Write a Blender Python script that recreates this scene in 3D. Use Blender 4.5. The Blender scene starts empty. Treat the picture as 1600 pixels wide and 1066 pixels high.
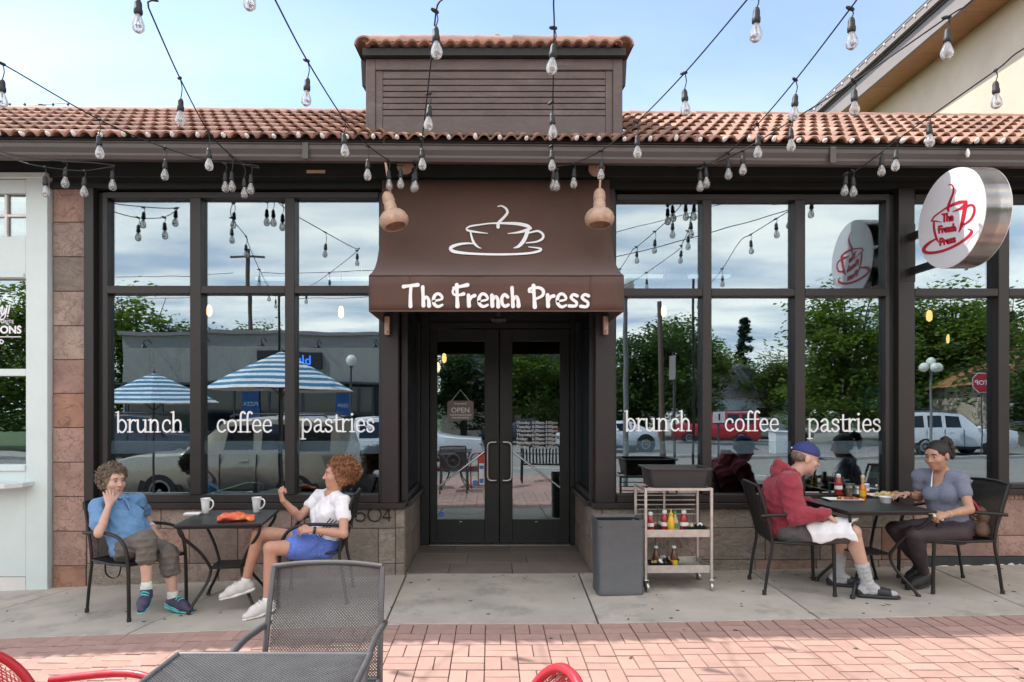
import bpy, bmesh, math, random
import numpy as np
from mathutils import Vector, Matrix, Euler, noise as mnoise

R = math.radians
scene = bpy.context.scene
COL = scene.collection
random.seed(7)
rng = np.random.default_rng(7)

# ------------------------------------------------------------------ camera, sky, sun, exposure
CAM = Vector((0.0, -6.17, 1.54))
cam_d = bpy.data.cameras.new('camera')
cam_d.sensor_width = 36.0
cam_d.lens = 36.0 * 1030 / 1600
cam_d.shift_x = 0.02
cam_d.shift_y = 0.0669
cam_d.clip_start = 0.05
cam_d.clip_end = 2000
cam = bpy.data.objects.new('camera', cam_d)
cam.location = CAM
cam.rotation_euler = (R(90), 0, 0)
COL.objects.link(cam)
scene.camera = cam

SUN_DIR = Vector((-0.55, 0.25, 0.80)).normalized()          # towards the sun
SUN_EL = math.asin(SUN_DIR.z)
SUN_AZ = math.atan2(SUN_DIR.x, SUN_DIR.y)
world = bpy.data.worlds.new('World')
scene.world = world
world.use_nodes = True
wn, wl = world.node_tree.nodes, world.node_tree.links
for n in list(wn):
    wn.remove(n)
w_out = wn.new('ShaderNodeOutputWorld')
w_bg = wn.new('ShaderNodeBackground')
w_bg.inputs['Strength'].default_value = 0.11
w_sky = wn.new('ShaderNodeTexSky')
w_sky.sky_type = 'NISHITA'
w_sky.sun_disc = False
w_sky.sun_elevation = SUN_EL
w_sky.sun_rotation = SUN_AZ
w_sky.altitude = 1600
w_sky.air_density = 1.0
w_sky.dust_density = 0.7
w_sky.ozone_density = 2.0
w_tc = wn.new('ShaderNodeTexCoord')
w_sep = wn.new('ShaderNodeSeparateXYZ')
wl.new(w_tc.outputs['Generated'], w_sep.inputs[0])


def wmath(op, a, b=None, clamp=False):
    n = wn.new('ShaderNodeMath')
    n.operation = op
    n.use_clamp = clamp
    for i, s in enumerate((a, b)):
        if s is None:
            continue
        if isinstance(s, (int, float)):
            n.inputs[i].default_value = s
        else:
            wl.new(s, n.inputs[i])
    return n.outputs[0]


# thin stratus: noise on the plane of the cloud deck (direction divided by its height)
w_z = wmath('ADD', wmath('MAXIMUM', w_sep.outputs['Z'], 0.0), 0.10)
w_cx = wmath('DIVIDE', w_sep.outputs['X'], w_z)
w_cy = wmath('DIVIDE', w_sep.outputs['Y'], w_z)
w_comb = wn.new('ShaderNodeCombineXYZ')
wl.new(w_cx, w_comb.inputs[0]); wl.new(w_cy, w_comb.inputs[1])
w_map = wn.new('ShaderNodeMapping')
w_map.inputs['Scale'].default_value = (0.55, 1.0, 1.0)
w_map.inputs['Rotation'].default_value = (0, 0, R(18))
w_map.inputs['Location'].default_value = (3.1, 1.7, 0)
wl.new(w_comb.outputs[0], w_map.inputs[0])
w_no = wn.new('ShaderNodeTexNoise')
w_no.inputs['Scale'].default_value = 0.8
w_no.inputs['Detail'].default_value = 7
w_no.inputs['Roughness'].default_value = 0.55
w_no.inputs['Distortion'].default_value = 0.6
wl.new(w_map.outputs[0], w_no.inputs['Vector'])
# more cloud over the street side (-Y), clear blue over the roof (+Y)
w_low = wmath('MULTIPLY', wmath('MULTIPLY', wmath('MAXIMUM', wmath('SUBTRACT', 0.64, w_sep.outputs['Z']), 0.0), 0.85), w_no.outputs['Fac'])
w_side = wmath('MULTIPLY', w_sep.outputs['Y'], -0.24)
w_cov = wmath('ADD', w_no.outputs['Fac'], w_side)
w_ramp = wn.new('ShaderNodeValToRGB')
w_ramp.color_ramp.elements[0].position = 0.40
w_ramp.color_ramp.elements[1].position = 0.66
wl.new(w_cov, w_ramp.inputs[0])
w_shade = wn.new('ShaderNodeTexNoise')
w_shade.inputs['Scale'].default_value = 1.9
w_shade.inputs['Detail'].default_value = 5
wl.new(w_map.outputs[0], w_shade.inputs['Vector'])
w_cr = wn.new('ShaderNodeValToRGB')
w_cr.color_ramp.elements[0].position = 0.35
w_cr.color_ramp.elements[0].color = (4.3, 4.8, 5.5, 1)
w_cr.color_ramp.elements[1].position = 0.62
w_cr.color_ramp.elements[1].color = (10.6, 9.7, 8.5, 1)
wl.new(w_shade.outputs['Fac'], w_cr.inputs[0])
w_mix = wn.new('ShaderNodeMix')
w_mix.data_type = 'RGBA'
wl.new(wmath('MAXIMUM', wmath('MULTIPLY', w_ramp.outputs[0], 0.85), w_low), w_mix.inputs['Factor'])
wl.new(w_sky.outputs[0], w_mix.inputs['A'])
wl.new(w_cr.outputs[0], w_mix.inputs['B'])
wl.new(w_mix.outputs['Result'], w_bg.inputs['Color'])
wl.new(w_bg.outputs[0], w_out.inputs[0])

sun_d = bpy.data.lights.new('sun', 'SUN')
sun_d.energy = 2.0
sun_d.angle = R(0.55)
sun_d.color = (1.0, 0.95, 0.88)
sun = bpy.data.objects.new('sun', sun_d)
sun.rotation_euler = (-SUN_DIR).to_track_quat('-Z', 'Y').to_euler()
sun.location = (0, 0, 30)
COL.objects.link(sun)

scene.view_settings.view_transform = 'Standard'
scene.view_settings.look = 'None'
scene.view_settings.gamma = 1.0
scene.view_settings.exposure = 1.60
scene.render.engine = 'CYCLES'
cy = scene.cycles
cy.use_denoising = True
cy.max_bounces = 8
cy.diffuse_bounces = 3
cy.glossy_bounces = 4
cy.transmission_bounces = 6
cy.transparent_max_bounces = 16
cy.caustics_reflective = False
cy.caustics_refractive = False
cy.sample_clamp_indirect = 6.0

# ------------------------------------------------------------------ measuring helpers
F_PX = 1030.0


def at(px, py, d):
    """point seen at photo pixel (px, py) at distance d in front of the camera"""
    return Vector(((px - 768) * d / F_PX, d + CAM.y, CAM.z - (py - 640) * d / F_PX))


def gz(x, y=0.0):
    """height of the sidewalk: it falls to the left and, past the brick edge, towards the street"""
    x = max(-7.0, min(6.5, x))
    z = 0.036 * (x + 0.6) if x < -0.6 else (0.021 * (x - 0.6) if x > 0.6 else 0.0)
    if y < -1.5:
        z -= 0.008 * min(6.0, -1.5 - y)
    return z


# ------------------------------------------------------------------ object helpers
def link(o):
    COL.objects.link(o)
    return o


def tag(o, label=None, cat=None, group=None, kind=None):
    if label: o['label'] = label
    if cat: o['category'] = cat
    if group: o['group'] = group
    if kind: o['kind'] = kind
    return o


def thing(name, label, cat, loc=(0, 0, 0), rotz=0.0, group=None):
    o = bpy.data.objects.new(name, None)
    o.empty_display_size = 0.1
    o.location = loc
    o.rotation_euler = (0, 0, rotz)
    link(o)
    return tag(o, label, cat, group)


def copy_tree(o, parent=None):
    c = o.copy()
    COL.objects.link(c)
    if parent is not None:
        c.parent = parent
    for ch in list(o.children):
        copy_tree(ch, c)
    return c


def rotm(rx=0, ry=0, rz=0):
    return Euler((rx, ry, rz)).to_matrix()


class MB:
    """collects simple solids into one mesh"""
    def __init__(self):
        self.v, self.f, self.m = [], [], []
        self.ns = 0

    def add(self, verts, faces, m=0):
        b = len(self.v)
        self.v.extend(tuple(p) for p in verts)
        for f in faces:
            self.f.append(tuple(b + i for i in f))
            self.m.append(m)
        return self

    def box(self, c, s, m=0, rot=None):
        c = Vector(c)
        vs = []
        for dx, dy, dz in ((-1, -1, -1), (1, -1, -1), (1, 1, -1), (-1, 1, -1), (-1, -1, 1), (1, -1, 1), (1, 1, 1), (-1, 1, 1)):
            p = Vector((dx * s[0] / 2, dy * s[1] / 2, dz * s[2] / 2))
            if rot is not None:
                p = rot @ p
            vs.append(c + p)
        return self.add(vs, [(0, 3, 2, 1), (4, 5, 6, 7), (0, 1, 5, 4), (1, 2, 6, 5), (2, 3, 7, 6), (3, 0, 4, 7)], m)

    def bb(self, x0, x1, y0, y1, z0, z1, m=0):
        return self.box(((x0 + x1) / 2, (y0 + y1) / 2, (z0 + z1) / 2), (x1 - x0, y1 - y0, z1 - z0), m)

    def tube(self, pts, r, seg=8, caps=True, closed=False, m=0, squash=1.0, up=None):
        pts = [Vector(p) for p in pts]
        n = len(pts)
        rs = r if isinstance(r, (list, tuple)) else [r] * n
        ref = Vector(up) if up is not None else None
        vs = []
        prev = None
        for i, p in enumerate(pts):
            if closed:
                t = pts[(i + 1) % n] - pts[i - 1]
            else:
                t = pts[min(i + 1, n - 1)] - pts[max(i - 1, 0)]
            t.normalize()
            if ref is not None:
                a = ref - t * ref.dot(t)
            elif prev is None:
                a = Vector((0, 0, 1)) if abs(t.z) < 0.9 else Vector((1, 0, 0))
                a = a - t * a.dot(t)
            else:
                a = prev - t * prev.dot(t)
            if a.length < 1e-6:
                a = t.orthogonal()
            a.normalize()
            prev = a
            b = t.cross(a)
            for k in range(seg):
                w = 2 * math.pi * k / seg
                vs.append(p + (a * math.cos(w) * squash + b * math.sin(w)) * rs[i])
        fs = []
        for i in range(n if closed else n - 1):
            j = (i + 1) % n
            for k in range(seg):
                l = (k + 1) % seg
                fs.append((i * seg + k, i * seg + l, j * seg + l, j * seg + k))
        if caps and not closed:
            fs.append(tuple(range(seg - 1, -1, -1)))
            fs.append(tuple((n - 1) * seg + k for k in range(seg)))
        return self.add(vs, fs, m)

    def lathe(self, prof, c=(0, 0, 0), seg=16, m=0, rot=None):
        c = Vector(c)
        vs, fs = [], []
        n = len(prof)
        for r, z in prof:
            for k in range(seg):
                w = 2 * math.pi * k / seg
                p = Vector((r * math.cos(w), r * math.sin(w), z))
                if rot is not None:
                    p = rot @ p
                vs.append(c + p)
        for i in range(n - 1):
            for k in range(seg):
                l = (k + 1) % seg
                fs.append((i * seg + k, i * seg + l, (i + 1) * seg + l, (i + 1) * seg + k))
        fs.append(tuple(range(seg - 1, -1, -1)))
        fs.append(tuple((n - 1) * seg + k for k in range(seg)))
        return self.add(vs, fs, m)

    def ball(self, c, r, seg=12, rings=8, m=0, rot=None):
        rr = r if isinstance(r, (list, tuple)) else (r, r, r)
        prof = []
        c = Vector(c)
        vs, fs = [], []
        vs.append(Vector((0, 0, -rr[2])))
        for i in range(1, rings):
            a = -math.pi / 2 + math.pi * i / rings
            for k in range(seg):
                w = 2 * math.pi * k / seg
                vs.append(Vector((rr[0] * math.cos(a) * math.cos(w), rr[1] * math.cos(a) * math.sin(w), rr[2] * math.sin(a))))
        vs.append(Vector((0, 0, rr[2])))
        last = len(vs) - 1
        for k in range(seg):
            l = (k + 1) % seg
            fs.append((0, 1 + l, 1 + k))
            for i in range(rings - 2):
                a0 = 1 + i * seg
                fs.append((a0 + k, a0 + l, a0 + seg + l, a0 + seg + k))
            a0 = 1 + (rings - 2) * seg
            fs.append((a0 + k, a0 + l, last))
        if rot is not None:
            vs = [rot @ p for p in vs]
        return self.add([c + p for p in vs], fs, m)

    def prism(self, poly, fn, h0, h1, m=0):
        """closed 2-D outline, fn(u, v, h) -> point"""
        n = len(poly)
        vs = [fn(u, v, h0) for u, v in poly] + [fn(u, v, h1) for u, v in poly]
        fs = [tuple(range(n - 1, -1, -1)), tuple(range(n, 2 * n))]
        for i in range(n):
            j = (i + 1) % n
            fs.append((i, j, n + j, n + i))
        return self.add(vs, fs, m)

    def stroke(self, pts, w, fn, h=0.004, m=0, cap=True, smooth=3, h0=0.0):
        """a flat pen stroke of width w (number or list) along 2-D points, laid on fn(u, v, h)"""
        self.ns += 1
        h = h + 0.00025 * (self.ns % 9)          # crossing strokes never share a plane
        ws = w if isinstance(w, (list, tuple)) else [w] * len(pts)
        P = [(p[0], p[1], ww) for p, ww in zip(pts, ws)]
        if smooth and len(P) > 2:
            Q = []
            for i in range(len(P) - 1):
                p0, p1, p2, p3 = P[max(i - 1, 0)], P[i], P[i + 1], P[min(i + 2, len(P) - 1)]
                for s in range(smooth):
                    t = s / smooth
                    Q.append(tuple(0.5 * ((2 * b) + (-a + c) * t + (2 * a - 5 * b + 4 * c - d) * t * t + (-a + 3 * b - 3 * c + d) * t ** 3)
                                   for a, b, c, d in zip(p0, p1, p2, p3)))
            Q.append(P[-1])
            P = Q
        n = len(P)
        L, Rr = [], []
        for i in range(n):
            a, b = P[max(i - 1, 0)], P[min(i + 1, n - 1)]
            tx, ty = b[0] - a[0], b[1] - a[1]
            l = math.hypot(tx, ty) or 1.0
            nx, ny = -ty / l, tx / l
            ww = P[i][2] / 2
            L.append((P[i][0] + nx * ww, P[i][1] + ny * ww))
            Rr.append((P[i][0] - nx * ww, P[i][1] - ny * ww))

        def cap_pts(c, frm, to):
            a0 = math.atan2(frm[1] - c[1], frm[0] - c[0])
            rad = math.hypot(frm[0] - c[0], frm[1] - c[1])
            return [(c[0] + rad * math.cos(a0 + s * math.pi * k / 5), c[1] + rad * math.sin(a0 + s * math.pi * k / 5)) for s in (-1,) for k in range(1, 5)]
        e1 = cap_pts(P[-1], L[-1], Rr[-1]) if cap else []
        e0 = cap_pts(P[0], Rr[0], L[0]) if cap else []
        vs, fs = [], []
        for i in range(n):
            vs += [fn(*L[i], h), fn(*Rr[i], h), fn(*L[i], h0), fn(*Rr[i], h0)]
        for i in range(n - 1):
            a, b = 4 * i, 4 * (i + 1)
            fs += [(a, b, b + 1, a + 1), (a, a + 2, b + 2, b), (a + 1, b + 1, b + 3, a + 3)]
        for pts_, i0 in ((e1, n - 1), (e0, 0)):
            if not pts_:
                continue
            b = len(vs)
            ring = [L[i0]] + pts_ + [Rr[i0]] if i0 else [Rr[0]] + pts_ + [L[0]]
            for q in ring:
                vs.append(fn(*q, h))
                vs.append(fn(*q, h0))
            k = len(ring)
            fs.append(tuple(b + 2 * j for j in range(k)))
            for j in range(k - 1):
                fs.append((b + 2 * j, b + 2 * j + 1, b + 2 * j + 3, b + 2 * j + 2))
        return self.add(vs, fs, m)

    def mesh(self, name, mats, smooth=None, fix=True):
        me = bpy.data.meshes.new(name)
        me.from_pydata(self.v, [], self.f)
        mats = mats if isinstance(mats, (list, tuple)) else [mats]
        for mt in mats:
            me.materials.append(mt)
        if len(mats) > 1:
            me.polygons.foreach_set('material_index', self.m)
        if fix:
            bm = bmesh.new()
            bm.from_mesh(me)
            bmesh.ops.recalc_face_normals(bm, faces=bm.faces)
            bm.to_mesh(me)
            bm.free()
        if smooth:
            me.polygons.foreach_set('use_smooth', [True] * len(me.polygons))
            me.set_sharp_from_angle(angle=R(smooth))
        me.update()
        return me

    def build(self, name, mats, parent=None, smooth=None, bevel=0.0, seg=1, off=None, fix=True, label=None):
        if off is not None:
            o_ = Vector(off)
            self.v = [tuple(Vector(p) - o_) for p in self.v]
        o = bpy.data.objects.new(name, self.mesh(name, mats, smooth, fix))
        link(o)
        if parent is not None:
            o.parent = parent
        if bevel:
            bv = o.modifiers.new('bevel', 'BEVEL')
            bv.width = bevel
            bv.segments = seg
            bv.limit_method = 'ANGLE'
            bv.angle_limit = R(40)
            bv.harden_normals = False
        if label:
            o['label'] = label
        return o


def inst(name, me, parent=None, loc=(0, 0, 0), rot=(0, 0, 0), scale=(1, 1, 1)):
    o = bpy.data.objects.new(name, me)
    link(o)
    if parent is not None:
        o.parent = parent
    o.location = loc
    o.rotation_euler = rot
    o.scale = scale
    return o


def smooth_path(pts, k=5):
    P = [Vector(p) for p in pts]
    Q = []
    for i in range(len(P) - 1):
        p0, p1, p2, p3 = P[max(i - 1, 0)], P[i], P[i + 1], P[min(i + 2, len(P) - 1)]
        for s in range(k):
            t = s / k
            Q.append(0.5 * ((2 * p1) + (-p0 + p2) * t + (2 * p0 - 5 * p1 + 4 * p2 - p3) * t * t + (-p0 + 3 * p1 - 3 * p2 + p3) * t ** 3))
    Q.append(P[-1])
    return Q


_LETTER_FIX = {}


def text_mesh(s, size, depth=0.002, align='CENTER', bold=0.0, space=1.0):
    c = bpy.data.curves.new('lettering', 'FONT')
    c.body = s
    c.size = size
    c.extrude = depth / 2
    c.offset = bold
    c.align_x = align
    c.align_y = 'CENTER'
    c.space_character = space
    c.resolution_u = 3
    o = bpy.data.objects.new('lettering', c)
    COL.objects.link(o)
    dg = bpy.context.evaluated_depsgraph_get()
    me = bpy.data.meshes.new_from_object(o.evaluated_get(dg))
    bpy.data.objects.remove(o)
    bpy.data.curves.remove(c)
    return me


def letter(name, s, size, mt, parent, loc, rot, align='CENTER', depth=0.002, bold=0.0, space=1.0):
    me = text_mesh(s, size, depth, align, bold, space)
    me.materials.clear()
    me.materials.append(mt)
    return inst(name, me, parent, loc, rot)


# ------------------------------------------------------------------ materials
M = {}


def mat(name, col, rough=0.6, metal=0.0, var=0.12, scale=12.0, detail=4, bump=0.0, bscale=60.0, rand=0.0,
        spec=0.5, coat=0.0, stretch=(1, 1, 1), col2=None, sss=0.0, sheen=0.0, dirt=None, vein=None, trans=0.0):
    m = bpy.data.materials.new(name)
    m.use_nodes = True
    nt = m.node_tree
    N, L = nt.nodes, nt.links
    b = N['Principled BSDF']
    b.inputs['Roughness'].default_value = rough
    b.inputs['Metallic'].default_value = metal
    b.inputs['Specular IOR Level'].default_value = spec
    b.inputs['Coat Weight'].default_value = coat
    if sss:
        b.inputs['Subsurface Weight'].default_value = sss
        b.inputs['Subsurface Radius'].default_value = (0.012, 0.005, 0.003)
        b.inputs['Subsurface Scale'].default_value = 1.0
    if sheen:
        b.inputs['Sheen Weight'].default_value = sheen
    tc = N.new('ShaderNodeTexCoord')
    mp = N.new('ShaderNodeMapping')
    mp.inputs['Scale'].default_value = stretch
    L.new(tc.outputs['Object'], mp.inputs[0])
    vec = mp.outputs[0]
    oi = None
    if rand:
        oi = N.new('ShaderNodeObjectInfo')
        ad = N.new('ShaderNodeVectorMath')
        ad.operation = 'MULTIPLY_ADD'
        L.new(oi.outputs['Random'], ad.inputs[0])
        ad.inputs[1].default_value = (37.0, 91.0, 53.0)
        L.new(mp.outputs[0], ad.inputs[2])
        vec = ad.outputs[0]
    no = N.new('ShaderNodeTexNoise')
    no.inputs['Scale'].default_value = scale
    no.inputs['Detail'].default_value = detail
    no.inputs['Roughness'].default_value = 0.6
    L.new(vec, no.inputs['Vector'])
    rp = N.new('ShaderNodeValToRGB')
    rp.color_ramp.elements[0].position = 0.3
    rp.color_ramp.elements[1].position = 0.7
    c2 = col2 if col2 else tuple(min(1, c * (1 + var)) for c in col)
    c1 = tuple(c * (1 - var) for c in col)
    rp.color_ramp.elements[0].color = (*c1, 1)
    rp.color_ramp.elements[1].color = (*c2, 1)
    L.new(no.outputs['Fac'], rp.inputs[0])
    out = rp.outputs[0]
    if rand:
        mr = N.new('ShaderNodeMapRange')
        mr.inputs['To Min'].default_value = 1 - rand
        mr.inputs['To Max'].default_value = 1 + rand
        L.new(oi.outputs['Random'], mr.inputs['Value'])
        hs = N.new('ShaderNodeHueSaturation')
        L.new(mr.outputs[0], hs.inputs['Value'])
        L.new(out, hs.inputs['Color'])
        out = hs.outputs[0]
    if dirt:
        n2 = N.new('ShaderNodeTexNoise')
        n2.inputs['Scale'].default_value = dirt[0]
        n2.inputs['Detail'].default_value = 6
        n2.inputs['Roughness'].default_value = 0.7
        L.new(vec, n2.inputs['Vector'])
        r2 = N.new('ShaderNodeValToRGB')
        r2.color_ramp.elements[0].position = dirt[1]
        r2.color_ramp.elements[1].position = dirt[2]
        L.new(n2.outputs['Fac'], r2.inputs[0])
        mx = N.new('ShaderNodeMix')
        mx.data_type = 'RGBA'
        L.new(r2.outputs[0], mx.inputs['Factor'])
        L.new(out, mx.inputs['A'])
        mx.inputs['B'].default_value = (*dirt[3], 1)
        out = mx.outputs['Result']
    if vein:
        for vs_, vd_, wd_, vc_ in vein:
            n3 = N.new('ShaderNodeTexNoise')
            n3.inputs['Scale'].default_value = vs_
            n3.inputs['Detail'].default_value = 3
            n3.inputs['Distortion'].default_value = vd_
            L.new(vec, n3.inputs['Vector'])
            m1 = N.new('ShaderNodeMath'); m1.operation = 'SUBTRACT'; m1.inputs[1].default_value = .5
            m2 = N.new('ShaderNodeMath'); m2.operation = 'ABSOLUTE'
            m3 = N.new('ShaderNodeMapRange'); m3.inputs['From Min'].default_value = 0; m3.inputs['From Max'].default_value = wd_
            m3.inputs['To Min'].default_value = .75; m3.inputs['To Max'].default_value = 0
            L.new(n3.outputs['Fac'], m1.inputs[0]); L.new(m1.outputs[0], m2.inputs[0]); L.new(m2.outputs[0], m3.inputs['Value'])
            mv = N.new('ShaderNodeMix'); mv.data_type = 'RGBA'
            L.new(m3.outputs[0], mv.inputs['Factor']); L.new(out, mv.inputs['A']); mv.inputs['B'].default_value = (*vc_, 1)
            out = mv.outputs['Result']
    L.new(out, b.inputs['Base Color'])
    if trans:
        tb = N.new('ShaderNodeBsdfTranslucent'); ms = N.new('ShaderNodeMixShader'); ms.inputs[0].default_value = trans
        ml = N.new('ShaderNodeMix'); ml.data_type = 'RGBA'; ml.blend_type = 'MULTIPLY'; ml.inputs['Factor'].default_value = 1
        L.new(out, ml.inputs['A']); ml.inputs['B'].default_value = (1.6, 1.9, .9, 1); ml.clamp_result = False
        L.new(ml.outputs['Result'], tb.inputs[0])
        L.new(b.outputs[0], ms.inputs[1]); L.new(tb.outputs[0], ms.inputs[2]); L.new(ms.outputs[0], N['Material Output'].inputs[0])
    rr = N.new('ShaderNodeMapRange')
    rr.inputs['To Min'].default_value = max(0.02, rough - 0.08)
    rr.inputs['To Max'].default_value = min(1, rough + 0.08)
    L.new(no.outputs['Fac'], rr.inputs['Value'])
    L.new(rr.outputs[0], b.inputs['Roughness'])
    if bump:
        nb = N.new('ShaderNodeTexNoise')
        nb.inputs['Scale'].default_value = bscale
        nb.inputs['Detail'].default_value = 5
        L.new(vec, nb.inputs['Vector'])
        bp = N.new('ShaderNodeBump')
        bp.inputs['Strength'].default_value = bump
        bp.inputs['Distance'].default_value = 0.01
        L.new(nb.outputs['Fac'], bp.inputs['Height'])
        L.new(bp.outputs[0], b.inputs['Normal'])
    M[name] = m
    return m


def glow(name, col, strength):
    m = bpy.data.materials.new(name)
    m.use_nodes = True
    b = m.node_tree.nodes['Principled BSDF']
    b.inputs['Base Color'].default_value = (*col, 1)
    b.inputs['Emission Color'].default_value = (*col, 1)
    b.inputs['Emission Strength'].default_value = strength
    M[name] = m
    return m


def pane_mat(name, refl, tint, wave=0.0, rough=0.0, rtint=(1, 1, 1)):
    """coated window glass: part mirror, part see-through"""
    m = bpy.data.materials.new(name)
    m.use_nodes = True
    nt = m.node_tree
    N, L = nt.nodes, nt.links
    N.remove(N['Principled BSDF'])
    out = N['Material Output']
    tr = N.new('ShaderNodeBsdfTransparent')
    tr.inputs[0].default_value = (*tint, 1)
    gl = N.new('ShaderNodeBsdfGlossy')
    gl.inputs['Roughness'].default_value = rough
    gl.inputs['Color'].default_value = (*rtint, 1)
    fr = N.new('ShaderNodeFresnel')
    fr.inputs['IOR'].default_value = 1.5
    mr = N.new('ShaderNodeMapRange')
    mr.inputs['From Min'].default_value = 0.04
    mr.inputs['From Max'].default_value = 1.0
    mr.inputs['To Min'].default_value = refl
    mr.inputs['To Max'].default_value = 1.0
    L.new(fr.outputs[0], mr.inputs['Value'])
    mx = N.new('ShaderNodeMixShader')
    L.new(mr.outputs[0], mx.inputs[0])
    L.new(tr.outputs[0], mx.inputs[1])
    L.new(gl.outputs[0], mx.inputs[2])
    L.new(mx.outputs[0], out.inputs[0])
    if wave:
        tc = N.new('ShaderNodeTexCoord')
        no = N.new('ShaderNodeTexNoise')
        no.inputs['Scale'].default_value = 2.2
        no.inputs['Detail'].default_value = 1
        L.new(tc.outputs['Object'], no.inputs['Vector'])
        bp = N.new('ShaderNodeBump')
        bp.inputs['Strength'].default_value = 1.0
        bp.inputs['Distance'].default_value = wave
        L.new(no.outputs['Fac'], bp.inputs['Height'])
        L.new(bp.outputs[0], gl.inputs['Normal'])
    M[name] = m
    return m


pane_mat('window_glass', 0.26, (0.62, 0.70, 0.68), wave=0.0005, rtint=(0.80, 0.91, 1.0))
mat('car_glass', (0.012, 0.014, 0.016), 0.06, 0, 0.05, coat=0.5)
pane_mat('bulb_glass', 0.14, (0.97, 0.97, 0.97))
_n = M['bulb_glass'].node_tree
_mx = [n for n in _n.nodes if n.type == 'MIX_SHADER'][0]
_df = _n.nodes.new('ShaderNodeBsdfTranslucent'); _df.inputs[0].default_value = (.9, .9, .88, 1)
_d2 = _n.nodes.new('ShaderNodeBsdfDiffuse'); _d2.inputs[0].default_value = (.85, .85, .84, 1)
_a = _n.nodes.new('ShaderNodeMixShader'); _a.inputs[0].default_value = .5
_b = _n.nodes.new('ShaderNodeMixShader'); _b.inputs[0].default_value = .22
_n.links.new(_df.outputs[0], _a.inputs[1]); _n.links.new(_d2.outputs[0], _a.inputs[2])
_n.links.new(_mx.outputs[0], _b.inputs[1]); _n.links.new(_a.outputs[0], _b.inputs[2])
_n.links.new(_b.outputs[0], _n.nodes['Material Output'].inputs[0])
pane_mat('clear_glass', 0.08, (0.93, 0.95, 0.94))
mat('bronze', (0.0195, 0.0158, 0.0145), 0.45, 0.0, 0.10, 9, bump=0.03)
mat('bronze_dark', (0.007, 0.0095, 0.0088), 0.5, 0.0, 0.15, 9)
mat('beam_paint', (0.011, 0.014, 0.012), 0.6, 0, 0.2, 6, bump=0.05)
mat('gutter_paint', (0.072, 0.063, 0.060), 0.40, 0.0, 0.10, 5, stretch=(0.4, 3, 3))
mat('box_paint', (0.115, 0.086, 0.078), 0.65, 0, 0.14, 5, bump=0.08, stretch=(1, 1, 3), dirt=(3, 0.52, 0.80, (0.17, 0.138, 0.128)), vein=[(2.4, 1.2, .03, (.09, .068, .062))])
mat('groove', (0.05, 0.04, 0.037), 0.8)
mat('roof_tile', (0.33, 0.185, 0.132), 0.8, 0, 0.22, 14, rand=0.26, bump=0.18, dirt=(7, 0.52, 0.72, (0.20, 0.105, 0.075)))
mat('roof_ridge', (0.38, 0.225, 0.175), 0.75, 0, 0.18, 8, rand=0.16, bump=0.12)
mat('roof_deck', (0.05, 0.028, 0.022), 0.9)
mat('awning', (0.088, 0.045, 0.032), 0.78, 0, 0.10, 5, bump=0.10, bscale=220, sheen=0.15, dirt=(2.2, 0.52, 0.9, (0.110, 0.064, 0.050)))
mat('white_print', (0.82, 0.82, 0.82), 0.6, var=0.03)
mat('copper', (0.50, 0.345, 0.25), 0.6, 0.1, 0.22, 18, bump=0.06)
mat('stone', (0.265, 0.203, 0.168), 0.75, 0, 0.26, 5.5, detail=8, bump=0.35, bscale=22, rand=0.22, dirt=(3.0, 0.50, 0.75, (0.24, 0.18, 0.15)), vein=[(3.2, 2.2, .022, (.13, .085, .07)), (9, 1.5, .03, (.19, .13, .11))])
mat('stone_rust', (0.27, 0.145, 0.10), 0.75, 0, 0.24, 6, detail=8, bump=0.35, bscale=24, rand=0.16, dirt=(2.8, 0.52, 0.8, (0.22, 0.15, 0.12)), vein=[(3, 2.4, .022, (.13, .07, .05))])
mat('stone_rose', (0.315, 0.20, 0.165), 0.75, 0, 0.24, 6, detail=8, bump=0.35, bscale=26, rand=0.20, dirt=(2.6, 0.52, 0.8, (0.27, 0.175, 0.145)), vein=[(2.8, 2.8, .02, (.15, .08, .065)), (8, 1.5, .03, (.21, .13, .10))])
mat('stone_tan', (0.235, 0.200, 0.163), 0.75, 0, 0.28, 5, detail=8, bump=0.35, bscale=20, rand=0.18, stretch=(1, 1, 2.5), dirt=(3.4, 0.5, 0.8, (0.17, 0.145, 0.125)), vein=[(3.0, 2.5, .03, (.10, .085, .07)), (10, 1.5, .03, (.15, .125, .105))])
mat('mortar', (0.16, 0.135, 0.12), 0.9, bump=0.1)
mat('entry_tile', (0.205, 0.170, 0.145), 0.6, 0, 0.25, 4, detail=8, bump=0.2, bscale=24, rand=0.14, dirt=(2.0, 0.5, 0.8, (0.12, 0.1, 0.09)))
mat('concrete', (0.43, 0.39, 0.335), 0.85, 0, 0.13, 3.0, detail=9, bump=0.18, bscale=90, rand=0.05, dirt=(2.6, 0.53, 0.76, (0.225, 0.208, 0.187)))
mat('brick', (0.405, 0.255, 0.212), 0.85, 0, 0.10, 9, detail=7, bump=0.2, bscale=120, rand=0.09, dirt=(4.5, 0.60, 0.85, (0.33, 0.22, 0.19)))
mat('joint_sand', (0.17, 0.115, 0.095), 0.95, 0, 0.2, 40)
mat('paving_far', (0.425, 0.255, 0.213), 0.85, 0, 0.15, 4, detail=8)
mat('asphalt', (0.27, 0.252, 0.225), 0.9, 0, 0.15, 1.2, detail=9, bump=0.1, bscale=80)
mat('kerb_stone', (0.36, 0.34, 0.31), 0.85, 0, 0.15, 4)
mat('road_paint', (0.75, 0.75, 0.72), 0.7, 0, 0.06)
mat('grass', (0.07, 0.12, 0.035), 0.9, 0, 0.4, 2.5, detail=8)
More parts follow.
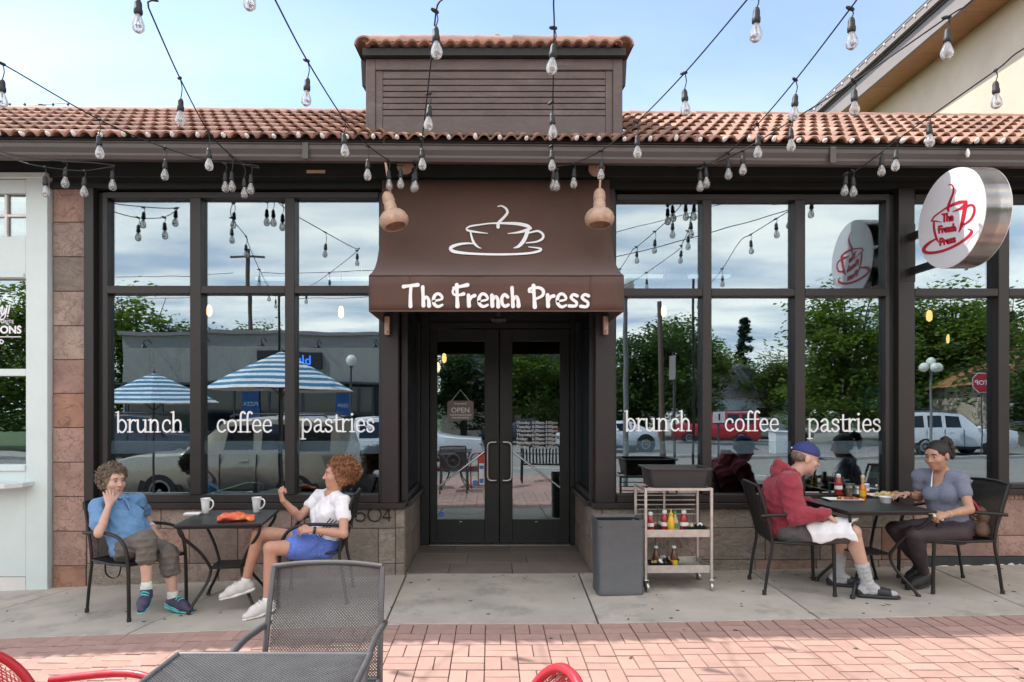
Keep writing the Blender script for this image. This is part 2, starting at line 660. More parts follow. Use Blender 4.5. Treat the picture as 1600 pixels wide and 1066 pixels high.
mat('aqua_paint', (0.60, 0.69, 0.68), 0.5, 0, 0.04, 3, bump=0.06, bscale=40, dirt=(2.5, .58, .85, (.52, .60, .59)))
mat('aqua_shelf', (0.66, 0.70, 0.69), 0.5, 0, 0.04, 4)
mat('white_paint', (0.78, 0.78, 0.76), 0.5, 0, 0.04, 5)
mat('marble', (0.68, 0.67, 0.66), 0.35, 0, 0.10, 3, detail=8, dirt=(1.3, 0.56, 0.62, (0.30, 0.30, 0.31)))
mat('stucco', (0.62, 0.50, 0.385), 0.9, 0, 0.10, 1.2, detail=9, bump=0.5, bscale=45, dirt=(.8, .5, .8, (.54, .43, .33)))
mat('soffit_wood', (0.42, 0.215, 0.10), 0.6, 0, 0.14, 4, rand=0.10, stretch=(1, 6, 1))
mat('fascia_grey', (0.26, 0.225, 0.215), 0.7, 0, 0.08, 4)
mat('fascia_dark', (0.06, 0.055, 0.052), 0.7)
mat('metal_black', (0.018, 0.018, 0.017), 0.42, 0.25, 0.15, 30, bump=0.02)
mat('metal_grey', (0.085, 0.087, 0.088), 0.40, 0.35, 0.12, 30)
mat('mesh_black', (0.022, 0.023, 0.023), 0.5, 0.2, 0.1)
mat('mesh_grey', (0.135, 0.135, 0.135), 0.42, 0.35, 0.1)  # black mesh again, reflected sky put into a lighter base colour
mat('frame_grey', (0.12, 0.12, 0.12), 0.40, 0.4, 0.12)  # black tube metal, its sky reflection painted in as grey
mat('red_metal', (0.50, 0.03, 0.045), 0.38, 0.0, 0.08, coat=0.3)
mat('steel', (0.52, 0.50, 0.47), 0.33, 0.9, 0.10, 20, stretch=(1, 1, 6))
mat('steel_warm', (0.56, 0.53, 0.49), 0.38, 0.7, 0.12, 20)
mat('chrome', (0.70, 0.70, 0.70), 0.2, 1.0, 0.04)
mat('rubber', (0.02, 0.02, 0.02), 0.8)
mat('cord', (0.012, 0.012, 0.013), 0.55)
mat('plastic_grey', (0.090, 0.094, 0.100), 0.5, 0, 0.08, 14, bump=0.04, bscale=160)
mat('plastic_dark', (0.040, 0.040, 0.041), 0.5, 0, 0.1, 14, bump=0.04, bscale=160)
mat('plastic_black', (0.016, 0.016, 0.016), 0.4)
mat('bulb_white', (0.80, 0.79, 0.75), 0.25, var=0.02)
mat('filament', (0.30, 0.26, 0.20), 0.4, 0.4)
mat('ceramic', (0.80, 0.80, 0.79), 0.22, 0, 0.02, coat=0.3)
mat('paper', (0.80, 0.80, 0.79), 0.8, 0, 0.03)
mat('cloth_white', (0.76, 0.76, 0.76), 0.85, 0, 0.05, 40, bump=0.12, bscale=260)
mat('ketchup', (0.33, 0.02, 0.02), 0.3, coat=0.4)
mat('mustard', (0.72, 0.45, 0.02), 0.35, coat=0.3)
mat('hot_sauce', (0.72, 0.19, 0.02), 0.25, coat=0.5)
mat('green_label', (0.07, 0.30, 0.10), 0.5)
mat('cap_tan', (0.60, 0.45, 0.30), 0.5)
mat('coffee_milk', (0.62, 0.45, 0.33), 0.35)
mat('maple', (0.10, 0.035, 0.012), 0.2, coat=0.5)
mat('egg', (0.74, 0.55, 0.22), 0.5, 0, 0.3, 60, bump=0.3)
mat('bacon', (0.36, 0.10, 0.05), 0.5, 0, 0.35, 60, bump=0.3)
mat('toast', (0.46, 0.25, 0.10), 0.7, 0, 0.3, 50, bump=0.3)
mat('pouch', (0.72, 0.13, 0.06), 0.6, 0, 0.22, 30, bump=0.2, bscale=50, dirt=(16, 0.55, 0.6, (0.80, 0.32, 0.10)))
mat('pouch_inside', (0.20, 0.03, 0.03), 0.8)
mat('banner_blue', (0.03, 0.11, 0.28), 0.6)
mat('stripe_blue', (0.045, 0.20, 0.34), 0.75)
mat('stripe_white', (0.78, 0.79, 0.78), 0.75)
mat('wall_brick_grey', (0.38, 0.36, 0.31), 0.85, 0, 0.08, 3, bump=0.2, bscale=30)
mat('dark_front', (0.016, 0.016, 0.017), 0.6)
mat('pole_wood', (0.13, 0.095, 0.07), 0.85, 0, 0.2, 8, stretch=(4, 4, 0.6))
mat('pole_metal', (0.20, 0.21, 0.20), 0.5, 0.2)
mat('globe', (0.80, 0.78, 0.66), 0.35)
mat('bark', (0.09, 0.065, 0.045), 0.9, 0, 0.3, 10)
mat('leaf', (0.075, 0.12, 0.022), 0.55, 0, 0.30, .9, rand=0.12, col2=(0.15, 0.20, 0.032), trans=.45)
mat('leaf_deep', (0.042, 0.085, 0.022), 0.55, 0, 0.35, .9, rand=0.10, col2=(0.075, 0.125, 0.026), trans=.35)
mat('leaf_spruce', (0.022, 0.050, 0.026), 0.7, 0, 0.3, 2)
mat('car_tan', (0.40, 0.36, 0.28), 0.3, 0.3, 0.03, coat=0.6)
mat('car_white', (0.76, 0.76, 0.76), 0.3, 0, 0.02, coat=0.6)
mat('car_red', (0.40, 0.015, 0.02), 0.3, 0, 0.03, coat=0.6)
mat('car_silver', (0.42, 0.43, 0.44), 0.3, 0.5, 0.03, coat=0.6)
mat('car_dark', (0.03, 0.035, 0.045), 0.3, 0, 0.03, coat=0.6)
mat('tail_red', (0.40, 0.01, 0.015), 0.2, coat=0.5)
mat('sign_red', (0.50, 0.02, 0.03), 0.5)
mat('sign_face', (0.80, 0.80, 0.82), 0.35, 0, 0.015)
mat('sign_rim', (0.72, 0.70, 0.68), 0.16, 0.75, 0.04)
mat('logo_red', (0.50, 0.012, 0.035), 0.5, 0, 0.06)
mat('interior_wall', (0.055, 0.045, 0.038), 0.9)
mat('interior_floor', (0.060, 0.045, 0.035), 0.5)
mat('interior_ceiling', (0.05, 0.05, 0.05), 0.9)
mat('wood_dark', (0.10, 0.05, 0.028), 0.5, 0, 0.2, 6)
mat('orange_metal', (0.65, 0.12, 0.03), 0.5)
mat('teal_plastic', (0.05, 0.30, 0.30), 0.4)
mat('numeral', (0.014, 0.013, 0.012), 0.45, 0.3)
mat('film_band', (0.32, 0.45, 0.55), 0.5)
mat('sticker_red', (0.55, 0.05, 0.04), 0.5)
mat('sticker_blue', (0.06, 0.18, 0.50), 0.5)
mat('plaque', (0.20, 0.185, 0.165), 0.6, 0, 0.2, 30)
mat('peeling', (0.72, 0.70, 0.66), 0.8, 0, 0.05, bump=0.2)
mat('base_dark', (0.025, 0.032, 0.032), 0.6, 0, 0.3, 6)
glow('lamp_warm', (1.0, 0.52, 0.18), 1.8)
glow('tube_light', (0.95, 0.98, 1.0), 0.22)
glow('neon_blue', (0.03, 0.16, 0.75), 1.2)
# ================================================================== the ground
def FX(px): return (px - 768) / 167.0
def FZ(py): return 1.54 - (py - 640) / 167.0


def ground_strip(name, xs, ys, zf, mt, label=None):
    mb = MB()
    nx, ny = len(xs), len(ys)
    vs = [(x, y, zf(x, y)) for y in ys for x in xs]
    fs = [(j * nx + i, j * nx + i + 1, (j + 1) * nx + i + 1, (j + 1) * nx + i) for j in range(ny - 1) for i in range(nx - 1)]
    mb.add(vs, fs)
    o = mb.build(name, mt)
    tag(o, label, None, None, 'structure')
    return o


XS = [-400, -120, -40, -15, -7, -5, -4, -3, -2, -1.2, -0.6, 0, 0.6, 1.5, 2.5, 3.5, 4.5, 6.5, 15, 40, 120, 400]
ZR = -0.50
ground_strip('ground', [-600, -40, 40, 600], [-600, -60, -10, -6, 0, 60, 600], lambda x, y: ZR - 0.16, M['grass'],
             'wide green lawn ground around the street')
sidewalk = ground_strip('sidewalk', XS[3:-3], [-1.435, -0.7, 0.12], lambda x, y: gz(x, y) - 0.10, M['joint_sand'],
                        'grey concrete sidewalk in front of the cafe')
PAVE = ground_strip('brick_paving', XS[3:-3], [-6.9, -5, -3.5, -2.5, -1.6, -1.435], lambda x, y: gz(x, y) - 0.010, M['joint_sand'],
                    'pink brick paving in basket weave along the sidewalk')

# concrete slabs: each is cut by the joints seen in the photograph
slab_edges = [(-9.0, -9.0), (-5.15, -5.9), (-3.87, -4.35), (-2.33, -2.62), (-0.80, -0.77), (0.82, 0.77), (2.42, 2.36), (4.1, 3.95), (5.9, 5.75), (9.0, 9.0)]
for (xa, xb), (xc, xd) in zip(slab_edges[:-1], slab_edges[1:]):
    g = 0.006
    mb = MB()
    n = 6
    top, bot = [], []
    for j, y in enumerate((0.02, -0.7, -1.43)):
        t = (0.02 - y) / 1.45
        l, r = xa + (xb - xa) * t + g, xc + (xd - xc) * t - g
        for i in range(n + 1):
            x = l + (r - l) * i / n
            top.append((x, y, gz(x, y)))
            bot.append((x, y, gz(x, y) - 0.09))
    w = n + 1
    k = len(top)
    fs = []
    for j in range(2):
        for i in range(n):
            a = j * w + i
            fs.append((a, a + w, a + w + 1, a + 1))
            fs.append((k + a, k + a + 1, k + a + w + 1, k + a + w))
    rim = list(range(w)) + [w + n, 2 * w + n] + list(range(2 * w + n - 1, 2 * w - 1, -1)) + [w]
    for i in range(len(rim)):
        a, b = rim[i], rim[(i + 1) % len(rim)]
        fs.append((a, b, k + b, k + a))
    mb.add(top + bot, fs)
    mb.build('concrete_slab', M['concrete'], sidewalk, bevel=0.008, seg=2)

# bricks: basket weave, two laid one way, two the other
brick_meshes = []
for w, l in ((0.0985, 0.2005),):
    for q in range(4):
        mb = MB()
        mb.box((0, 0, -0.03), (w - 0.0036, l - 0.0036, 0.06))
        me = mb.mesh('brick', M['brick'])
        brick_meshes.append(me)
cands = []
MOD = 0.205
for r in range(0, 10):
    for c in range(-30, 31):
        xc, yc = 0.06 + c * MOD, -1.437 - MOD * (r + 0.5)
        for s in (-1, 1):
            if (r + c) % 2:
                p = (xc + s * MOD / 4, yc, 0.0)
            else:
                p = (xc, yc + s * MOD / 4, R(90))
            d = p[1] - CAM.y
            px = 768 + p[0] * F_PX / d
            py = 640 + (CAM.z - gz(p[0], p[1])) * F_PX / d
            vis = -10 < px < 1610 and py < 1075
            cands.append((0 if vis else 1, d if vis else abs(p[0]) + abs(p[1]), p))
cands.sort(key=lambda t: (t[0], t[1]))
rest = MB()
for i, (nv, d, p) in enumerate(cands):
    dz = random.uniform(-0.0015, 0.0015)
    z = gz(p[0], p[1]) + dz
    if i < 298:
        o = inst('brick', random.choice(brick_meshes), PAVE, (p[0], p[1], z), (random.uniform(-.004, .004), random.uniform(-.006, .006), p[2] + random.uniform(-.012, .012)))
    else:
        sx, sy = (0.0945, 0.1965) if p[2] == 0 else (0.1965, 0.0945)
        rest.box((p[0], p[1], z - 0.03), (sx, sy, 0.06))
o = rest.build('brick', M['brick'], PAVE)
o['kind'] = 'stuff'
ground_strip('patio_paving', XS[3:-3], [-6.9, -5, -3.494], lambda x, y: gz(x, y) - 0.004, M['paving_far'], 'sunlit pink paved patio behind the camera')

kb = MB()
kb.bb(-60, 60, -7.12, -6.9, ZR - 0.1, -0.13)
kb.bb(-60, 60, -21.3, -21.0, ZR - 0.1, ZR + 0.13)
tag(kb.build('kerb', M['kerb_stone'], bevel=0.02), 'pale concrete kerb along the street', None, None, 'structure')
ground_strip('street', [-300, -60, 60, 300], [-21.1, -14, -7.1], lambda x, y: ZR, M['asphalt'], 'sun bleached asphalt street opposite the cafe')
ground_strip('parking_lot', [-4, 10, 60, 200], [-70, -40, -21.3], lambda x, y: ZR + 0.05, M['asphalt'], 'pale parking lot across the street')
ground_strip('far_sidewalk', [-200, -20, -4], [-24.0, -21.3], lambda x, y: ZR + 0.12, M['concrete'], 'concrete sidewalk across the street')
for k in range(10):
    mb = MB()
    mb.bb(-30 + k * 6, -27.5 + k * 6, -14.1, -13.98, ZR + 0.002, ZR + 0.006)
    tag(mb.build('lane_marking', M['road_paint']), None, None, None, 'structure')

# ================================================================== the cafe
cafe = thing('cafe_building', 'low brown cafe building with tiled roof, black-framed windows and recessed double doors', 'building')
stones = [M['stone'], M['stone_rose'], M['stone_tan'], M['stone'], M['stone_rose'], M['stone_rust'], M['stone_tan']]


def stone_box(x0, x1, y0, y1, z0, z1, parent=cafe, mt=None, g=0.003):
    mb = MB()
    dx = random.uniform(-0.003, 0.004)
    mb.bb(x0 + (g if abs(x1 - x0) > .06 else 0), x1 - (g if abs(x1 - x0) > .06 else 0), y0 + dx if y1 - y0 < 0.06 else y0 + g, y1 if y1 - y0 < 0.06 else y1 - g, z0 + g, z1 - g)
    c = Vector(((x0 + x1) / 2, (y0 + y1) / 2, (z0 + z1) / 2))
    o = mb.build('stone_tile', mt or random.choice(stones), parent, bevel=0.004, off=c)
    o.location = c
    return o


# sill walls: core, stone facing, ledge
core = MB()
core.bb(-3.79, -0.845, 0.02, 0.30, -0.25, 0.60)
core.bb(0.985, 6.9, 0.02, 0.30, -0.15, 0.60)
core.bb(-4.10, -3.80, 0.02, 0.30, -0.3, 3.64)
core.build('sill_wall', M['mortar'], cafe)


def stone_course(x0, x1, z0, z1, w, sh=0.0, mt=None):
    x = x0 - sh
    while x < x1 - 0.01:
        ww = w * random.uniform(0.9, 1.1)
        a, b = max(x, x0), min(x + ww, x1)
        if x1 - b < 0.12:
            b = x1
        stone_box(a, b, 0.0, 0.03, z0, z1, mt=mt)
        x = b if b == x1 else x + ww


stone_course(-3.79, -1.75, 0.426, 0.612, 0.42, 0.12)
stone_course(-1.75, -0.90, 0.426, 0.612, 0.43, 0.0, M['stone_tan'])
stone_course(-3.79, -0.90, 0.097, 0.426, 0.44, 0.30)
stone_course(-3.79, -0.90, -0.24, 0.097, 0.43, 0.02)
for z0, z1 in ((-0.24, 0.1), (0.1, 0.43), (0.43, 0.612)):
    stone_box(-0.90, -0.812, -0.006, 0.03, z0, z1, mt=M['stone_tan'])
    stone_box(0.946, 1.035, -0.006, 0.03, z0, z1, mt=M['stone_tan'])
stone_course(1.035, 3.95, 0.432, 0.612, 0.56, 0.2, M['stone_tan'])
stone_course(1.035, 3.95, 0.132, 0.432, 0.54, 0.0)
stone_course(1.035, 3.95, -0.12, 0.132, 0.56, 0.33)
stone_course(3.95, 6.9, 0.36, 0.70, 0.62, 0.1, M['stone_rose'])
stone_course(3.95, 6.9, 0.165, 0.36, 0.55, 0.3, M['stone_rose'])
mb = MB()
x = 3.97
while x < 6.9:
    mb.bb(x, x + 0.036, -0.004, 0.03, 0.70, 0.745)
    x += 0.042
mb.build('trim_tile', M['stone_rose'], cafe)['kind'] = 'stuff'
mb = MB()
mb.bb(3.95, 6.9, -0.012, 0.02, 0.02, 0.165)
mb.build('painted_base', M['base_dark'], cafe)
mb = MB()
x = 4.15
while x < 6.8:
    h = random.choice([.006, .010, .016, .03]) * random.uniform(.7, 1.3)
    w = random.choice([.03, .06, .13, .2]) * random.uniform(.7, 1.2)
    zb = gz(x) + 0.002
    mb.prism([(x, zb), (x + w, zb), (x + w * .9, zb + h * .6), (x + w * random.uniform(.45, .7), zb + h), (x + w * .38, zb + h * random.uniform(.3, .7)), (x + w * random.uniform(.1, .3), zb + h * random.uniform(.3, .9))], lambda u, v, k: Vector((u, -k, v)), 0.0125, 0.0155)
    x += w * random.uniform(0.8, 2.2)
mb.build('peeling_paint', M['peeling'], cafe)['kind'] = 'stuff'
# stone pier at the left
zz = [-0.33, 0.075, 0.40, 0.725, 1.046, 1.37, 1.69, 2.007, 2.324, 2.647, 2.97, 3.294, 3.63]
for z0, z1 in zip(zz[:-1], zz[1:]):
    stone_box(-4.108, -3.795, 0.0, 0.03, z0, z1, mt=random.choice([M['stone'], M['stone_rose'], M['stone_rose'], M['stone_tan'], M['stone_rust']]))

mb = MB()
mb.bb(-3.80, -0.80, -0.05, 0.12, 0.616, 0.668)
mb.build('sill_ledge', M['bronze'], cafe, bevel=0.004)
mb = MB()
mb.bb(0.935, 3.93, -0.05, 0.12, 0.616, 0.668)
mb.build('sill_ledge', M['bronze'], cafe, bevel=0.004)
mb = MB()
mb.bb(3.94, 6.9, -0.05, 0.12, 0.75, 0.80)
mb.build('sill_ledge', M['bronze'], cafe, bevel=0.004)


def member(name, x0, x1, z0, z1, y0=-0.02, y1=0.10, mt='bronze', lab=None):
    mb = MB()
    mb.bb(x0, x1, y0, y1, z0, z1)
    return mb.build(name, M[mt], cafe, bevel=0.004, label=lab)


def glass_pane(x0, x1, z0, z1, y=0.055):
    mb = MB()
    mb.bb(x0 - 0.004, x1 + 0.004, y, y + 0.008, z0 - 0.004, z1 + 0.004)
    c = Vector(((x0 + x1) / 2, y, (z0 + z1) / 2))
    o = mb.build('glass_pane', M['window_glass'], cafe, off=c)
    o.location = c
    o.rotation_euler = (random.uniform(-.0012, .0012), 0, random.uniform(-.0015, .0015))
    return o


ZB, ZT1, ZT2, ZT = 0.745, 2.624, 2.696, 3.516
panes = {}


def bay(x_l, cuts, x_r, zb, key, ztop=ZT, t=(ZT1, ZT2)):
    """cuts: mullion intervals between x_l and x_r"""
    edges = [x_l] + [e for c in cuts for e in c] + [x_r]
    for c in cuts:
        member('mullion', c[0], c[1], zb, ztop, -0.022)
    member('window_sill', x_l, x_r, 0.670 if zb < 0.76 else 0.802, zb, -0.016)
    member('window_head', x_l, x_r, ztop, ztop + 0.055, -0.018)
    for k in range(0, len(edges), 2):
        a, b = edges[k], edges[k + 1]
        member('transom', a, b, t[0], t[1], -0.018)
        panes[(key, k // 2, 0)] = glass_pane(a, b, zb, t[0])
        panes[(key, k // 2, 1)] = glass_pane(a, b, t[1], ztop)


member('jamb', FX(135), FX(150), 0.670, 3.60, -0.045, 0.10)
member('jamb', FX(150) + .001, FX(160), 0.671, 3.58, 0.03, 0.10, 'bronze_dark')
member('jamb', FX(160) + .001, FX(168), 0.670, 3.572, -0.005)
bay(FX(168), [(FX(298), FX(315)), (FX(446), FX(461))], FX(592), ZB, 'L')
member('jamb', FX(592), FX(597), 0.670, 3.571, -0.004)
member('corner_post', FX(597) + .001, FX(623), 0.670, 3.60, -0.035, 0.10)
member('corner_post', FX(930), FX(960), 0.670, 3.60, -0.035, 0.10)
member('jamb', FX(960) + .001, FX(963), 0.670, 3.571, -0.004)
bay(FX(963), [(FX(1097), FX(1111)), (FX(1241), FX(1257))], FX(1384), ZB, 'R', ZT - 0.02, (ZT1 - 0.025, ZT2 - 0.025))
member('jamb', FX(1384), FX(1390), 0.670, 3.56, -0.005)
member('jamb', FX(1390) + .001, FX(1400), 0.671, 3.56, 0.02, 0.10, 'bronze_dark')
member('post', FX(1400) + .001, FX(1425), 0.60, 3.60, -0.045, 0.10)
member('jamb', FX(1425) + .001, FX(1428), 0.80, 3.56, -0.005)
bay(FX(1428), [(FX(1558), FX(1575))], 5.60, 0.845, 'E', ZT - 0.02, (ZT1 - 0.025, ZT2 - 0.025))
member('post', 5.601, 5.76, 0.80, 3.60, -0.04, 0.10)
bay(5.761, [], 6.7, 0.845, 'F', ZT - 0.02, (ZT1 - 0.025, ZT2 - 0.025))
member('post', 6.701, 6.9, 0.80, 3.60, -0.04, 0.30)


# header, fascia, soffit, gutter
def rt(x): return -0.008 * x


def beam(name, x0, x1, y0, y1, z0, z1, mt, bevel=0.0, sl=True):
    mb = MB()
    vs = []
    for x in (x0, x1):
        k = rt(x) if sl else 0
        vs += [(x, y0, z0 + k), (x, y1, z0 + k), (x, y1, z1 + k), (x, y0, z1 + k)]
    mb.add(vs, [(0, 1, 2, 3), (7, 6, 5, 4), (0, 4, 5, 1), (1, 5, 6, 2), (2, 6, 7, 3), (3, 7, 4, 0)])
    return mb.build(name, M[mt], cafe, bevel=bevel)


beam('header_beam', -7.2, 6.9, 0.0, 0.30, 3.60, 4.0, 'beam_paint', sl=False)
beam('header_board', -7.2, 6.9, -0.025, -0.002, 3.604, 3.66, 'bronze_dark', 0.004, sl=False)
beam('header_board', -7.2, 6.9, -0.045, -0.003, 3.70, 3.96, 'beam_paint', 0.004, sl=False)
beam('soffit', -7.2, 6.9, -0.44, 0.02, 3.90, 3.93, 'beam_paint')
for k in range(15):
    x = -6.9 + k * 0.95
    mb = MB()
    mb.bb(x, x + 0.06, -0.43, -0.05, 3.80 + rt(x), 3.885 + rt(x))
    mb.build('rafter_tail', M['beam_paint'], cafe)
beam('fascia', -7.2, 6.9, -0.44, -0.41, 3.68, 3.92, 'gutter_paint')
mb = MB()
prof = [(-0.425, 3.81), (-0.425, 3.675), (-0.475, 3.675), (-0.492, 3.705), (-0.492, 3.725), (-0.512, 3.765), (-0.512, 3.80), (-0.525, 3.806), (-0.525, 3.815), (-0.506, 3.815), (-0.500, 3.80), (-0.44, 3.79)]
vs = [(-7.2, y, z + rt(-7.2)) for y, z in prof] + [(6.9, y, z + rt(6.9)) for y, z in prof]
n = len(prof)
mb.add(vs, [tuple(range(n)), tuple(range(2 * n - 1, n - 1, -1))] + [(i, (i + 1) % n, n + (i + 1) % n, n + i) for i in range(n)])
mb.build('gutter', M['gutter_paint'], cafe, bevel=0.003)
for x in (-1.62, 2.9):
    mb = MB()
    mb.bb(x, x + 0.05, -0.530, -0.512, 3.675 + rt(x), 3.815 + rt(x))
    mb.build('gutter_joint', M['gutter_paint'], cafe)

# tiled roof slope
PITCH = R(30)
roof_mb = MB()
roof_mb.add([(-7.2, -0.50, 3.80 + rt(-7.2)), (6.9, -0.50, 3.80 + rt(6.9)), (6.9, 1.22, 4.793 + rt(6.9)), (-7.2, 1.22, 4.793 + rt(-7.2)),
             (-7.2, -0.50, 3.78 + rt(-7.2)), (6.9, -0.50, 3.78 + rt(6.9)), (6.9, 1.22, 4.70 + rt(6.9)), (-7.2, 1.22, 4.70 + rt(-7.2)),
             (-7.2, 8.6, 4.45), (6.9, 8.6, 4.45), (-7.2, 8.6, 4.40), (6.9, 8.6, 4.40)],
            [(0, 1, 2, 3), (0, 4, 5, 1), (4, 7, 6, 5), (3, 2, 9, 8), (7, 10, 11, 6), (8, 9, 11, 10), (0, 3, 7, 4), (1, 5, 6, 2), (3, 8, 10, 7), (2, 6, 11, 9)])
roof = roof_mb.build('roof', M['roof_deck'], cafe)

TW, TL, EXPO = 0.234, 0.36, 0.281


def tile_mesh(seed):
    rr = random.Random(seed)
    nx = 16
    mb = MB()
    xs, zs = [], []
    for i in range(nx + 1):
        u = i / nx
        ph = (u * 2) % 1.0
        if i == nx: ph = 1.0
        hump = max(0.0, math.sin(math.pi * min(1.0, max(0.0, (ph - 0.20) / 0.80)))) ** 0.7
        xs.append((u - 0.5) * (TW + 0.004))
        zs.append(0.010 + 0.038 * hump)
    a, b = 0.040, 0.0
    vs = []
    for y, lift in ((0.0, a), (TL, b)):
        for x, z in zip(xs, zs):
            vs.append((x, y, z + lift))
    k = nx + 1
    for x, z in zip(xs, zs):
        vs.append((x, 0.006, z + a - 0.018))
    for x, z in zip(xs, zs):
        vs.append((x, 0.20, z + a * .4 - 0.016))
    fs = []
    for i in range(nx):
        fs.append((i, i + 1, k + i + 1, k + i))
        fs.append((2 * k + i, 2 * k + i + 1, i + 1, i))
        fs.append((3 * k + i, 3 * k + i + 1, 2 * k + i + 1, 2 * k + i))
    mb.add(vs, fs)
    return mb.mesh('roof_tile', M['roof_tile'], smooth=50, fix=False)


tile_me = [tile_mesh(s) for s in range(3)]
tilt = math.atan(-0.008)
far_tiles = MB()
for row in range(7):
    for c in range(-30, 30):
        x = (c + 0.5) * TW - 0.02
        d_ = 5.6 + row * EXPO * 0.866
        px = 768 + x * F_PX / d_
        hidden = row >= 1 and -1.0 < x < 1.05
        if hidden:
            continue
        s = row * EXPO
        y = -0.540 + s * math.cos(PITCH)
        z = 3.805 + s * math.sin(PITCH) + rt(x)
        loc_ = Vector((x + random.uniform(-.003, .003), y, z + random.uniform(0, .004)))
        eu_ = Euler((PITCH + random.uniform(-.012, .012), -tilt, random.uniform(-.008, .008)))
        if px < -40 or px > 1640:                      # beyond the picture's edges: joined
            me_ = random.choice(tile_me)
            far_tiles.add([loc_ + eu_.to_matrix() @ v_.co for v_ in me_.vertices], [tuple(p_.vertices) for p_ in me_.polygons])
        else:
            inst('roof_tile', random.choice(tile_me), roof, loc_, eu_)
far_tiles.build('roof_tile', M['roof_tile'], roof, smooth=50, fix=False)['kind'] = 'stuff'
ridge_mb = MB()
m_ = 10
for i, y in enumerate((0.0, 0.40)):
    rr_ = 0.085 if i == 0 else 0.075
    for k in range(m_ + 1):
        w = math.pi * k / m_
        ridge_mb.v.append((y, rr_ * 1.25 * math.cos(w), rr_ * math.sin(w)))
    for k in range(m_ + 1):
        w = math.pi * k / m_
        ridge_mb.v.append((y, (rr_ - .014) * 1.25 * math.cos(w), (rr_ - .014) * math.sin(w)))
q = m_ + 1
for k in range(m_):
    ridge_mb.f += [(k, k + 1, 2 * q + k + 1, 2 * q + k), (q + k + 1, q + k, 3 * q + k, 3 * q + k + 1), (k + 1, k, q + k, q + k + 1), (2 * q + k, 2 * q + k + 1, 3 * q + k + 1, 3 * q + k)]
    ridge_mb.m += [0] * 4
ridge_me = ridge_mb.mesh('ridge_tile', M['roof_ridge'], smooth=45)
for k in range(36):
    x = -6.6 + k * 0.37
    if -1.1 < x < 1.1:
        continue
    inst('ridge_tile', ridge_me, roof, (x, 1.23, 4.815 + rt(x)), (random.uniform(-.02, .02), tilt + 0.012, random.uniform(-.012, .012)))

# the boxed parapet over the door
para = thing('parapet_box', 'brown boarded parapet box with tiled cap above the cafe entrance', 'parapet')
bx0, bx1, by0, by1, bz0, bz1 = -1.133, 1.180, -0.22, 1.30, 3.93, 4.70
mb = MB(); mb.bb(bx0 + .02, bx1 - .02, by0 + .03, by1, bz0, bz1); mb.build('core', M['box_paint'], para)
for a, b, c, d in ((bx0, bx0 + 0.085, bz0, bz1), (bx1 - 0.085, bx1, bz0, bz1), (bx0 + .086, bx1 - .086, bz1 - 0.10, bz1)):
    mb = MB(); mb.bb(a, b, by0 - 0.012, by0 + .029, c, d); mb.build('trim_board', M['box_paint'], para, bevel=0.004)
mb = MB(); mb.bb(bx0 + .086, bx0 + .15, by0 + .004, by0 + .029, bz0, bz1 - .101); mb.build('panel_board', M['box_paint'], para, bevel=0.003)
mb = MB(); mb.bb(bx1 - .15, bx1 - .086, by0 + .004, by0 + .029, bz0, bz1 - .101); mb.build('panel_board', M['box_paint'], para, bevel=0.003)
zs_ = [4.598, 4.525, 4.467, 4.412, 4.360, 4.305, 4.250, 4.193]
for z1, z0 in zip(zs_[:-1], zs_[1:]):
    mb = MB(); mb.bb(bx0 + .152, bx1 - .152, by0 + .004, by0 + .026, z0 + 0.004, z1 - 0.004)
    mb.build('siding_board', M['box_paint'], para, bevel=0.003)
mb = MB(); mb.bb(bx0 + .152, bx1 - .152, by0 + .002, by0 + .026, bz0, 4.189); mb.build('panel_board', M['box_paint'], para, bevel=0.003)
mb = MB(); mb.bb(bx0 - .02, bx1 + .02, by0 - .07, by1 + .05, bz1 + .001, bz1 + .065); mb.build('cap_fascia', M['beam_paint'], para)
for x in (bx0 - 0.05, bx1 + 0.01):
    mb = MB()
    mb.prism([(-0.2, 4.70), (0.5, 4.70), (0.5, 4.60), (-0.14, 4.50)], lambda u, v, k: Vector((k, u, v)), x, x + 0.035)
    mb.build('corbel', M['fascia_dark'], para)
for c in range(10):
    x = bx0 + 0.02 + (c + 0.5) * 0.2273
    inst('roof_tile', tile_me[c % 3], para, (x, -0.335, bz1 + 0.048), (R(14), 0, random.uniform(-.01, .01)), (0.972, .6, .75))
for k in range(7):
    x = bx0 - 0.03 + k * 0.338
    inst('ridge_tile', ridge_me, para, (x, -0.17, bz1 + 0.150), (R(8) + random.uniform(-.03, .03), R(-1.5) * (1 if k < 3 else -.3), random.uniform(-.02, .02)), (0.93, 0.95, 1.05))
for x in (bx0 - 0.005, bx1 + 0.005):
    for k in range(4):
        inst('ridge_tile', ridge_me, para, (x, -0.31 + k * 0.37, bz1 + 0.085 + k * 0.01), (0, R(-3), R(90)), (1, 0.80, 0.95))
mb = MB(); mb.ball((0.045, -0.10, bz1 + 0.255), (0.045, 0.045, 0.04)); mb.build('ridge_knob', M['roof_ridge'], para, smooth=50)
mb = MB()
mb.prism([(1.19, 4.00), (1.45, 3.99), (1.19, 4.08)], lambda u, v, k: Vector((u, k, v)), -0.20, 0.2)
mb.build('flashing', M['white_paint'], para)
mb = MB()
mb.prism([(-1.145, 4.02), (-1.20, 4.01), (-1.145, 4.07)], lambda u, v, k: Vector((u, k, v)), -0.20, 0.2)
mb.build('flashing', M['white_paint'], para)

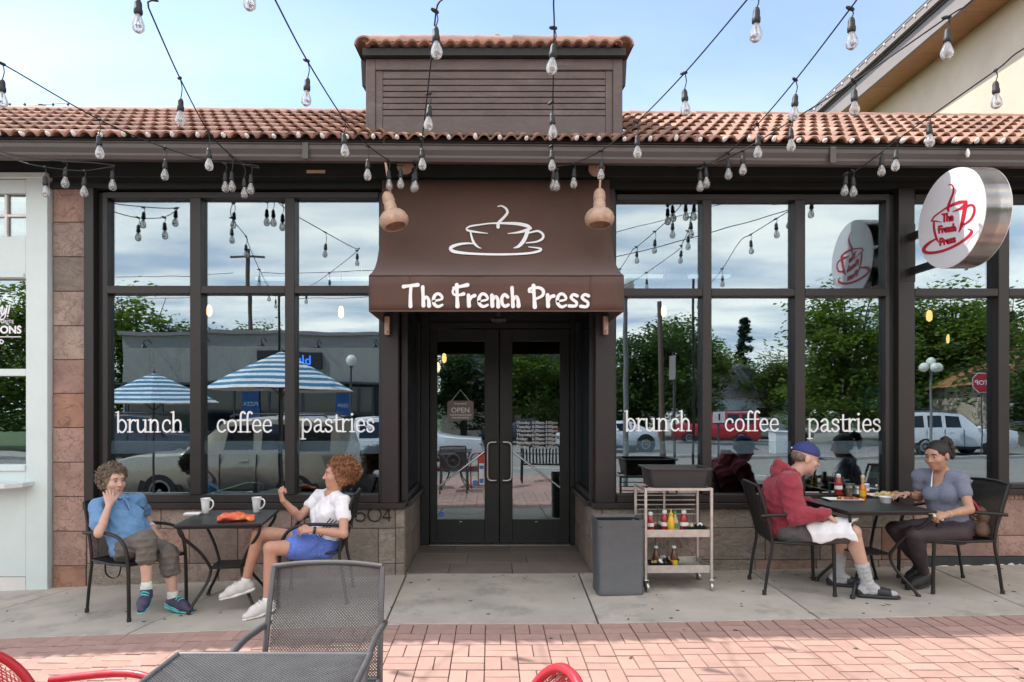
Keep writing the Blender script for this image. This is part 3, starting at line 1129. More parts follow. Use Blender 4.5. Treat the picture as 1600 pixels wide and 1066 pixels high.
# ------------------------------------------------------------------ entrance recess
YD = 1.34
for sx, x0, x1 in ((-1, -0.845, -0.812), (1, 0.946, 0.985)):
    xa, xb = (x0, x1)
    for (y0, y1) in ((0.045, 0.46), (0.46, 0.90), (0.90, 1.335)):
        for (z0, z1) in ((-0.02, 0.30), (0.30, 0.612)):
            mb = MB(); mb.bb(xa, xb, y0 + .003, y1 - .003, z0 + .003, z1 - .003)
            mb.build('stone_tile', random.choice([M['stone_tan'], M['stone']]), cafe, bevel=0.004)
    mb = MB(); mb.bb(xa - .05, xb + .05, 0.125, YD, 0.616, 0.668); mb.build('sill_ledge', M['bronze'], cafe, bevel=0.004)
    cx = (xa + xb) / 2
    mb = MB(); mb.bb(cx - .03, cx + .03, 0.101, 0.16, 0.67, 3.0); mb.build('side_jamb', M['bronze'], cafe, bevel=0.003)
    mb = MB(); mb.bb(cx - .03, cx + .03, 1.20, YD, 0.67, 3.0); mb.build('side_jamb', M['bronze_dark'], cafe, bevel=0.003)
    mb = MB(); mb.bb(cx - .03, cx + .03, 0.161, 1.199, 0.67, 0.73); mb.build('side_rail', M['bronze_dark'], cafe, bevel=0.003)
    mb = MB(); mb.bb(cx - .03, cx + .03, 0.161, 1.199, 2.52, 3.0); mb.build('side_rail', M['bronze_dark'], cafe, bevel=0.003)
    mb = MB(); mb.bb(cx - .004, cx + .004, 0.16, 1.20, 0.73, 2.52); mb.build('glass_pane', M['window_glass'], cafe)
mb = MB(); mb.bb(-0.85, 0.99, 0.02, 1.6, 2.98, 3.05); mb.build('recess_ceiling', M['beam_paint'], cafe)
mb = MB(); mb.bb(-0.845, 0.985, 0.0, 0.10, 2.98, 3.60); mb.build('recess_lintel', M['beam_paint'], cafe)
# floor tiles
ef = MB(); ef.bb(-0.812, 0.946, 0.02, 1.40, -0.12, -0.012)
efo = ef.build('entry_floor', M['mortar']); tag(efo, 'stone tiled floor of the recessed cafe entrance', None, None, 'structure')
xs_t = [-0.812, -0.25, 0.36, 0.946]
for j, (y0, y1) in enumerate(((0.022, 0.46), (0.46, 0.90), (0.90, 1.39))):
    for i in range(3):
        sh = 0.0 if j % 2 else -0.16
        a = xs_t[i] + (sh if i else 0)
        b = xs_t[i + 1] + (sh if i < 2 else 0)
        mb = MB(); mb.bb(a + .003, b - .003, y0 + .003, y1 - .003, -0.04, random.uniform(-.001, .001))
        c = Vector(((a + b) / 2, (y0 + y1) / 2, 0))
        o = mb.build('floor_tile', M['entry_tile'], efo, bevel=0.003, off=c); o.location = c

# door frame and leaves
for a, b, c, d in ((-0.812, -0.705, 0.0, 2.98), (0.892, 0.946, 0.0, 2.98), (-0.704, 0.891, 2.46, 2.53)):
    mb = MB(); mb.bb(a, b, YD - .03, YD + .10, c, d); mb.build('door_frame', M['bronze_dark'], cafe, bevel=0.004)
mb = MB(); mb.bb(-0.704, 0.891, YD + .01, YD + .05, 2.531, 2.98); mb.build('transom_panel', M['bronze_dark'], cafe)
mb = MB(); mb.bb(-0.70, 0.89, YD - .08, YD + .06, 0.001, 0.016); mb.build('threshold', M['steel'], cafe, bevel=0.004)


def door_leaf(x0, x1, g0, g1, hx, side):
    root = bpy.data.objects.new('door', None)
    link(root); root.parent = cafe
    mb = MB()
    z0, z1, gz0, gz1 = 0.022, 2.455, 0.287, 2.32
    mb.bb(x0, g0, YD, YD + .05, z0, z1)
    mb.bb(g1, x1, YD, YD + .05, z0, z1)
    mb.bb(g0, g1, YD + .001, YD + .049, z0, gz0)
    mb.bb(g0, g1, YD + .001, YD + .049, gz1, z1)
    mb.build('door_rail', M['bronze_dark'], root, bevel=0.003)
    mb = MB(); mb.bb(g0 - .003, g1 + .003, YD + .02, YD + .028, gz0 - .003, gz1 + .003); mb.build('glass_pane', M['window_glass'], root)
    mb = MB()
    hz0, hz1 = 0.735, 1.17
    pts = [(hx + side * .095, YD, hz1), (hx + side * .09, YD - .05, hz1), (hx + side * .04, YD - .055, hz1), (hx + side * .012, YD - .055, hz1 - .012), (hx, YD - .055, hz1 - .04),
           (hx, YD - .055, hz0 + .04), (hx + side * .012, YD - .055, hz0 + .012), (hx + side * .04, YD - .055, hz0), (hx + side * .09, YD - .05, hz0), (hx + side * .095, YD, hz0)]
    mb.tube(pts, 0.0125, 10)
    mb.build('pull_handle', M['steel'], root, smooth=60)
    xa = g1 if side > 0 else g0
    xb = g0 if side > 0 else g1
    mb = MB(); mb.tube([(xa, YD - .004, 1.06), (xb, YD - .004, 0.65)], 0.0105, 8); mb.build('push_rod', M['chrome'], root, smooth=60)
    mb = MB(); mb.box(((g0 + g1) / 2, YD - .002, 0.262), (0.03, 0.006, 0.008)); mb.build('letter_badge', M['steel'], root)
    return root


dl = door_leaf(-0.700, 0.086, -0.62, -0.08, -0.045, 1)
dr = door_leaf(0.094, 0.888, 0.24, 0.78, 0.225, -1)
yb = YD + .018
for (x0, x1, z0, z1, mt) in ((-.145, -.083, .925, 1.045, 'sticker_red'), (-.142, -.085, .78, .924, 'paper'), (-.138, -.09, .86, .90, 'sticker_blue'), (-.138, -.09, .70, .75, 'sticker_blue'), (-.142, -.085, .685, .779, 'paper')):
    mb = MB(); mb.bb(x0, x1, yb - (.004 if mt == 'sticker_blue' else .002), yb, z0, z1); mb.build('sticker', M[mt], dl)
mb = MB(); mb.lathe([(0.032, 0), (0.032, .002)], (-.185, yb, .70), 16, rot=rotm(R(90))); mb.build('sticker', M['sticker_blue'], dl)
mb = MB(); mb.lathe([(0.03, 0), (0.03, .002)], (-.57, yb, .34), 16, rot=rotm(R(90))); mb.build('sticker', M['sticker_blue'], dl)
hours = [('Monday:', '6:30am-3:00pm'), ('Tuesday:', '6:30am-3:00pm'), ('Wednesday:', '6:30am-3:00pm'), ('Thursday:', '6:30am-3:00pm'), ('Friday:', '6:30am-3:00pm'), ('Saturday:', '7:00am-3:00pm'), ('Sunday:', '7:00am-3:00pm')]
for i, (a, b) in enumerate(hours):
    z = 1.39 - i * 0.0465
    letter('lettering', a, 0.047, M['white_print'], dr, (0.285, yb, z), (R(90), 0, 0), 'LEFT', bold=0.0012)
    letter('lettering', b, 0.047, M['white_print'], dr, (0.755, yb, z), (R(90), 0, 0), 'RIGHT', bold=0.0012)
# hanging plaque
pl = thing('open_sign', 'ornate grey plaque reading OPEN hung inside the left door glass', 'sign', (-0.355, YD + .012, 1.53))
mb = MB()
poly = [(-.15, -.09), (-.13, -.11), (-.03, -.11), (0, -.125), (.03, -.11), (.13, -.11), (.15, -.09), (.15, .09), (.13, .11), (-.13, .11), (-.15, .09)]
mb.prism(poly, lambda u, v, h: Vector((u, h, v)), 0.0, 0.007)
mb.build('plaque', M['plaque'], pl)
mb = MB(); mb.tube([(-.10, .003, .11), (0, .003, .235), (.10, .003, .11)], .003, 6); mb.build('cord', M['white_print'], pl)
letter('lettering', 'OPEN', 0.082, M['white_print'], pl, (0, -.002, 0.0), (R(90), 0, 0), bold=0.001)
for z, ss, n in ((0.075, .6, 5), (-.055, 1, 9), (-.085, .8, 7)):
    mb = MB()
    for k in range(n):
        u = (k - (n - 1) / 2) * .028
        mb.stroke([(u - .012, z), (u, z + .012 * ss), (u + .010, z - .004), (u, z - .006)], .005, lambda a, b, h: Vector((a, -h, b)), .002)
    mb.build('flourish', M['white_print'], pl)
# awning lamp/door closer knob and awning brackets
mb = MB(); mb.ball((0.07, 0.30, 2.42), (0.06, 0.05, 0.03)); mb.ball((0.02, 0.30, 2.425), (0.03, 0.03, 0.03)); mb.ball((0.12, 0.30, 2.425), (0.03, 0.03, 0.03))
mb.bb(0.055, 0.085, 0.285, 0.315, 2.44, 2.985)
mb.build('entry_spotlight', M['plastic_dark'], cafe, smooth=50)

# ------------------------------------------------------------------ interior
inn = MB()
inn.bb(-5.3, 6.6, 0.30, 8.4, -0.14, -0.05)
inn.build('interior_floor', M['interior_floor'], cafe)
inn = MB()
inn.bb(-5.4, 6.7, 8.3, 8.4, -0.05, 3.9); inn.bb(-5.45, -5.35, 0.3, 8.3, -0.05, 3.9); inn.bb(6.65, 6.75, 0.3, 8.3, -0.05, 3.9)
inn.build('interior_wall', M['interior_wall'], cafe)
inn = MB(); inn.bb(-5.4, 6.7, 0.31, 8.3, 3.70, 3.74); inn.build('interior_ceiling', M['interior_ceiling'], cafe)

ct = thing('service_counter', 'dark wooden service counter inside the cafe', 'counter', (0.8, 5.5, -0.05))
mb = MB(); mb.box((0, 0, .5), (4.2, .6, 1.0)); mb.build('front_panel', M['wood_dark'], ct, bevel=.01)
mb = MB(); mb.box((0, 0, 1.03), (4.4, .75, .05)); mb.build('counter_top', M['kerb_stone'], ct, bevel=.01)
PEND = ['behind the left pane lettered coffee', 'behind the left pane lettered pastries', 'behind the right pane lettered brunch', 'at the right edge of the right pane lettered coffee',
        'low in the middle of the pane under the round sign', 'high at the left edge of the pane under the round sign', 'at the right edge of the pane under the round sign', 'in the upper left corner of the left door glass', 'just right of another bulb in the left door glass']
for k, (px, py, d) in enumerate(((327, 486, 8.2), (533, 488, 8.0), (1037, 487, 8.4), (1239, 495, 8.2), (1483, 530, 9.6), (1452, 494, 8.4), (1551, 493, 8.4), (684, 574, 9.6), (694, 560, 9.9))):
    p = at(px, py, d)
    lt = thing('pendant_lamp', 'lit warm pendant bulb ' + PEND[k], 'lamp', (p.x, p.y, p.z), group='warm pendant bulbs inside the cafe')
    mb = MB(); mb.lathe([(0.008, -.07), (0.03, -.05), (0.036, 0.0), (0.03, .05), (0.014, .075)], seg=12); mb.build('bulb', M['lamp_warm'], lt, smooth=60)
    mb = MB(); mb.lathe([(0.02, .075), (0.02, .13), (0.004, .15), (0.004, 3.70 - p.z)], seg=8); mb.build('cord', M['cord'], lt)
for k, (px, py, d) in enumerate(((432, 436, 10.0), (545, 436, 10.0), (1004, 432, 10.0), (1108, 432, 10.0))):
    p = at(px, py, d)
    lt = thing('ceiling_light', 'white ceiling strip light ' + ['behind the middle left pane', 'behind the left pane next to the awning', 'behind the right pane next to the awning', 'behind the middle right pane'][k], 'lamp', (p.x, p.y, p.z), group='strip lights inside the cafe')
    mb = MB(); mb.box((0, 0, 0), (.62, .10, .04)); mb.build('diffuser', M['tube_light'], lt, bevel=.01)
    mb = MB(); mb.box((0, 0, .05), (.64, .12, .06)); mb.bb(-.2, -.19, -.005, .005, .08, 3.70 - p.z); mb.bb(.19, .2, -.005, .005, .08, 3.70 - p.z); mb.build('housing', M['white_paint'], lt)
sh = thing('retail_shelf', 'shelf rack of boxes and bags inside the right window', 'shelf', (4.95, 1.6, -0.05))
for z in (0.25, 0.62, 1.0, 1.6, 2.05):
    mb = MB(); mb.box((0, 0, z), (1.6, .35, .025)); mb.build('shelf_board', M['kerb_stone'], sh)
for x in (-.8, .8):
    mb = MB(); mb.box((x, 0, 1.05), (.03, .35, 2.1)); mb.build('shelf_post', M['metal_grey'], sh)
for zi, z in enumerate((0.635, 1.015, 1.615)):
    for xi, (x, w, h) in enumerate(((-.52, .17, .22), (-.06, .22, .16), (.40, .15, .25))):
        mt, cn = ((('paper', 'white'), ('teal_plastic', 'teal'), ('cap_tan', 'tan')), (('cap_tan', 'tan'), ('paper', 'white'), ('kerb_stone', 'grey')), (('teal_plastic', 'teal'), ('kerb_stone', 'grey'), ('paper', 'white')))[zi][xi]
        mb = MB(); mb.box((0, 0, h / 2), (w, .2, h)); mb.box((0, -.101, h * .55), (w * .7, .004, h * .35), 1)
        o = mb.build('goods_box', [M[mt], M['wood_dark']], bevel=.006); o.location = (4.95 + x, 1.6, -0.05 + z)
        tag(o, cn + ' packet on the ' + ('lower', 'middle', 'upper')[zi] + ' shelf inside the far right window', 'box', 'goods on the retail shelf')

# ------------------------------------------------------------------ the aqua shop next door
nb = thing('neighbour_shopfront', 'pale aqua painted shopfront at the left edge beside the stone pier', 'building', (-4.12, -0.06, -0.1))
def nbx(x0, x1, y0, y1, z0, z1, name='wall_board', mt='aqua_paint', bevel=.004):
    mb = MB(); mb.bb(x0, x1, y0, y1, z0, z1)
    return mb.build(name, M[mt], nb, bevel=bevel, off=(-4.12, -0.06, -0.1))
nbx(FX(47), -4.118, -.06, .25, -.3, FZ(283), 'stile')
nbx(-7.0, -5.32, -.06, .25, -.3, FZ(283), 'stile')
nbx(-7.0, -4.11, -.085, .25, FZ(283) + .001, FZ(274), 'cornice')
nbx(-5.319, FX(47) - .001, -.058, .2, FZ(305), FZ(284), 'rail')
nbx(-5.319, FX(47) - .001, -.058, .2, FZ(437), FZ(372), 'rail')
nbx(-5.319, FX(47) - .001, -.058, .2, FZ(588), FZ(577), 'rail')
nbx(-5.319, FX(47) - .001, -.058, .2, FZ(899), FZ(725), 'panel')
nbx(-5.319, FX(47) - .001, -.062, .2, -.3, FZ(900), 'base_panel', 'marble')
nbx(-5.319, FX(45), -.075, -.059, FZ(436), FZ(429), 'moulding')
nbx(-5.319, FX(47), -.075, -.059, FZ(735), FZ(726), 'moulding')
for px in (12, -25, -62):
    nbx(FX(px) - .012, FX(px) + .012, -.03, .02, FZ(371.5), FZ(305.5), 'muntin', 'white_paint')
nbx(-5.318, FX(47.2), -.028, .018, FZ(340), FZ(336), 'muntin', 'white_paint')
for a, b in ((305, 372), (437, 577), (588, 725)):
    nbx(-5.33, FX(47.5), -.002, .006, FZ(b) - .01, FZ(a) + .01, 'glass_pane', 'window_glass', 0)
mb = MB()
mb.prism([(-5.6, -.06), (-5.6, -.30), (-4.34, -.30), (-4.245, -.20), (-4.245, -.06)], lambda u, v, h: Vector((u, v, h)), FZ(758), FZ(751))
mb.build('window_shelf', M['aqua_shelf'], nb, bevel=.004, off=(-4.12, -0.06, -0.1))
def nbl(s, size, px, py, align='RIGHT', bold=0.0, rot=0.0):
    p = Vector((FX(px), -.006, FZ(py))) - Vector((-4.12, -0.06, -0.1))
    letter('lettering', s, size, M['white_print'], nb, p, (R(90), -rot, 0), align, bold=bold)
nbl('TIONS', 0.098, 34, 516, bold=.003)
nbl('FAVORITE', 0.045, 22, 503)
fn_nb = lambda u, v, h: Vector((FX(u), -.004 - h, FZ(v))) - Vector((-4.12, -0.06, -0.1))
mb = MB()
mb.stroke([(-6, 482), (-2, 492), (4, 478)], 1.6, fn_nb, .002)
mb.stroke([(5, 479), (3, 490), (8, 489), (12, 478)], 1.6, fn_nb, .002)
mb.stroke([(12, 478), (8, 496), (2, 500), (1, 496), (9, 489)], 1.6, fn_nb, .002)
mb.stroke([(16, 477), (13, 490)], 2.2, fn_nb, .002)
mb.stroke([(12.4, 493.5), (12.2, 494.2)], 2.2, fn_nb, .002)
mb.stroke([(-30, 526.5), (33, 526.5)], 1.2, fn_nb, .002)
mb.stroke([(-4, 531), (2, 531), (6, 534), (3, 537), (0, 534), (3, 532)], 1.2, fn_nb, .002)
mb.build('lettering', M['white_print'], nb)
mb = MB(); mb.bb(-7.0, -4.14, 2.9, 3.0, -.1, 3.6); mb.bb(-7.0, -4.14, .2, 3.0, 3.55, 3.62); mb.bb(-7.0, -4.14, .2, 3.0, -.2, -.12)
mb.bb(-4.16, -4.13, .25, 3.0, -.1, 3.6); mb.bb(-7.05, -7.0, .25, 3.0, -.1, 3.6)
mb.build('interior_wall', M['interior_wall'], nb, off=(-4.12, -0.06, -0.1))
for k, x in enumerate((-4.62, -5.05)):
    st = thing('bar_stool', 'bright orange bar stool inside the aqua shop, ' + ['the one beside the window stile', 'the one farther left'][k], 'stool', (x, 0.55, -.12), group='orange stools inside the aqua shop')
    for sx in (-1, 1):
        for sy in (-1, 1):
            mb = MB(); mb.tube([(sx * .17, sy * .17, 0), (sx * .13, sy * .13, 1.15 if sy > 0 else .75)], .016, 8); mb.build('leg', M['orange_metal'], st, smooth=60)
    mb = MB(); mb.bb(-.17, .17, -.17, .17, .75, .78); mb.build('seat', M['orange_metal'], st, bevel=.01)
    mb = MB(); mb.tube([(-.13, .13, 1.15), (.13, .13, 1.15)], .016, 8); mb.tube([(-.15, .15, .45), (.15, .15, .45)], .012, 8); mb.build('backrest', M['orange_metal'], st, smooth=60)

# ------------------------------------------------------------------ lettering on the glass
GL = {
 'b': (0.92, [([(.13, 1.6), (.13, .02)], .17), ([(-.06, 1.56), (.13, 1.58)], .10), ([(.13, .72), (.30, .95), (.52, .96), (.74, .70), (.74, .32), (.54, .05), (.32, .05), (.13, .26)], .15)]),
 'r': (0.66, [([(.14, 1.0), (.14, .05)], .17), ([(-.04, .97), (.14, .97)], .10), ([(-.05, .05), (.36, .05)], .10), ([(.14, .62), (.28, .90), (.46, .97), (.58, .90)], .15)]),
 'u': (0.98, [([(.12, .97), (.12, .35), (.22, .08), (.45, .06), (.68, .32)], .16), ([(.70, .97), (.70, .05)], .17), ([(-.05, .97), (.12, .97)], .10), ([(.52, .97), (.70, .97)], .10), ([(.70, .05), (.90, .05)], .10)]),
 'n': (1.0, [([(.14, 1.0), (.14, .05)], .17), ([(-.04, .97), (.14, .97)], .10), ([(-.04, .05), (.34, .05)], .10), ([(.14, .66), (.32, .93), (.55, .95), (.70, .72), (.70, .05)], .16), ([(.53, .05), (.90, .05)], .10)]),
 'c': (0.80, [([(.66, .70), (.62, .88), (.42, .97), (.20, .84), (.10, .5), (.20, .16), (.45, .05), (.70, .20)], .15)]),
 'h': (1.0, [([(.14, 1.6), (.14, .05)], .17), ([(-.05, 1.57), (.14, 1.57)], .10), ([(-.04, .05), (.34, .05)], .10), ([(.14, .66), (.32, .93), (.55, .95), (.70, .72), (.70, .05)], .16), ([(.53, .05), (.90, .05)], .10)]),
 'o': (0.88, [([(.42, .97), (.19, .84), (.10, .5), (.19, .16), (.42, .04), (.65, .16), (.74, .5), (.65, .84), (.42, .97)], .15)]),
 'f': (0.54, [([(.56, 1.46), (.42, 1.58), (.27, 1.48), (.22, 1.15), (.22, .05)], .16), ([(.02, .95), (.50, .95)], .10), ([(.02, .05), (.44, .05)], .10)]),
 'e': (0.82, [([(.13, .52), (.69, .54)], .10), ([(.69, .54), (.64, .84), (.42, .97), (.20, .84), (.10, .5), (.20, .15), (.45, .04), (.70, .18)], .15)]),
 'p': (0.95, [([(.15, 1.0), (.15, -.50)], .17), ([(-.03, .97), (.15, .97)], .10), ([(-.03, -.50), (.36, -.50)], .10), ([(.15, .72), (.32, .95), (.54, .96), (.76, .70), (.76, .32), (.56, .05), (.34, .05), (.15, .26)], .15)]),
 'a': (0.88, [([(.13, .80), (.34, .97), (.56, .88), (.60, .62), (.60, .20), (.68, .06), (.84, .06)], .16), ([(.60, .56), (.34, .54), (.12, .36), (.16, .10), (.36, .05), (.60, .26)], .14)]),
 's': (0.70, [([(.56, .74), (.52, .90), (.34, .97), (.14, .86), (.14, .66), (.34, .54), (.54, .42), (.58, .20), (.38, .04), (.16, .08), (.08, .24)], .15)]),
 't': (0.60, [([(.24, 1.30), (.24, .28), (.34, .08), (.54, .10)], .16), ([(.02, .95), (.52, .95)], .10)]),
 'i': (0.44, [([(.18, 1.0), (.18, .05)], .17), ([(0, .97), (.18, .97)], .10), ([(0, .05), (.36, .05)], .10), ([(.175, 1.36), (.185, 1.37)], .22)]),
}


def word_strokes(mb, word, x0, x1, base, fn, h=.002):
    adv = sum(GL[c][0] for c in word)
    sx = (x1 - x0) / adv
    sy = sx * 1.02
    x = x0
    for c in word:
        a, st = GL[c]
        for pts, w in st:
            mb.stroke([(x + u * sx, base + v * sy) for u, v in pts], w * sx * .88, fn, h)
        x += a * sx


for key, idx, wd, a, b, base in (('L', 0, 'brunch', 182, 288, 676), ('L', 1, 'coffee', 338, 426, 676), ('L', 2, 'pastries', 470, 586, 675.5),
                                 ('R', 0, 'brunch', 977, 1082, 674), ('R', 1, 'coffee', 1132, 1218, 674), ('R', 2, 'pastries', 1262, 1377, 675)):
    pn = panes[(key, idx, 0)]
    mb = MB()
    word_strokes(mb, wd, FX(a) * 1.009, FX(b) * 1.009, 1.54 - (base - 640) / 165.5, lambda u, v, h: Vector((u, 0.055 - h, v)))
    mb.build('lettering', M['white_print'], pn, off=pn.location)
    # a faint pale blue band across the lower glass
band_mat = bpy.data.materials.new('film'); band_mat.use_nodes = True
fN, fL = band_mat.node_tree.nodes, band_mat.node_tree.links
fb = fN['Principled BSDF']; fb.inputs['Base Color'].default_value = (0.30, 0.48, 0.60, 1); fb.inputs['Roughness'].default_value = .6
ft = fN.new('ShaderNodeBsdfTransparent'); fm = fN.new('ShaderNodeMixShader'); fm.inputs[0].default_value = 0.07
fL.new(ft.outputs[0], fm.inputs[1]); fL.new(fb.outputs[0], fm.inputs[2]); fL.new(fm.outputs[0], fN['Material Output'].inputs[0])
for key in ('L', 'R'):
    for i in range(3):
        pn = panes[(key, i, 0)]
        xs_ = [v.co.x for v in pn.data.vertices]
        mb = MB()
        zc = 1.54 - (699 - 640) / 165.5 - pn.location.z
        mb.bb(min(xs_) + .006, max(xs_) - .006, -.0025, -.0008, zc - .06, zc + .06)
        mb.build('film_strip', band_mat, pn)

# house number
fnn = lambda u, v, h: Vector((FX(u), -.004 - h, FZ(v)))
mb = MB()
W = 1.7
mb.stroke([(538, 795.5), (543, 793.5), (548, 796.5), (543.5, 803.5), (549, 808), (546, 814), (540, 814.5), (536.5, 811)], W, fnn, .008)
mb.build('house_number', M['numeral'], cafe)
mb = MB(); mb.stroke([(570, 794.5), (558.5, 794.5), (557.5, 802.5), (564, 801), (570, 805), (570, 810.5), (565, 814.5), (558, 813), (556, 810.5)], W, fnn, .008, smooth=2); mb.build('house_number', M['numeral'], cafe)
mb = MB(); mb.stroke([(585.5 + 10.3 * math.cos(t * math.pi / 10), 804.3 + 10.3 * math.sin(t * math.pi / 10)) for t in range(21)], W, fnn, .008, smooth=1); mb.build('house_number', M['numeral'], cafe)
mb = MB(); mb.stroke([(608, 814.5), (608, 794.5)], W, fnn, .008); mb.stroke([(608, 794.5), (598.5, 808.5)], W, fnn, .008); mb.stroke([(598.5, 808.8), (611, 808.8)], W, fnn, .0085); mb.build('house_number', M['numeral'], cafe)

# ------------------------------------------------------------------ the tall beige building at the right
bg = thing('stucco_building', 'tall beige stucco building with wood soffit rising behind the roof at the right', 'building', (8.0, 8, 0))
def bgx(x0, x1, y0, y1, z0, z1, name, mt, bevel=0):
    mb = MB(); mb.bb(x0, x1, y0, y1, z0, z1)
    return mb.build(name, M[mt], bg, bevel=bevel, off=(8.0, 8, 0))
bgx(7.95, 16, -2, 9.6, -.3, 7.9, 'wall', 'stucco')
bgx(7.93, 7.949, -2, 9.6, 5.45, 5.50, 'reveal_band', 'fascia_grey')
k = 0
y = -3.0
while y < 10.0:
    mb = MB(); mb.bb(7.36, 7.948, y + .003, y + .595, 7.80, 7.82)
    mb.build('soffit_plank', M['soffit_wood'], bg, off=(8.0, 8, 0)); y += .6
bgx(7.30, 7.358, -3, 10.1, 7.76, 8.10, 'fascia_board', 'fascia_grey')
bgx(7.27, 7.299, -3, 10.1, 8.08, 8.12, 'fascia_trim', 'fascia_dark')
bgx(7.20, 7.269, -3, 10.12, 8.13, 8.28, 'gutter', 'fascia_grey')
bgx(7.20, 7.36, -3, 10.14, 8.281, 8.31, 'drip_edge', 'fascia_dark')
bgx(7.19, 7.40, 9.8, 10.2, 7.5, 8.10, 'corner_block', 'fascia_dark')
mb = MB(); mb.prism([(7.36, 8.3), (16, 8.3), (16, 10.5), (11, 10.5)], lambda u, v, h: Vector((u, h, v)), -3, 10.1); mb.build('roof', M['roof_deck'], bg, off=(8.0, 8, 0))
els = thing('eave_light_string', 'string of tiny white lights along the eave of the tall beige building', 'string lights', (7.19, 0, 8.2))
for k in range(44):
    mb = MB(); mb.ball((0, 0, 0), (.022, .022, .03), 6, 4)
    if k == 0: eme = mb.mesh('bulb', M['bulb_white'], smooth=60)
    inst('bulb', eme, els, (0, -2.8 + k * .29, .02))
mb = MB(); mb.tube([(0.005, -2.9, .045), (0.005, 9.9, .045)], .004, 5); mb.build('cord', M['cord'], els)

# utility pole far behind the roof
up = thing('utility_pole', 'weathered timber utility pole with double crossarm rising behind the left roof', 'pole', (-13.6, 13.8, 0))
mb = MB(); mb.lathe([(.17, -.3), (.12, 10.75)], seg=12); mb.build('pole', M['pole_wood'], up, smooth=40)
for z, sx in ((10.55, 0), (10.22, .1)):
    mb = MB(); mb.box((sx - .05, -.13, z), (1.9, .10, .12)); mb.build('crossarm', M['fascia_grey'], up, bevel=.01)
for k, x in enumerate((-.9, -.45, .4, .85)):
    mb = MB(); mb.lathe([(.03, 0), (.05, .05), (.03, .08), (.045, .12), (.01, .17)], (x, -.13, 10.61), 8); mb.build('insulator', M['plastic_grey'], up, smooth=50)
for k, (x, dz) in enumerate(((-.9, .16), (.85, .16))):
    mb = MB()
    a = Vector((x, -.13, 10.61 + dz)); b = a + Vector((-22, 3, 1.5)) if k == 0 else a + Vector((-22, 2, 1.2))
    mb.tube([a.lerp(b, t / 10) + Vector((0, 0, -1.2 * 4 * (t / 10) * (1 - t / 10) * .4)) for t in range(11)], .012, 4)
    mb.build('wire', M['cord'], up)

gm_ = MB()
r_ = random.Random(21)
for k in range(70):
    x, y = r_.uniform(-4.6, 5.0), r_.uniform(-1.40, -0.03) if k < 55 else r_.uniform(-2.6, -1.5)
    n_ = r_.randint(6, 9); a0 = r_.uniform(0, 6); rad = r_.uniform(.006, .020)
    poly = [(x + rad * r_.uniform(.7, 1.2) * math.cos(a0 + 6.283 * q / n_), y + rad * .8 * r_.uniform(.7, 1.2) * math.sin(a0 + 6.283 * q / n_)) for q in range(n_)]
    gm_.prism(poly, lambda u, v, h: Vector((u, v, gz(u, v) + h)), .0005, .0028)
mat('gum', (0.085, 0.078, 0.072), .8, 0, .2)
tag(gm_.build('gum_spots', M['gum']), 'dark flattened gum spots scattered over the sidewalk', None, None, 'stuff')
lf_ = MB()
for k in range(34):
    x, y = r_.uniform(-4.2, 4.9), r_.choice([r_.uniform(-.12, -.02), r_.uniform(-1.4, -.1), r_.uniform(-2.5, -1.4)])
    a = r_.uniform(0, 6.28); L_ = r_.uniform(.012, .028)
    c, s_ = math.cos(a), math.sin(a)
    pts = [(-L_, 0, .004), (0, L_ * .4, .002), (L_, 0, .006), (0, -L_ * .4, .002)]
    lf_.add([(x + u * c - v * s_, y + u * s_ + v * c, gz(x, y) + w + .002) for u, v, w in pts] + [(x + u * c - v * s_, y + u * s_ + v * c, gz(x, y) + w + .0008) for u, v, w in pts], [(0, 1, 2, 3), (7, 6, 5, 4), (0, 4, 5, 1), (1, 5, 6, 2), (2, 6, 7, 3), (3, 7, 4, 0)])
mat('dry_leaf', (0.16, 0.115, 0.065), .8, 0, .3)
tag(lf_.build('fallen_leaves', M['dry_leaf']), 'small dry leaves and crumbs lying on the sidewalk and bricks', None, None, 'stuff')
mb = MB(); mb.bb(FX(481), FX(510), -.049, -.0455, 3.735, 3.765); mb.build('wood_patch', M['cap_tan'], cafe, bevel=.002)
# ================================================================== awning
aw = thing('awning', 'dark brown flared fabric awning with white cup logo over the doors', 'awning', (0.04, 0, 2.35))
AWP = [(-0.055, 3.665), (-0.10, 3.42), (-0.15, 3.18), (-0.22, 3.00), (-0.36, 2.83), (-0.54, 2.715), (-0.72, 2.645)]
AWS = smooth_path([(0, y, z) for y, z in AWP], 4)
AX0, AX1 = -1.012, 1.092


def aw_at_py(py):
    """point of the awning profile seen at photo row py -> (y, z)"""
    best = None
    for a, b in zip(AWS[:-1], AWS[1:]):
        fa = 640 - (a.z - CAM.z) * F_PX / (a.y - CAM.y)
        fb = 640 - (b.z - CAM.z) * F_PX / (b.y - CAM.y)
        if min(fa, fb) <= py <= max(fa, fb):
            t = (py - fa) / (fb - fa)
            return a.lerp(b, t)
    return AWS[0] if py < 300 else AWS[-1]


def aw_fn(px, py, h):
    p = aw_at_py(py)
    y, z = p.y - 0.012 - h, p.z + 0.004
    return Vector(((px - 768) * (y - CAM.y) / F_PX, y, z)) - Vector((0.04, 0, 2.35))


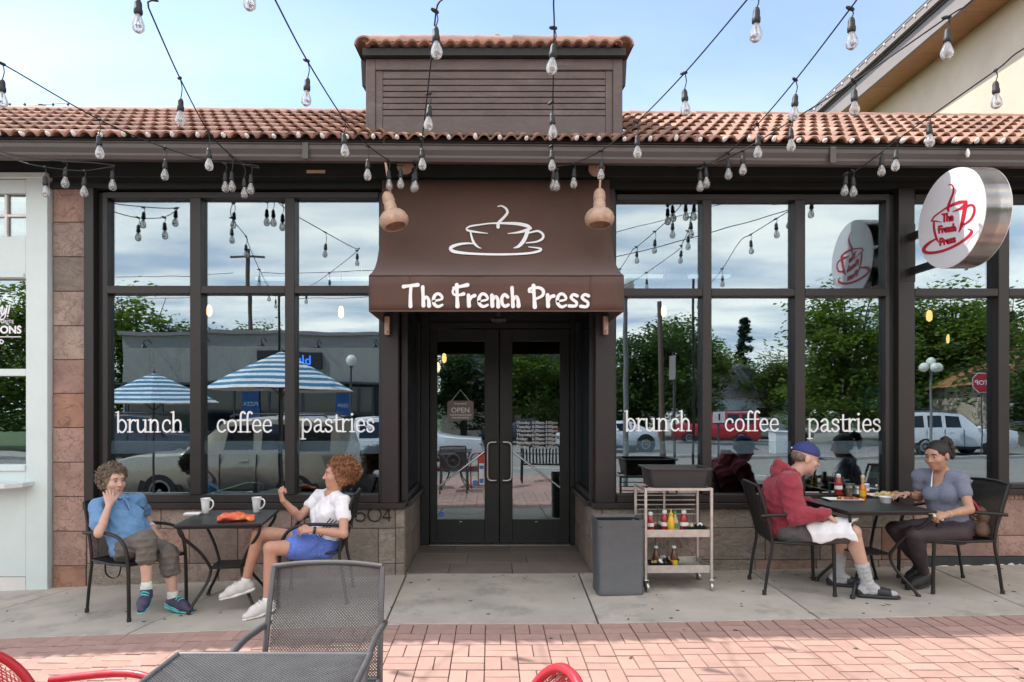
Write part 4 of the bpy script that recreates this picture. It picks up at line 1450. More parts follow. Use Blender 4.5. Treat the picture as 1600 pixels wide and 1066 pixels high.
NXA = 28
mb = MB()
vs = []
for i, p in enumerate(AWS):
    for j in range(NXA + 1):
        x = AX0 + (AX1 - AX0) * j / NXA
        wv = 0.005 * math.sin(j * 0.9 + i * .35) * math.sin(math.pi * i / len(AWS)) + 0.002 * math.sin(j * 2.3 + i * .9)
        vs.append((x, p.y + wv, p.z + wv * .5))
w = NXA + 1
mb.add(vs, [(i * w + j, i * w + j + 1, (i + 1) * w + j + 1, (i + 1) * w + j) for i in range(len(AWS) - 1) for j in range(NXA)])
o = mb.build('canopy', M['awning'], aw, smooth=50, off=(0.04, 0, 2.35))
sd = o.modifiers.new('thick', 'SOLIDIFY'); sd.thickness = 0.006; sd.offset = 1
mb = MB()
vs = []
for i in range(5):
    t = i / 4
    for j in range(NXA + 1):
        x = AX0 + (AX1 - AX0) * j / NXA
        vs.append((x, -0.722 + 0.004 * math.sin(j * 1.7) * t + .003 * math.sin(j * .6 + 1), 2.640 - 0.292 * t))
mb.add(vs, [(i * w + j, i * w + j + 1, (i + 1) * w + j + 1, (i + 1) * w + j) for i in range(4) for j in range(NXA)])
o = mb.build('valance', M['awning'], aw, smooth=50, off=(0.04, 0, 2.35))
sd = o.modifiers.new('thick', 'SOLIDIFY'); sd.thickness = 0.006; sd.offset = -1
for x in (AX0, AX1):
    mb = MB()
    poly = [(p.y, p.z) for p in AWS] + [(-0.722, 2.350), (-0.05, 2.350)]
    mb.prism(poly, lambda u, v, h: Vector((h, u, v)), x - 0.003, x + 0.003)
    mb.build('side_panel', M['awning'], aw, off=(0.04, 0, 2.35))
for x in (AX0 + .335, AX1 - .275):
    mb = MB(); mb.bb(x, x + .004, -.728, -.7245, 2.352, 2.64); mb.build('seam', M['awning'], aw, off=(0.04, 0, 2.35))
mb = MB(); mb.bb(AX0, AX1, -0.729, -0.7255, 2.348, 2.362); mb.build('hem', M['awning'], aw, off=(0.04, 0, 2.35))
for x in (FX(607), FX(944)):
    mb = MB(); mb.bb(x - .022, x + .022, -.10, -.055, 2.23, 2.40); mb.build('bracket', M['copper'], aw, bevel=.004, off=(0.04, 0, 2.35))
    mb = MB(); mb.ball((x, -.102, 2.255), .014, 8, 6); mb.build('bolt', M['steel'], aw, smooth=60, off=(0.04, 0, 2.35))

# cup logo (traced at 3.721 x)
T = lambda pts: [(560 + x / 3.721, 240 + y / 3.721) for x, y in pts]
Wl = lambda a: [k / 3.721 for k in a] if isinstance(a, (list, tuple)) else a / 3.721
logo = MB()
for pts, wd in (
    ([(810, 313), (832, 310), (858, 325), (866, 350), (842, 380), (815, 408), (812, 432)], [6, 9, 13, 15, 15, 18, 20]),
    ([(628, 440), (650, 428), (700, 420), (760, 412), (830, 410), (920, 413), (980, 425), (1002, 440)], [8, 10, 9, 8, 12, 18, 20, 14]),
    ([(628, 440), (636, 452), (690, 462), (752, 469)], [8, 12, 10, 3]),
    ([(1000, 440), (960, 456), (920, 465), (868, 470)], [14, 16, 10, 3]),
    ([(652, 458), (658, 490), (672, 525), (695, 548), (714, 556)], [8, 12, 14, 10, 3]),
    ([(985, 450), (972, 490), (955, 520), (930, 545), (903, 554)], [22, 22, 22, 16, 4]),
    ([(985, 468), (1010, 462), (1045, 456), (1073, 475), (1070, 500), (1035, 518), (975, 525)], [9, 10, 12, 14, 14, 10, 6]),
    ([(676, 530), (640, 527), (590, 532), (548, 545), (536, 560), (560, 576), (640, 586), (760, 591), (880, 591), (990, 585), (1050, 572), (1062, 560), (1035, 553), (990, 548)],
     [6, 10, 14, 18, 20, 18, 14, 12, 12, 12, 14, 12, 8, 5])):
    logo.stroke(T(pts), Wl(wd), aw_fn, 0.002)
logo.build('cup_logo', M['white_print'], aw)
word = MB()
VS = []
def vfn(px, py, h):
    y = -0.7275 - h
    d = y - CAM.y
    return Vector(((px - 768) * d / F_PX, y, CAM.z - (py - 640) * d / F_PX)) - Vector((0.04, 0, 2.35))
q = 19
for pts, wd in (
    ([(263, 774), (290, 770), (345, 764)], [24, 18, 24]), ([(305, 778), (302, 830), (303, 888)], [q, q, 24]),
    ([(374, 776), (376, 830), (378, 884)], [22, q, 24]), ([(378, 850), (394, 834), (408, 850), (411, 886)], [q, q, q, 24]),
    ([(434, 858), (486, 846), (478, 822), (456, 816), (438, 838), (440, 874), (462, 890), (488, 880)], [12, 14, 18, 18, 20, 20, 18, 14]),
    ([(572, 764), (574, 830), (576, 888)], [24, q, 26]), ([(555, 782), (590, 774), (634, 764)], [20, 18, 24]), ([(556, 788), (548, 802), (556, 820), (580, 824), (612, 816)], [14, 14, 14, 14, 22]),
    ([(640, 824), (643, 886)], [22, 24]), ([(646, 852), (658, 834), (676, 826)], [q, q, 22]),
    ([(700, 860), (750, 848), (742, 824), (720, 816), (702, 838), (704, 874), (726, 890), (752, 880)], [12, 14, 18, 18, 20, 20, 18, 14]),
    ([(776, 824), (779, 886)], [22, 24]), ([(780, 852), (796, 832), (810, 846), (813, 890)], [q, q, q, 24]),
    ([(868, 834), (850, 820), (834, 840), (836, 872), (852, 888), (872, 880)], [20, 20, 20, 20, 20, 18]),
    ([(893, 780), (896, 834), (899, 888)], [22, q, 24]), ([(900, 852), (916, 832), (928, 848), (931, 886)], [q, q, q, 26]),
    ([(1018, 768), (1022, 830), (1026, 892)], [24, q, 26]), ([(994, 804), (994, 788), (1015, 782), (1050, 780), (1074, 796), (1070, 826), (1030, 846)], [16, 16, 18, 18, 20, 18, 14]), ([(992, 800), (1012, 806)], [14, 14]),
    ([(1100, 822), (1103, 888)], [22, 24]), ([(1106, 852), (1118, 834), (1136, 828)], [q, q, 22]),
    ([(1157, 860), (1206, 848), (1198, 824), (1176, 816), (1158, 838), (1160, 874), (1182, 892), (1208, 882)], [12, 14, 18, 18, 20, 20, 18, 14]),
    ([(1272, 828), (1250, 820), (1236, 836), (1250, 852), (1268, 866), (1262, 886), (1226, 886)], [20, 18, 18, 18, 18, 18, 20]),
    ([(1338, 828), (1316, 820), (1300, 836), (1314, 852), (1334, 866), (1328, 890), (1292, 888)], [20, 18, 18, 18, 18, 18, 20])):
    word.stroke(T(pts), Wl(wd), vfn, 0.002)
word.build('lettering', M['white_print'], aw)

# ------------------------------------------------------------------ gooseneck lamps
def shade_mb(axis_rot, c):
    mb = MB()
    prof = [(0.006, .17), (0.028, .165), (0.046, .14), (0.050, .125), (0.050, .10), (0.054, .095), (0.054, .075), (0.050, .07), (0.050, .045), (0.054, .04), (0.054, .0), (0.062, -.015),
            (0.092, -.030), (0.116, -.058), (0.128, -.090), (0.127, -.118), (0.115, -.145), (0.095, -.160), (0.088, -.156), (0.10, -.13), (0.09, -.06), (0.03, -.03)]
    mb.lathe(prof, c, 24, rot=axis_rot)
    return mb


lampL = thing('gooseneck_lamp', 'copper gooseneck lamp tilted outward left of the awning logo', 'lamp', (-0.80, -0.06, 3.78), group='gooseneck lamps over the awning')
mb = MB(); mb.lathe([(.075, 0), (.075, .02), (.05, .03)], (0.0, 0, 0.01), 20, rot=rotm(R(90))); mb.build('mounting_plate', M['copper'], lampL, smooth=40)
pc = at(612, 320, 5.72) - Vector((-0.80, -0.06, 3.78))
mb = MB(); mb.tube(smooth_path([(0, -.02, .0), (-.03, -.14, .0), (-.06, -.26, .10), (-.095, -.36, .13), (-.135, -.40, .06), pc + Vector((-.012, 0, .10))], 5), .011, 8)
mb.build('gooseneck', M['copper'], lampL, smooth=60)
shade_mb(rotm(R(-8), R(-15), 0), pc + Vector((-.005, 0, -.045))).build('lamp_shade', M['copper'], lampL, smooth=50)
lampR = thing('gooseneck_lamp', 'copper gooseneck lamp hanging straight right of the awning logo', 'lamp', (0.972, -0.06, 3.77), group='gooseneck lamps over the awning')
mb = MB(); mb.lathe([(.075, 0), (.075, .02), (.05, .03)], (0, 0, 0), 20, rot=rotm(R(90))); mb.build('mounting_plate', M['copper'], lampR, smooth=40)
pc = at(937, 318, 5.72) - Vector((0.972, -0.06, 3.77))
mb = MB(); mb.tube(smooth_path([(0, -.02, .0), (0, -.18, .02), (-.01, -.32, .07), (-.02, -.385, .02), pc + Vector((0, 0, .10))], 5), .010, 8)
mb.build('gooseneck', M['copper'], lampR, smooth=60)
shade_mb(rotm(R(-6), R(1), 0), pc + Vector((-.002, 0, -.035))).build('lamp_shade', M['copper'], lampR, smooth=50)

# ------------------------------------------------------------------ round blade sign
SX, SY, SZ, SR = 3.81, -0.69, 3.125, 0.405
bs = thing('blade_sign', 'round white double sided sign with red cup logo on two black arms', 'sign', (SX, SY, SZ))
SO = Vector((SX, SY, SZ))
def disc(mbx, x0, x1, r, seg=64):
    vs = [(x0, r * math.cos(2 * math.pi * k / seg), r * math.sin(2 * math.pi * k / seg)) for k in range(seg)]
    vs += [(x1, y, z) for _, y, z in vs]
    mbx.add(vs, [tuple(range(seg)), tuple(range(2 * seg - 1, seg - 1, -1))] + [(k, (k + 1) % seg, seg + (k + 1) % seg, seg + k) for k in range(seg)])
mb = MB(); disc(mb, 0.004, 0.20, SR); mb.build('rim', M['sign_rim'], bs, smooth=40)
for x0, x1 in ((-.002, .003), (.201, .206)):
    mb = MB(); disc(mb, x0, x1, SR - .002); mb.build('face', M['sign_face'], bs, smooth=40)
for z in (0.02, -0.30):
    mb = MB(); mb.bb(.07, .13, .02, .66, z - .03, z + .03); mb.build('arm', M['metal_black'], bs, bevel=.004)
mb = MB(); mb.bb(.02, .13, .643, .656, -.40, .14); mb.build('mounting_plate', M['metal_black'], bs, bevel=.004)
def sg(px, py, h):
    d = SX * F_PX / (px - 768)
    return Vector((SX - .0025 - h, d + CAM.y, CAM.z - (py - 640) * d / F_PX)) - SO
TS = lambda pts: [(1240 + x / 3.808, 240 + y / 3.808) for x, y in pts]
WS = lambda a: [k / 3.808 for k in a]
lg = MB()
for pts, wd in (
    ([(925, 188), (940, 184), (954, 205), (950, 240), (934, 280), (922, 320), (924, 342)], [5, 8, 10, 12, 13, 15, 12]),
    ([(822, 402), (840, 375), (870, 352), (910, 325), (950, 305), (990, 290), (1030, 286)], [6, 9, 8, 10, 16, 20, 16]),
    ([(1030, 286), (1020, 310), (990, 330), (950, 345)], [16, 22, 14, 4]),
    ([(822, 402), (850, 402), (882, 408)], [8, 8, 3]),
    ([(838, 405), (838, 440), (845, 480), (858, 515), (868, 530)], [9, 13, 13, 11, 3]),
    ([(1026, 300), (1018, 350), (1010, 390), (1000, 435), (986, 468)], [22, 22, 22, 16, 4]),
    ([(1034, 318), (1050, 306), (1074, 312), (1078, 345), (1062, 385), (1035, 410), (1006, 428)], [8, 12, 14, 13, 13, 11, 6]),
    ([(850, 508), (815, 528), (785, 555), (778, 578), (800, 590), (850, 588), (910, 572), (970, 545), (1020, 512), (1056, 478), (1062, 458), (1042, 450)], [8, 14, 18, 20, 18, 16, 14, 14, 14, 16, 12, 6])):
    lg.stroke(TS(pts), WS(wd), sg, .002)
ST = {
 'T': [[(0, 1), (.7, 1.05)], [(.35, 1), (.35, 0)]], 'h': [[(0, 1.05), (0, 0)], [(0, .45), (.25, .6), (.45, .4), (.45, 0)]],
 'e': [[(0, .3), (.45, .35), (.3, .62), (.08, .5), (0, .2), (.2, 0), (.45, .1)]], 'F': [[(0, 1), (0, 0)], [(0, 1), (.6, 1.05)], [(-.1, .55), (.5, .6)]],
 'r': [[(0, .6), (0, 0)], [(0, .4), (.2, .6), (.35, .58)]], 'n': [[(0, .6), (0, 0)], [(0, .4), (.25, .6), (.42, .4), (.42, 0)]],
 'c': [[(.4, .5), (.2, .62), (0, .3), (.2, 0), (.42, .1)]], 'P': [[(0, 1), (0, 0)], [(0, 1), (.45, 1), (.5, .6), (0, .45)]],
 's': [[(.36, .55), (.1, .6), (.1, .38), (.35, .25), (.3, .02), (0, .05)]]}
SW = {'T': .85, 'h': .65, 'e': .62, 'F': .7, 'r': .5, 'n': .62, 'c': .58, 'P': .72, 's': .52}
for word_, x0, x1, y0, y1, hh in (('The', 888, 956, 404, 396, 42), ('French', 868, 972, 472, 456, 38), ('Press', 876, 968, 546, 522, 40)):
    adv = sum(SW[c] for c in word_)
    s = (x1 - x0) / adv
    x = x0
    for c in word_:
        t = (x - x0) / (x1 - x0)
        base = y0 + (y1 - y0) * t
        for pts in ST[c]:
            lg.stroke(TS([(x + u * s, base - v * hh) for u, v in pts]), 11.5 / 3.808, sg, .002)
        x += SW[c] * s
lg.build('cup_logo', M['logo_red'], bs)
# the same print on the other face
ob = bs.children[-1].copy(); COL.objects.link(ob); ob.parent = bs; ob.rotation_euler = (0, 0, R(180)); ob.location = (.204, 0, 0)

# ------------------------------------------------------------------ string lights
def wire_d(py): return min(5.70, 2245.0 / (640 - py))
sock_mb = MB(); sock_mb.lathe([(.006, 0), (.012, -.004), (.018, -.02), (.019, -.05), (.022, -.055), (.022, -.075), (.019, -.08)], seg=10)
sock_me = sock_mb.mesh('socket', M['cord'], smooth=50)
bulb_mb = MB(); bulb_mb.lathe([(.014, -.078), (.016, -.09), (.030, -.125), (.0325, -.142), (.029, -.160), (.016, -.173), (.004, -.177)], seg=12)
bulb_me = bulb_mb.mesh('bulb', M['bulb_glass'], smooth=80)
fil = MB(); fil.lathe([(.007, -.078), (.006, -.11), (.002, -.115)], seg=6)
fil.tube([(-.004, 0, -.11), (-.012, 0, -.14), (-.004, .004, -.148), (.004, -.004, -.148), (.012, 0, -.14), (.004, 0, -.11)], .0022, 5)
fil.ball((0.008, -.012, -.145), .009, 6, 4); fil.ball((-.008, -.012, -.145), .006, 6, 4)
fil_me = fil.mesh('filament', M['filament'], smooth=60)
conn_mb = MB(); conn_mb.lathe([(.004, .018), (.010, .012), (.011, -.014), (.006, -.03)], seg=8); conn_me = conn_mb.mesh('connector', M['cord'], smooth=50)
strand_no = [0]


def strand(label, pts, bulbs, ext=None):
    """pts: photo pixels of the cord from the eave outwards; bulbs: (px, py, hanging length in px)"""
    P = [at(x, y, wire_d(y) if len(t) == 0 else t[0]) for x, y, *t in pts]
    if ext:
        P += [Vector(e) for e in ext]
    root = thing('string_lights', label, 'string lights', P[0], group='festoon light strings over the sidewalk')
    mb = MB()
    mb.tube([p - P[0] for p in smooth_path(P, 6)], .0048, 6)
    mb.build('cord', M['cord'], root, smooth=60)
    for b in bulbs:
        x, y, hang = b[:3]
        d = b[3] if len(b) > 3 else wire_d(y)
        if hang < 0:      # already a point
            p = Vector(b[:3])
        else:
            p = at(x, y, d)
            drop = hang * d / F_PX - .177
            drop = max(.02, min(.15, drop))
        q_ = p - P[0]
        sw = random.uniform(-.05, .05)
        inst('connector', conn_me, root, q_, (0, R(90) + random.uniform(-.6, .6), random.uniform(-1, 1)))
        so = inst('socket', sock_me, root, q_ + Vector((sw * drop, 0, -drop)), (random.uniform(-.08, .08), sw * .8, random.uniform(0, 6)))
        inst('bulb', bulb_me, so)
        inst('filament', fil_me, so)
        mb = MB(); mb.tube(smooth_path([q_, q_ + Vector((.012 + sw * drop * .5, 0, -drop * .5)), q_ + Vector((sw * drop, 0, -drop - .004))], 3), .0035, 5)
        mb.build('drop_cord', M['cord'], root)
    return P


def ext_to(P2, post, n=4, sag=.12, bulbs=None):
    a, b = Vector(P2), Vector(post)
    return [a.lerp(b, t / n) + Vector((0, 0, -sag * 4 * (t / n) * (1 - t / n))) for t in range(1, n + 1)]


POSTS = [(-4.2, -6.75, 3.75), (-1.45, -6.75, 3.75), (0.15, -6.75, 3.75), (1.95, -6.75, 3.75), (4.0, -6.75, 3.75)]
def ext_bulbs(a, post, n):
    a, b = Vector(a), Vector(post)
    return [((a.lerp(b, t / (n + 1))).x, (a.lerp(b, t / (n + 1))).y, 0) for t in range(1, n + 1)]


def far_string(label, pts, bulbs, post, nb=4):
    end = at(*pts[-1][:2], wire_d(pts[-1][1]))
    ext = ext_to(end, POSTS[post])
    root_pts = strand(label, pts, bulbs, ext)
    root = [o for o in COL.objects if o.get('label') == label][0]
    for t in range(1, nb + 1):
        k = t / (nb + .6)
        p = end.lerp(Vector(POSTS[post]), k) + Vector((0, 0, -.12 * 4 * k * (1 - k)))
        q_ = p - root_pts[0]
        inst('connector', conn_me, root, q_, (0, R(90), 0))
        so = inst('socket', sock_me, root, q_ + Vector((0, 0, -.10)))
        inst('bulb', bulb_me, so); inst('filament', fil_me, so)
        mb = MB(); mb.tube([q_, q_ + Vector((0, 0, -.105))], .0035, 5); mb.build('drop_cord', M['cord'], root)


far_string('leftmost string of clear bulbs rising to the upper left corner', [(405, 262), (395, 258), (330, 251), (258, 231), (155, 187), (4, 100), (-90, 52)], [(258, 231, 51), (155, 187, 61), (4, 100, 68), (392, 258, 46), (352, 256, 45)], 0, 3)
far_string('string of clear bulbs crossing the left tiles steeply to the top edge', [(405, 263), (385, 258), (358, 240), (325, 205), (281, 122), (232, 12), (222, -12)], [(325, 205, 62), (281, 122, 74), (216, -14, 66), (362, 245, 55), (381, 258, 52)], 0, 3)
strand('upper of the two low cords along the left eave with one bulb', [(-20, 233, 5.6), (40, 245, 5.6), (100, 252, 5.6), (150, 255, 5.6), (180, 259, 5.65)], [(103, 253, 41, 5.6), (176, 262, 33, 5.66)])
strand('lower of the two low cords along the left eave with sagging bulbs', [(-20, 232, 5.45), (30, 252, 5.5), (70, 261, 5.5), (125, 267, 5.55), (160, 263, 5.6), (180, 259, 5.65)], [(70, 261, 47, 5.5), (132, 267, 42, 5.55)])
far_string('string of clear bulbs descending to the left awning lamp', [(632, 258), (610, 252), (576, 228), (538, 187), (480, 95), (430, 0), (420, -20)], [(480, 95, 71), (538, 187, 58), (575, 229, 53), (607, 252, 46), (626, 258, 38)], 1, 4)
far_string('string of clear bulbs in front of the left half of the parapet box', [(648, 268), (655, 245), (660, 212), (668, 145), (681, 20), (684, -20)], [(681, 18, 74), (671, 146, 58), (659, 215, 51), (650, 255, 45), (646, 262, 40)], 1, 4)
far_string('string of clear bulbs in front of the right half of the parapet box', [(866, 268), (863, 225), (864, 150), (866, 45), (866, -20)], [(866, 44, 73), (862, 160, 56), (862, 228, 40), (865, 258, 40), (870, 264, 32)], 2, 4)
far_string('string of clear bulbs descending to the right awning lamp', [(868, 260), (897, 255), (940, 235), (995, 191), (1070, 114), (1167, 0), (1185, -22)], [(1070, 114, 68), (995, 191, 57), (940, 236, 46), (897, 255, 40)], 2, 3)
far_string('left cord of the pair crossing the sky right of the parapet', [(1093, 263), (1105, 257), (1138, 238), (1184, 194), (1243, 125), (1335, 5), (1348, -14)], [(1330, 14, 64), (1243, 125, 64), (1184, 195, 53), (1138, 240, 41), (1103, 257, 37)], 3, 4)
far_string('right cord of the pair passing before the tall beige building', [(1093, 264), (1115, 256), (1161, 235), (1236, 189), (1335, 127), (1480, 27), (1525, -5)], [(1481, 27, 67), (1335, 127, 54), (1236, 189, 48), (1161, 236, 38), (1094, 264, 30)], 3, 3)
far_string('rightmost string of clear bulbs above the round sign', [(1320, 272), (1345, 262), (1400, 220), (1452, 183), (1556, 110), (1625, 62)], [(1556, 110, 60), (1452, 183, 47), (1400, 222, 46), (1378, 240, 34), (1333, 268, 40), (1322, 271, 26)], 4, 3)
strand('cord end with one clear bulb dangling into the top edge', [(1190, -40, 3.3), (1183, -15, 3.4)], [(1182, -8, 73, 3.4)])
strand('cord end with one clear bulb cut off by the top edge', [(400, -70, 3.1), (392, -50, 3.2)], [(392, -45, 64, 3.2)])
for k, p in enumerate(POSTS):
    t_ = thing('string_light_post', 'black steel string light post, ' + ['first', 'second', 'third', 'fourth', 'fifth'][k] + ' of five along the kerb from the left', 'post', (p[0], p[1], gz(p[0], p[1]) - .02), group='posts behind the camera that carry the strings')
    mb = MB(); mb.lathe([(.05, 0), (.05, .02), (.026, .04), (.026, p[2] + .35), (.0, p[2] + .36)], seg=10); mb.build('pole', M['metal_black'], t_, smooth=40)

# small white bulbs along the gutter
gl = thing('gutter_light_string', 'row of small white bulbs clipped along the cafe gutter', 'string lights', (0, -0.53, 3.83))
gm = MB(); gm.lathe([(.008, 0), (.018, .012), (.020, .03), (.012, .055), (.002, .065)], seg=8); g_me = gm.mesh('bulb', M['bulb_white'], smooth=60)
k = 0
x = -4.6
while x < 4.9:
    inst('bulb', g_me, gl, (x + random.uniform(-.01, .01), -.035, .008 + rt(x)), (R(72) + random.uniform(-.3, .3), R(random.uniform(-50, 50)), 0), (.92, .92, .92))
    x += .212 + random.uniform(-.012, .012)
mb = MB(); mb.tube([(x / 2, 0, -.004 + rt(x / 2) + .004 * math.sin(x * 3)) for x in range(-10, 11)], .004, 5); mb.build('cord', M['cord'], gl)
hb = thing('fallen_bulb', 'single small white bulb dangling below the right gutter', 'bulb', at(1512, 236, 5.62))
mb = MB(); mb.lathe([(.005, .02), (.014, .0), (.018, -.03), (.008, -.055)], seg=8); mb.build('bulb', M['bulb_white'], hb, smooth=60)
mb = MB(); mb.tube([(0, 0, .02), (.003, .02, .06)], .003, 5); mb.build('cord', M['cord'], hb)

# ------------------------------------------------------------------ furniture
def mesh_sheet(fn, w, h, pitch, bar, mtn, name, parent, thick=.0015):
    """expanded-metal mesh: two sets of slanted strips on fn(u, v, n), u in +-w/2, v in 0..h"""
    mb = MB()
    for sgn in (1, -1):
        c = -h
        while c < w + h:
            # line u + sgn*v*1 = c - w/2 clipped to the sheet
            pts = []
            for i in range(13):
                v = h * i / 12
                u = (c - v if sgn > 0 else c - h + v) - w / 2
                pts.append((u, v))
            run = [p for p in pts if -w / 2 <= p[0] <= w / 2]
            # exact ends
            if len(run) >= 1:
                first, last = run[0], run[-1]
                i0, i1 = pts.index(first), pts.index(last)
                def clip(a, b):
                    e = w / 2 if abs(b[0]) > w / 2 and b[0] > 0 else -w / 2
                    t = (e - a[0]) / (b[0] - a[0])
                    return (e, a[1] + (b[1] - a[1]) * t)
                if i0 > 0: run = [clip(first, pts[i0 - 1])] + run
                if i1 < 12: run = run + [clip(last, pts[i1 + 1])]
                if len(run) > 1:
                    run = [run[0]] + run[1:-1:3] + [run[-1]] if len(run) > 4 else run
                    vs, fs = [], []
                    s2 = bar * .7
                    for (u, v) in run:
                        for du, dn in ((-s2, -thick), (s2, -thick), (s2, thick), (-s2, thick)):
                            uu = max(-w / 2, min(w / 2, u + du))
                            vs.append(fn(uu, v, dn + sgn * .0004))
                    for i in range(len(run) - 1):
                        a, b = 4 * i, 4 * (i + 1)
                        for k in range(4):
                            l = (k + 1) % 4
                            fs.append((a + k, a + l, b + l, b + k))
                    mb.add(vs, fs)
            c += pitch
    return mb.build(name, M[mtn], parent)


def make_chair(label, frame='metal_black', mesh='mesh_black', loc=(0, 0, 0), rotz=0.0, group=None, hi=1.0, seat_mesh=True):
    """armchair facing local +Y; seat mesh and back mesh in a tube frame"""
    t = thing('patio_chair', label, 'chair', loc, rotz, group)
    r = .0125
    W2 = .245
    for s in (-1, 1):
        x = s * W2
        mb = MB()
        mb.tube(smooth_path([(x, -.285, 0), (x, -.255, .22), (x, -.225, .42), (x * .985, -.27, .66), (x * .97, -.335, .875)], 5), r, 8)
        mb.build('rear_leg', M[frame], t, smooth=60)
        mb = MB()
        mb.tube(smooth_path([(x * 1.03, .25, 0), (x * 1.03, .245, .25), (x * 1.03, .235, .45), (x * 1.04, .20, .57), (x * 1.05, .12, .635), (x * 1.05, -.02, .655), (x * 1.04, -.20, .645), (x * 1.03, -.315, .635)], 6), r * 1.15, 8)
        mb.build('front_leg', M[frame], t, smooth=60)
        mb = MB(); mb.tube([(x * .99, -.225, .425), (x * 1.0, 0.02, .415), (x * 1.02, .24, .43)], r * .9, 8); mb.build('seat_rail', M[frame], t, smooth=60)
        for y in (-.285, .25):
            mb = MB(); mb.lathe([(.016, 0), (.017, .03), (.013, .034)], (x * (1.03 if y > 0 else 1), y, 0), 10); mb.build('foot_cap', M['rubber'], t, smooth=50)
    mb = MB()
    mb.tube([(-W2, .243, .43), (0, .25, .425), (W2, .243, .43)], r * .9, 8)
    mb.build('front_rail', M[frame], t, smooth=60)
    mb = MB()
    mb.tube([(-W2, -.225, .425), (W2, -.225, .425)], r * .9, 8)
    mb.build('cross_rail', M[frame], t, smooth=60)
    mb = MB(); mb.tube(smooth_path([(-W2 * .97, -.335, .875), (-W2 * .5, -.352, .884), (0, -.356, .887), (W2 * .5, -.352, .884), (W2 * .97, -.335, .875)], 3), r, 8)
    mb.build('top_rail', M[frame], t, smooth=60)
    sag = lambda u, v, n: Vector((u, -.215 + v, .425 - .022 * math.sin(math.pi * min(1, max(0, v / .45))) * (1 - (2 * u / .5) ** 2 * .5) + n))
    mesh_sheet(sag, .48, .455, .0125, .0036, mesh, 'seat', t)
    def back(u, v, n):
        k = v / .45
        y = -.228 - .045 * min(1, k * 2) * .5 - .105 * k ** 1.3
        return Vector((u, y + .012 * math.cos(u * 6) - .012 + n, .432 + v))
    mesh_sheet(back, .468, .445, .0125, .0036, mesh, 'backrest', t)
    return t


def place_chair(label, x, y, head, **kw):
    """head: direction the sitter looks, degrees from +X"""
    rz = R(head) - R(90)
    z = gz(x, y)
    return make_chair(label, loc=(x, y, z), rotz=rz, **kw)


G_CH = 'black metal mesh chairs at the cafe tables'
chairA = place_chair('black mesh chair under the person in the blue shirt', -2.87, -.81, -27, group=G_CH)
chairB = place_chair('black mesh chair under the person in the white tee', -1.47, -.66, 186, group=G_CH)
chairC = place_chair('black mesh chair under the person in the red hoodie', 2.53, -.62, -8, group=G_CH)
chairD = place_chair('black mesh chair at the far right holding a brown bag', 3.80, -.66, 176, group=G_CH)
chairE = place_chair('empty grey mesh armchair in the foreground with its back to the cafe', -0.715, -3.62, 270, frame='frame_grey', mesh='mesh_grey')


def make_table(label, loc, rotz, size=(.66, .66), h=.715, mesh_top=False, group=None, frame='metal_black', mesh='mesh_black'):
    t = thing('patio_table', label, 'table', loc, rotz, group)
    a, b = size[0] / 2, size[1] / 2
    if mesh_top:
        mesh_sheet(lambda u, v, n: Vector((u, v - b, h - .006 + n)), size[0] - .02, size[1], .0125, .0036, mesh, 'tabletop', t)
        for (x0, y0, x1, y1) in ((-a, -b, a, -b), (-a, b, a, b), (-a, -b, -a, b), (a, -b, a, b)):
            mb = MB()
            mb.tube([(x0, y0, h - .008), (x1, y1, h - .008)], .012, 8)
            mb.build('edge_rail', M[frame], t, smooth=60)
    else:
        mb = MB(); mb.bb(-a, a, -b, b, h - .022, h); mb.build('tabletop', M[frame], t, bevel=.006, seg=2)
        mb = MB(); mb.bb(-a + .03, a - .03, -b + .03, b - .03, h - .04, h - .0225); mb.build('apron', M[frame], t)
    for sx in (-1, 1):
        for sy in (-1, 1):
            mb = MB()
            P = [(.92, h - .03), (.86, h - .10), (.56, h * .66), (.40, h * .5), (.36, h * .42), (.44, h * .28), (.66, h * .10), (.74, .012), (.745, 0)]
            mb.tube(smooth_path([(sx * a * k, sy * b * k, z) for k, z in P], 5), .0125, 8)
            mb.lathe([(.019, 0), (.019, .02), (.013, .026)], (sx * a * .745, sy * b * .745, 0), 10)
            mb.build('leg', M[frame], t, smooth=60)
    mb = MB(); mb.bb(-a * .40, a * .40, -b * .40, b * .40, h * .44, h * .455); mb.build('lower_shelf', M[frame], t, bevel=.004)
    return t


TLz = gz(-2.16, -.75)
tabL = make_table('square black metal table between the two people at the left', (-2.16, -.72, TLz), R(8), (.66, .72), .71, group='black square cafe tables')
TRz = gz(3.1, -.7)
tabR = make_table('square black metal table with food between the two people at the right', (3.10, -.70, TRz), R(3), (.72, .70), .70, group='black square cafe tables')
tabN = make_table('grey mesh top table in the foreground at the bottom edge', (-0.735, -4.33, gz(-.75, -4.3)), R(0), (.65, .78), .745, True, frame='frame_grey', mesh='mesh_grey')


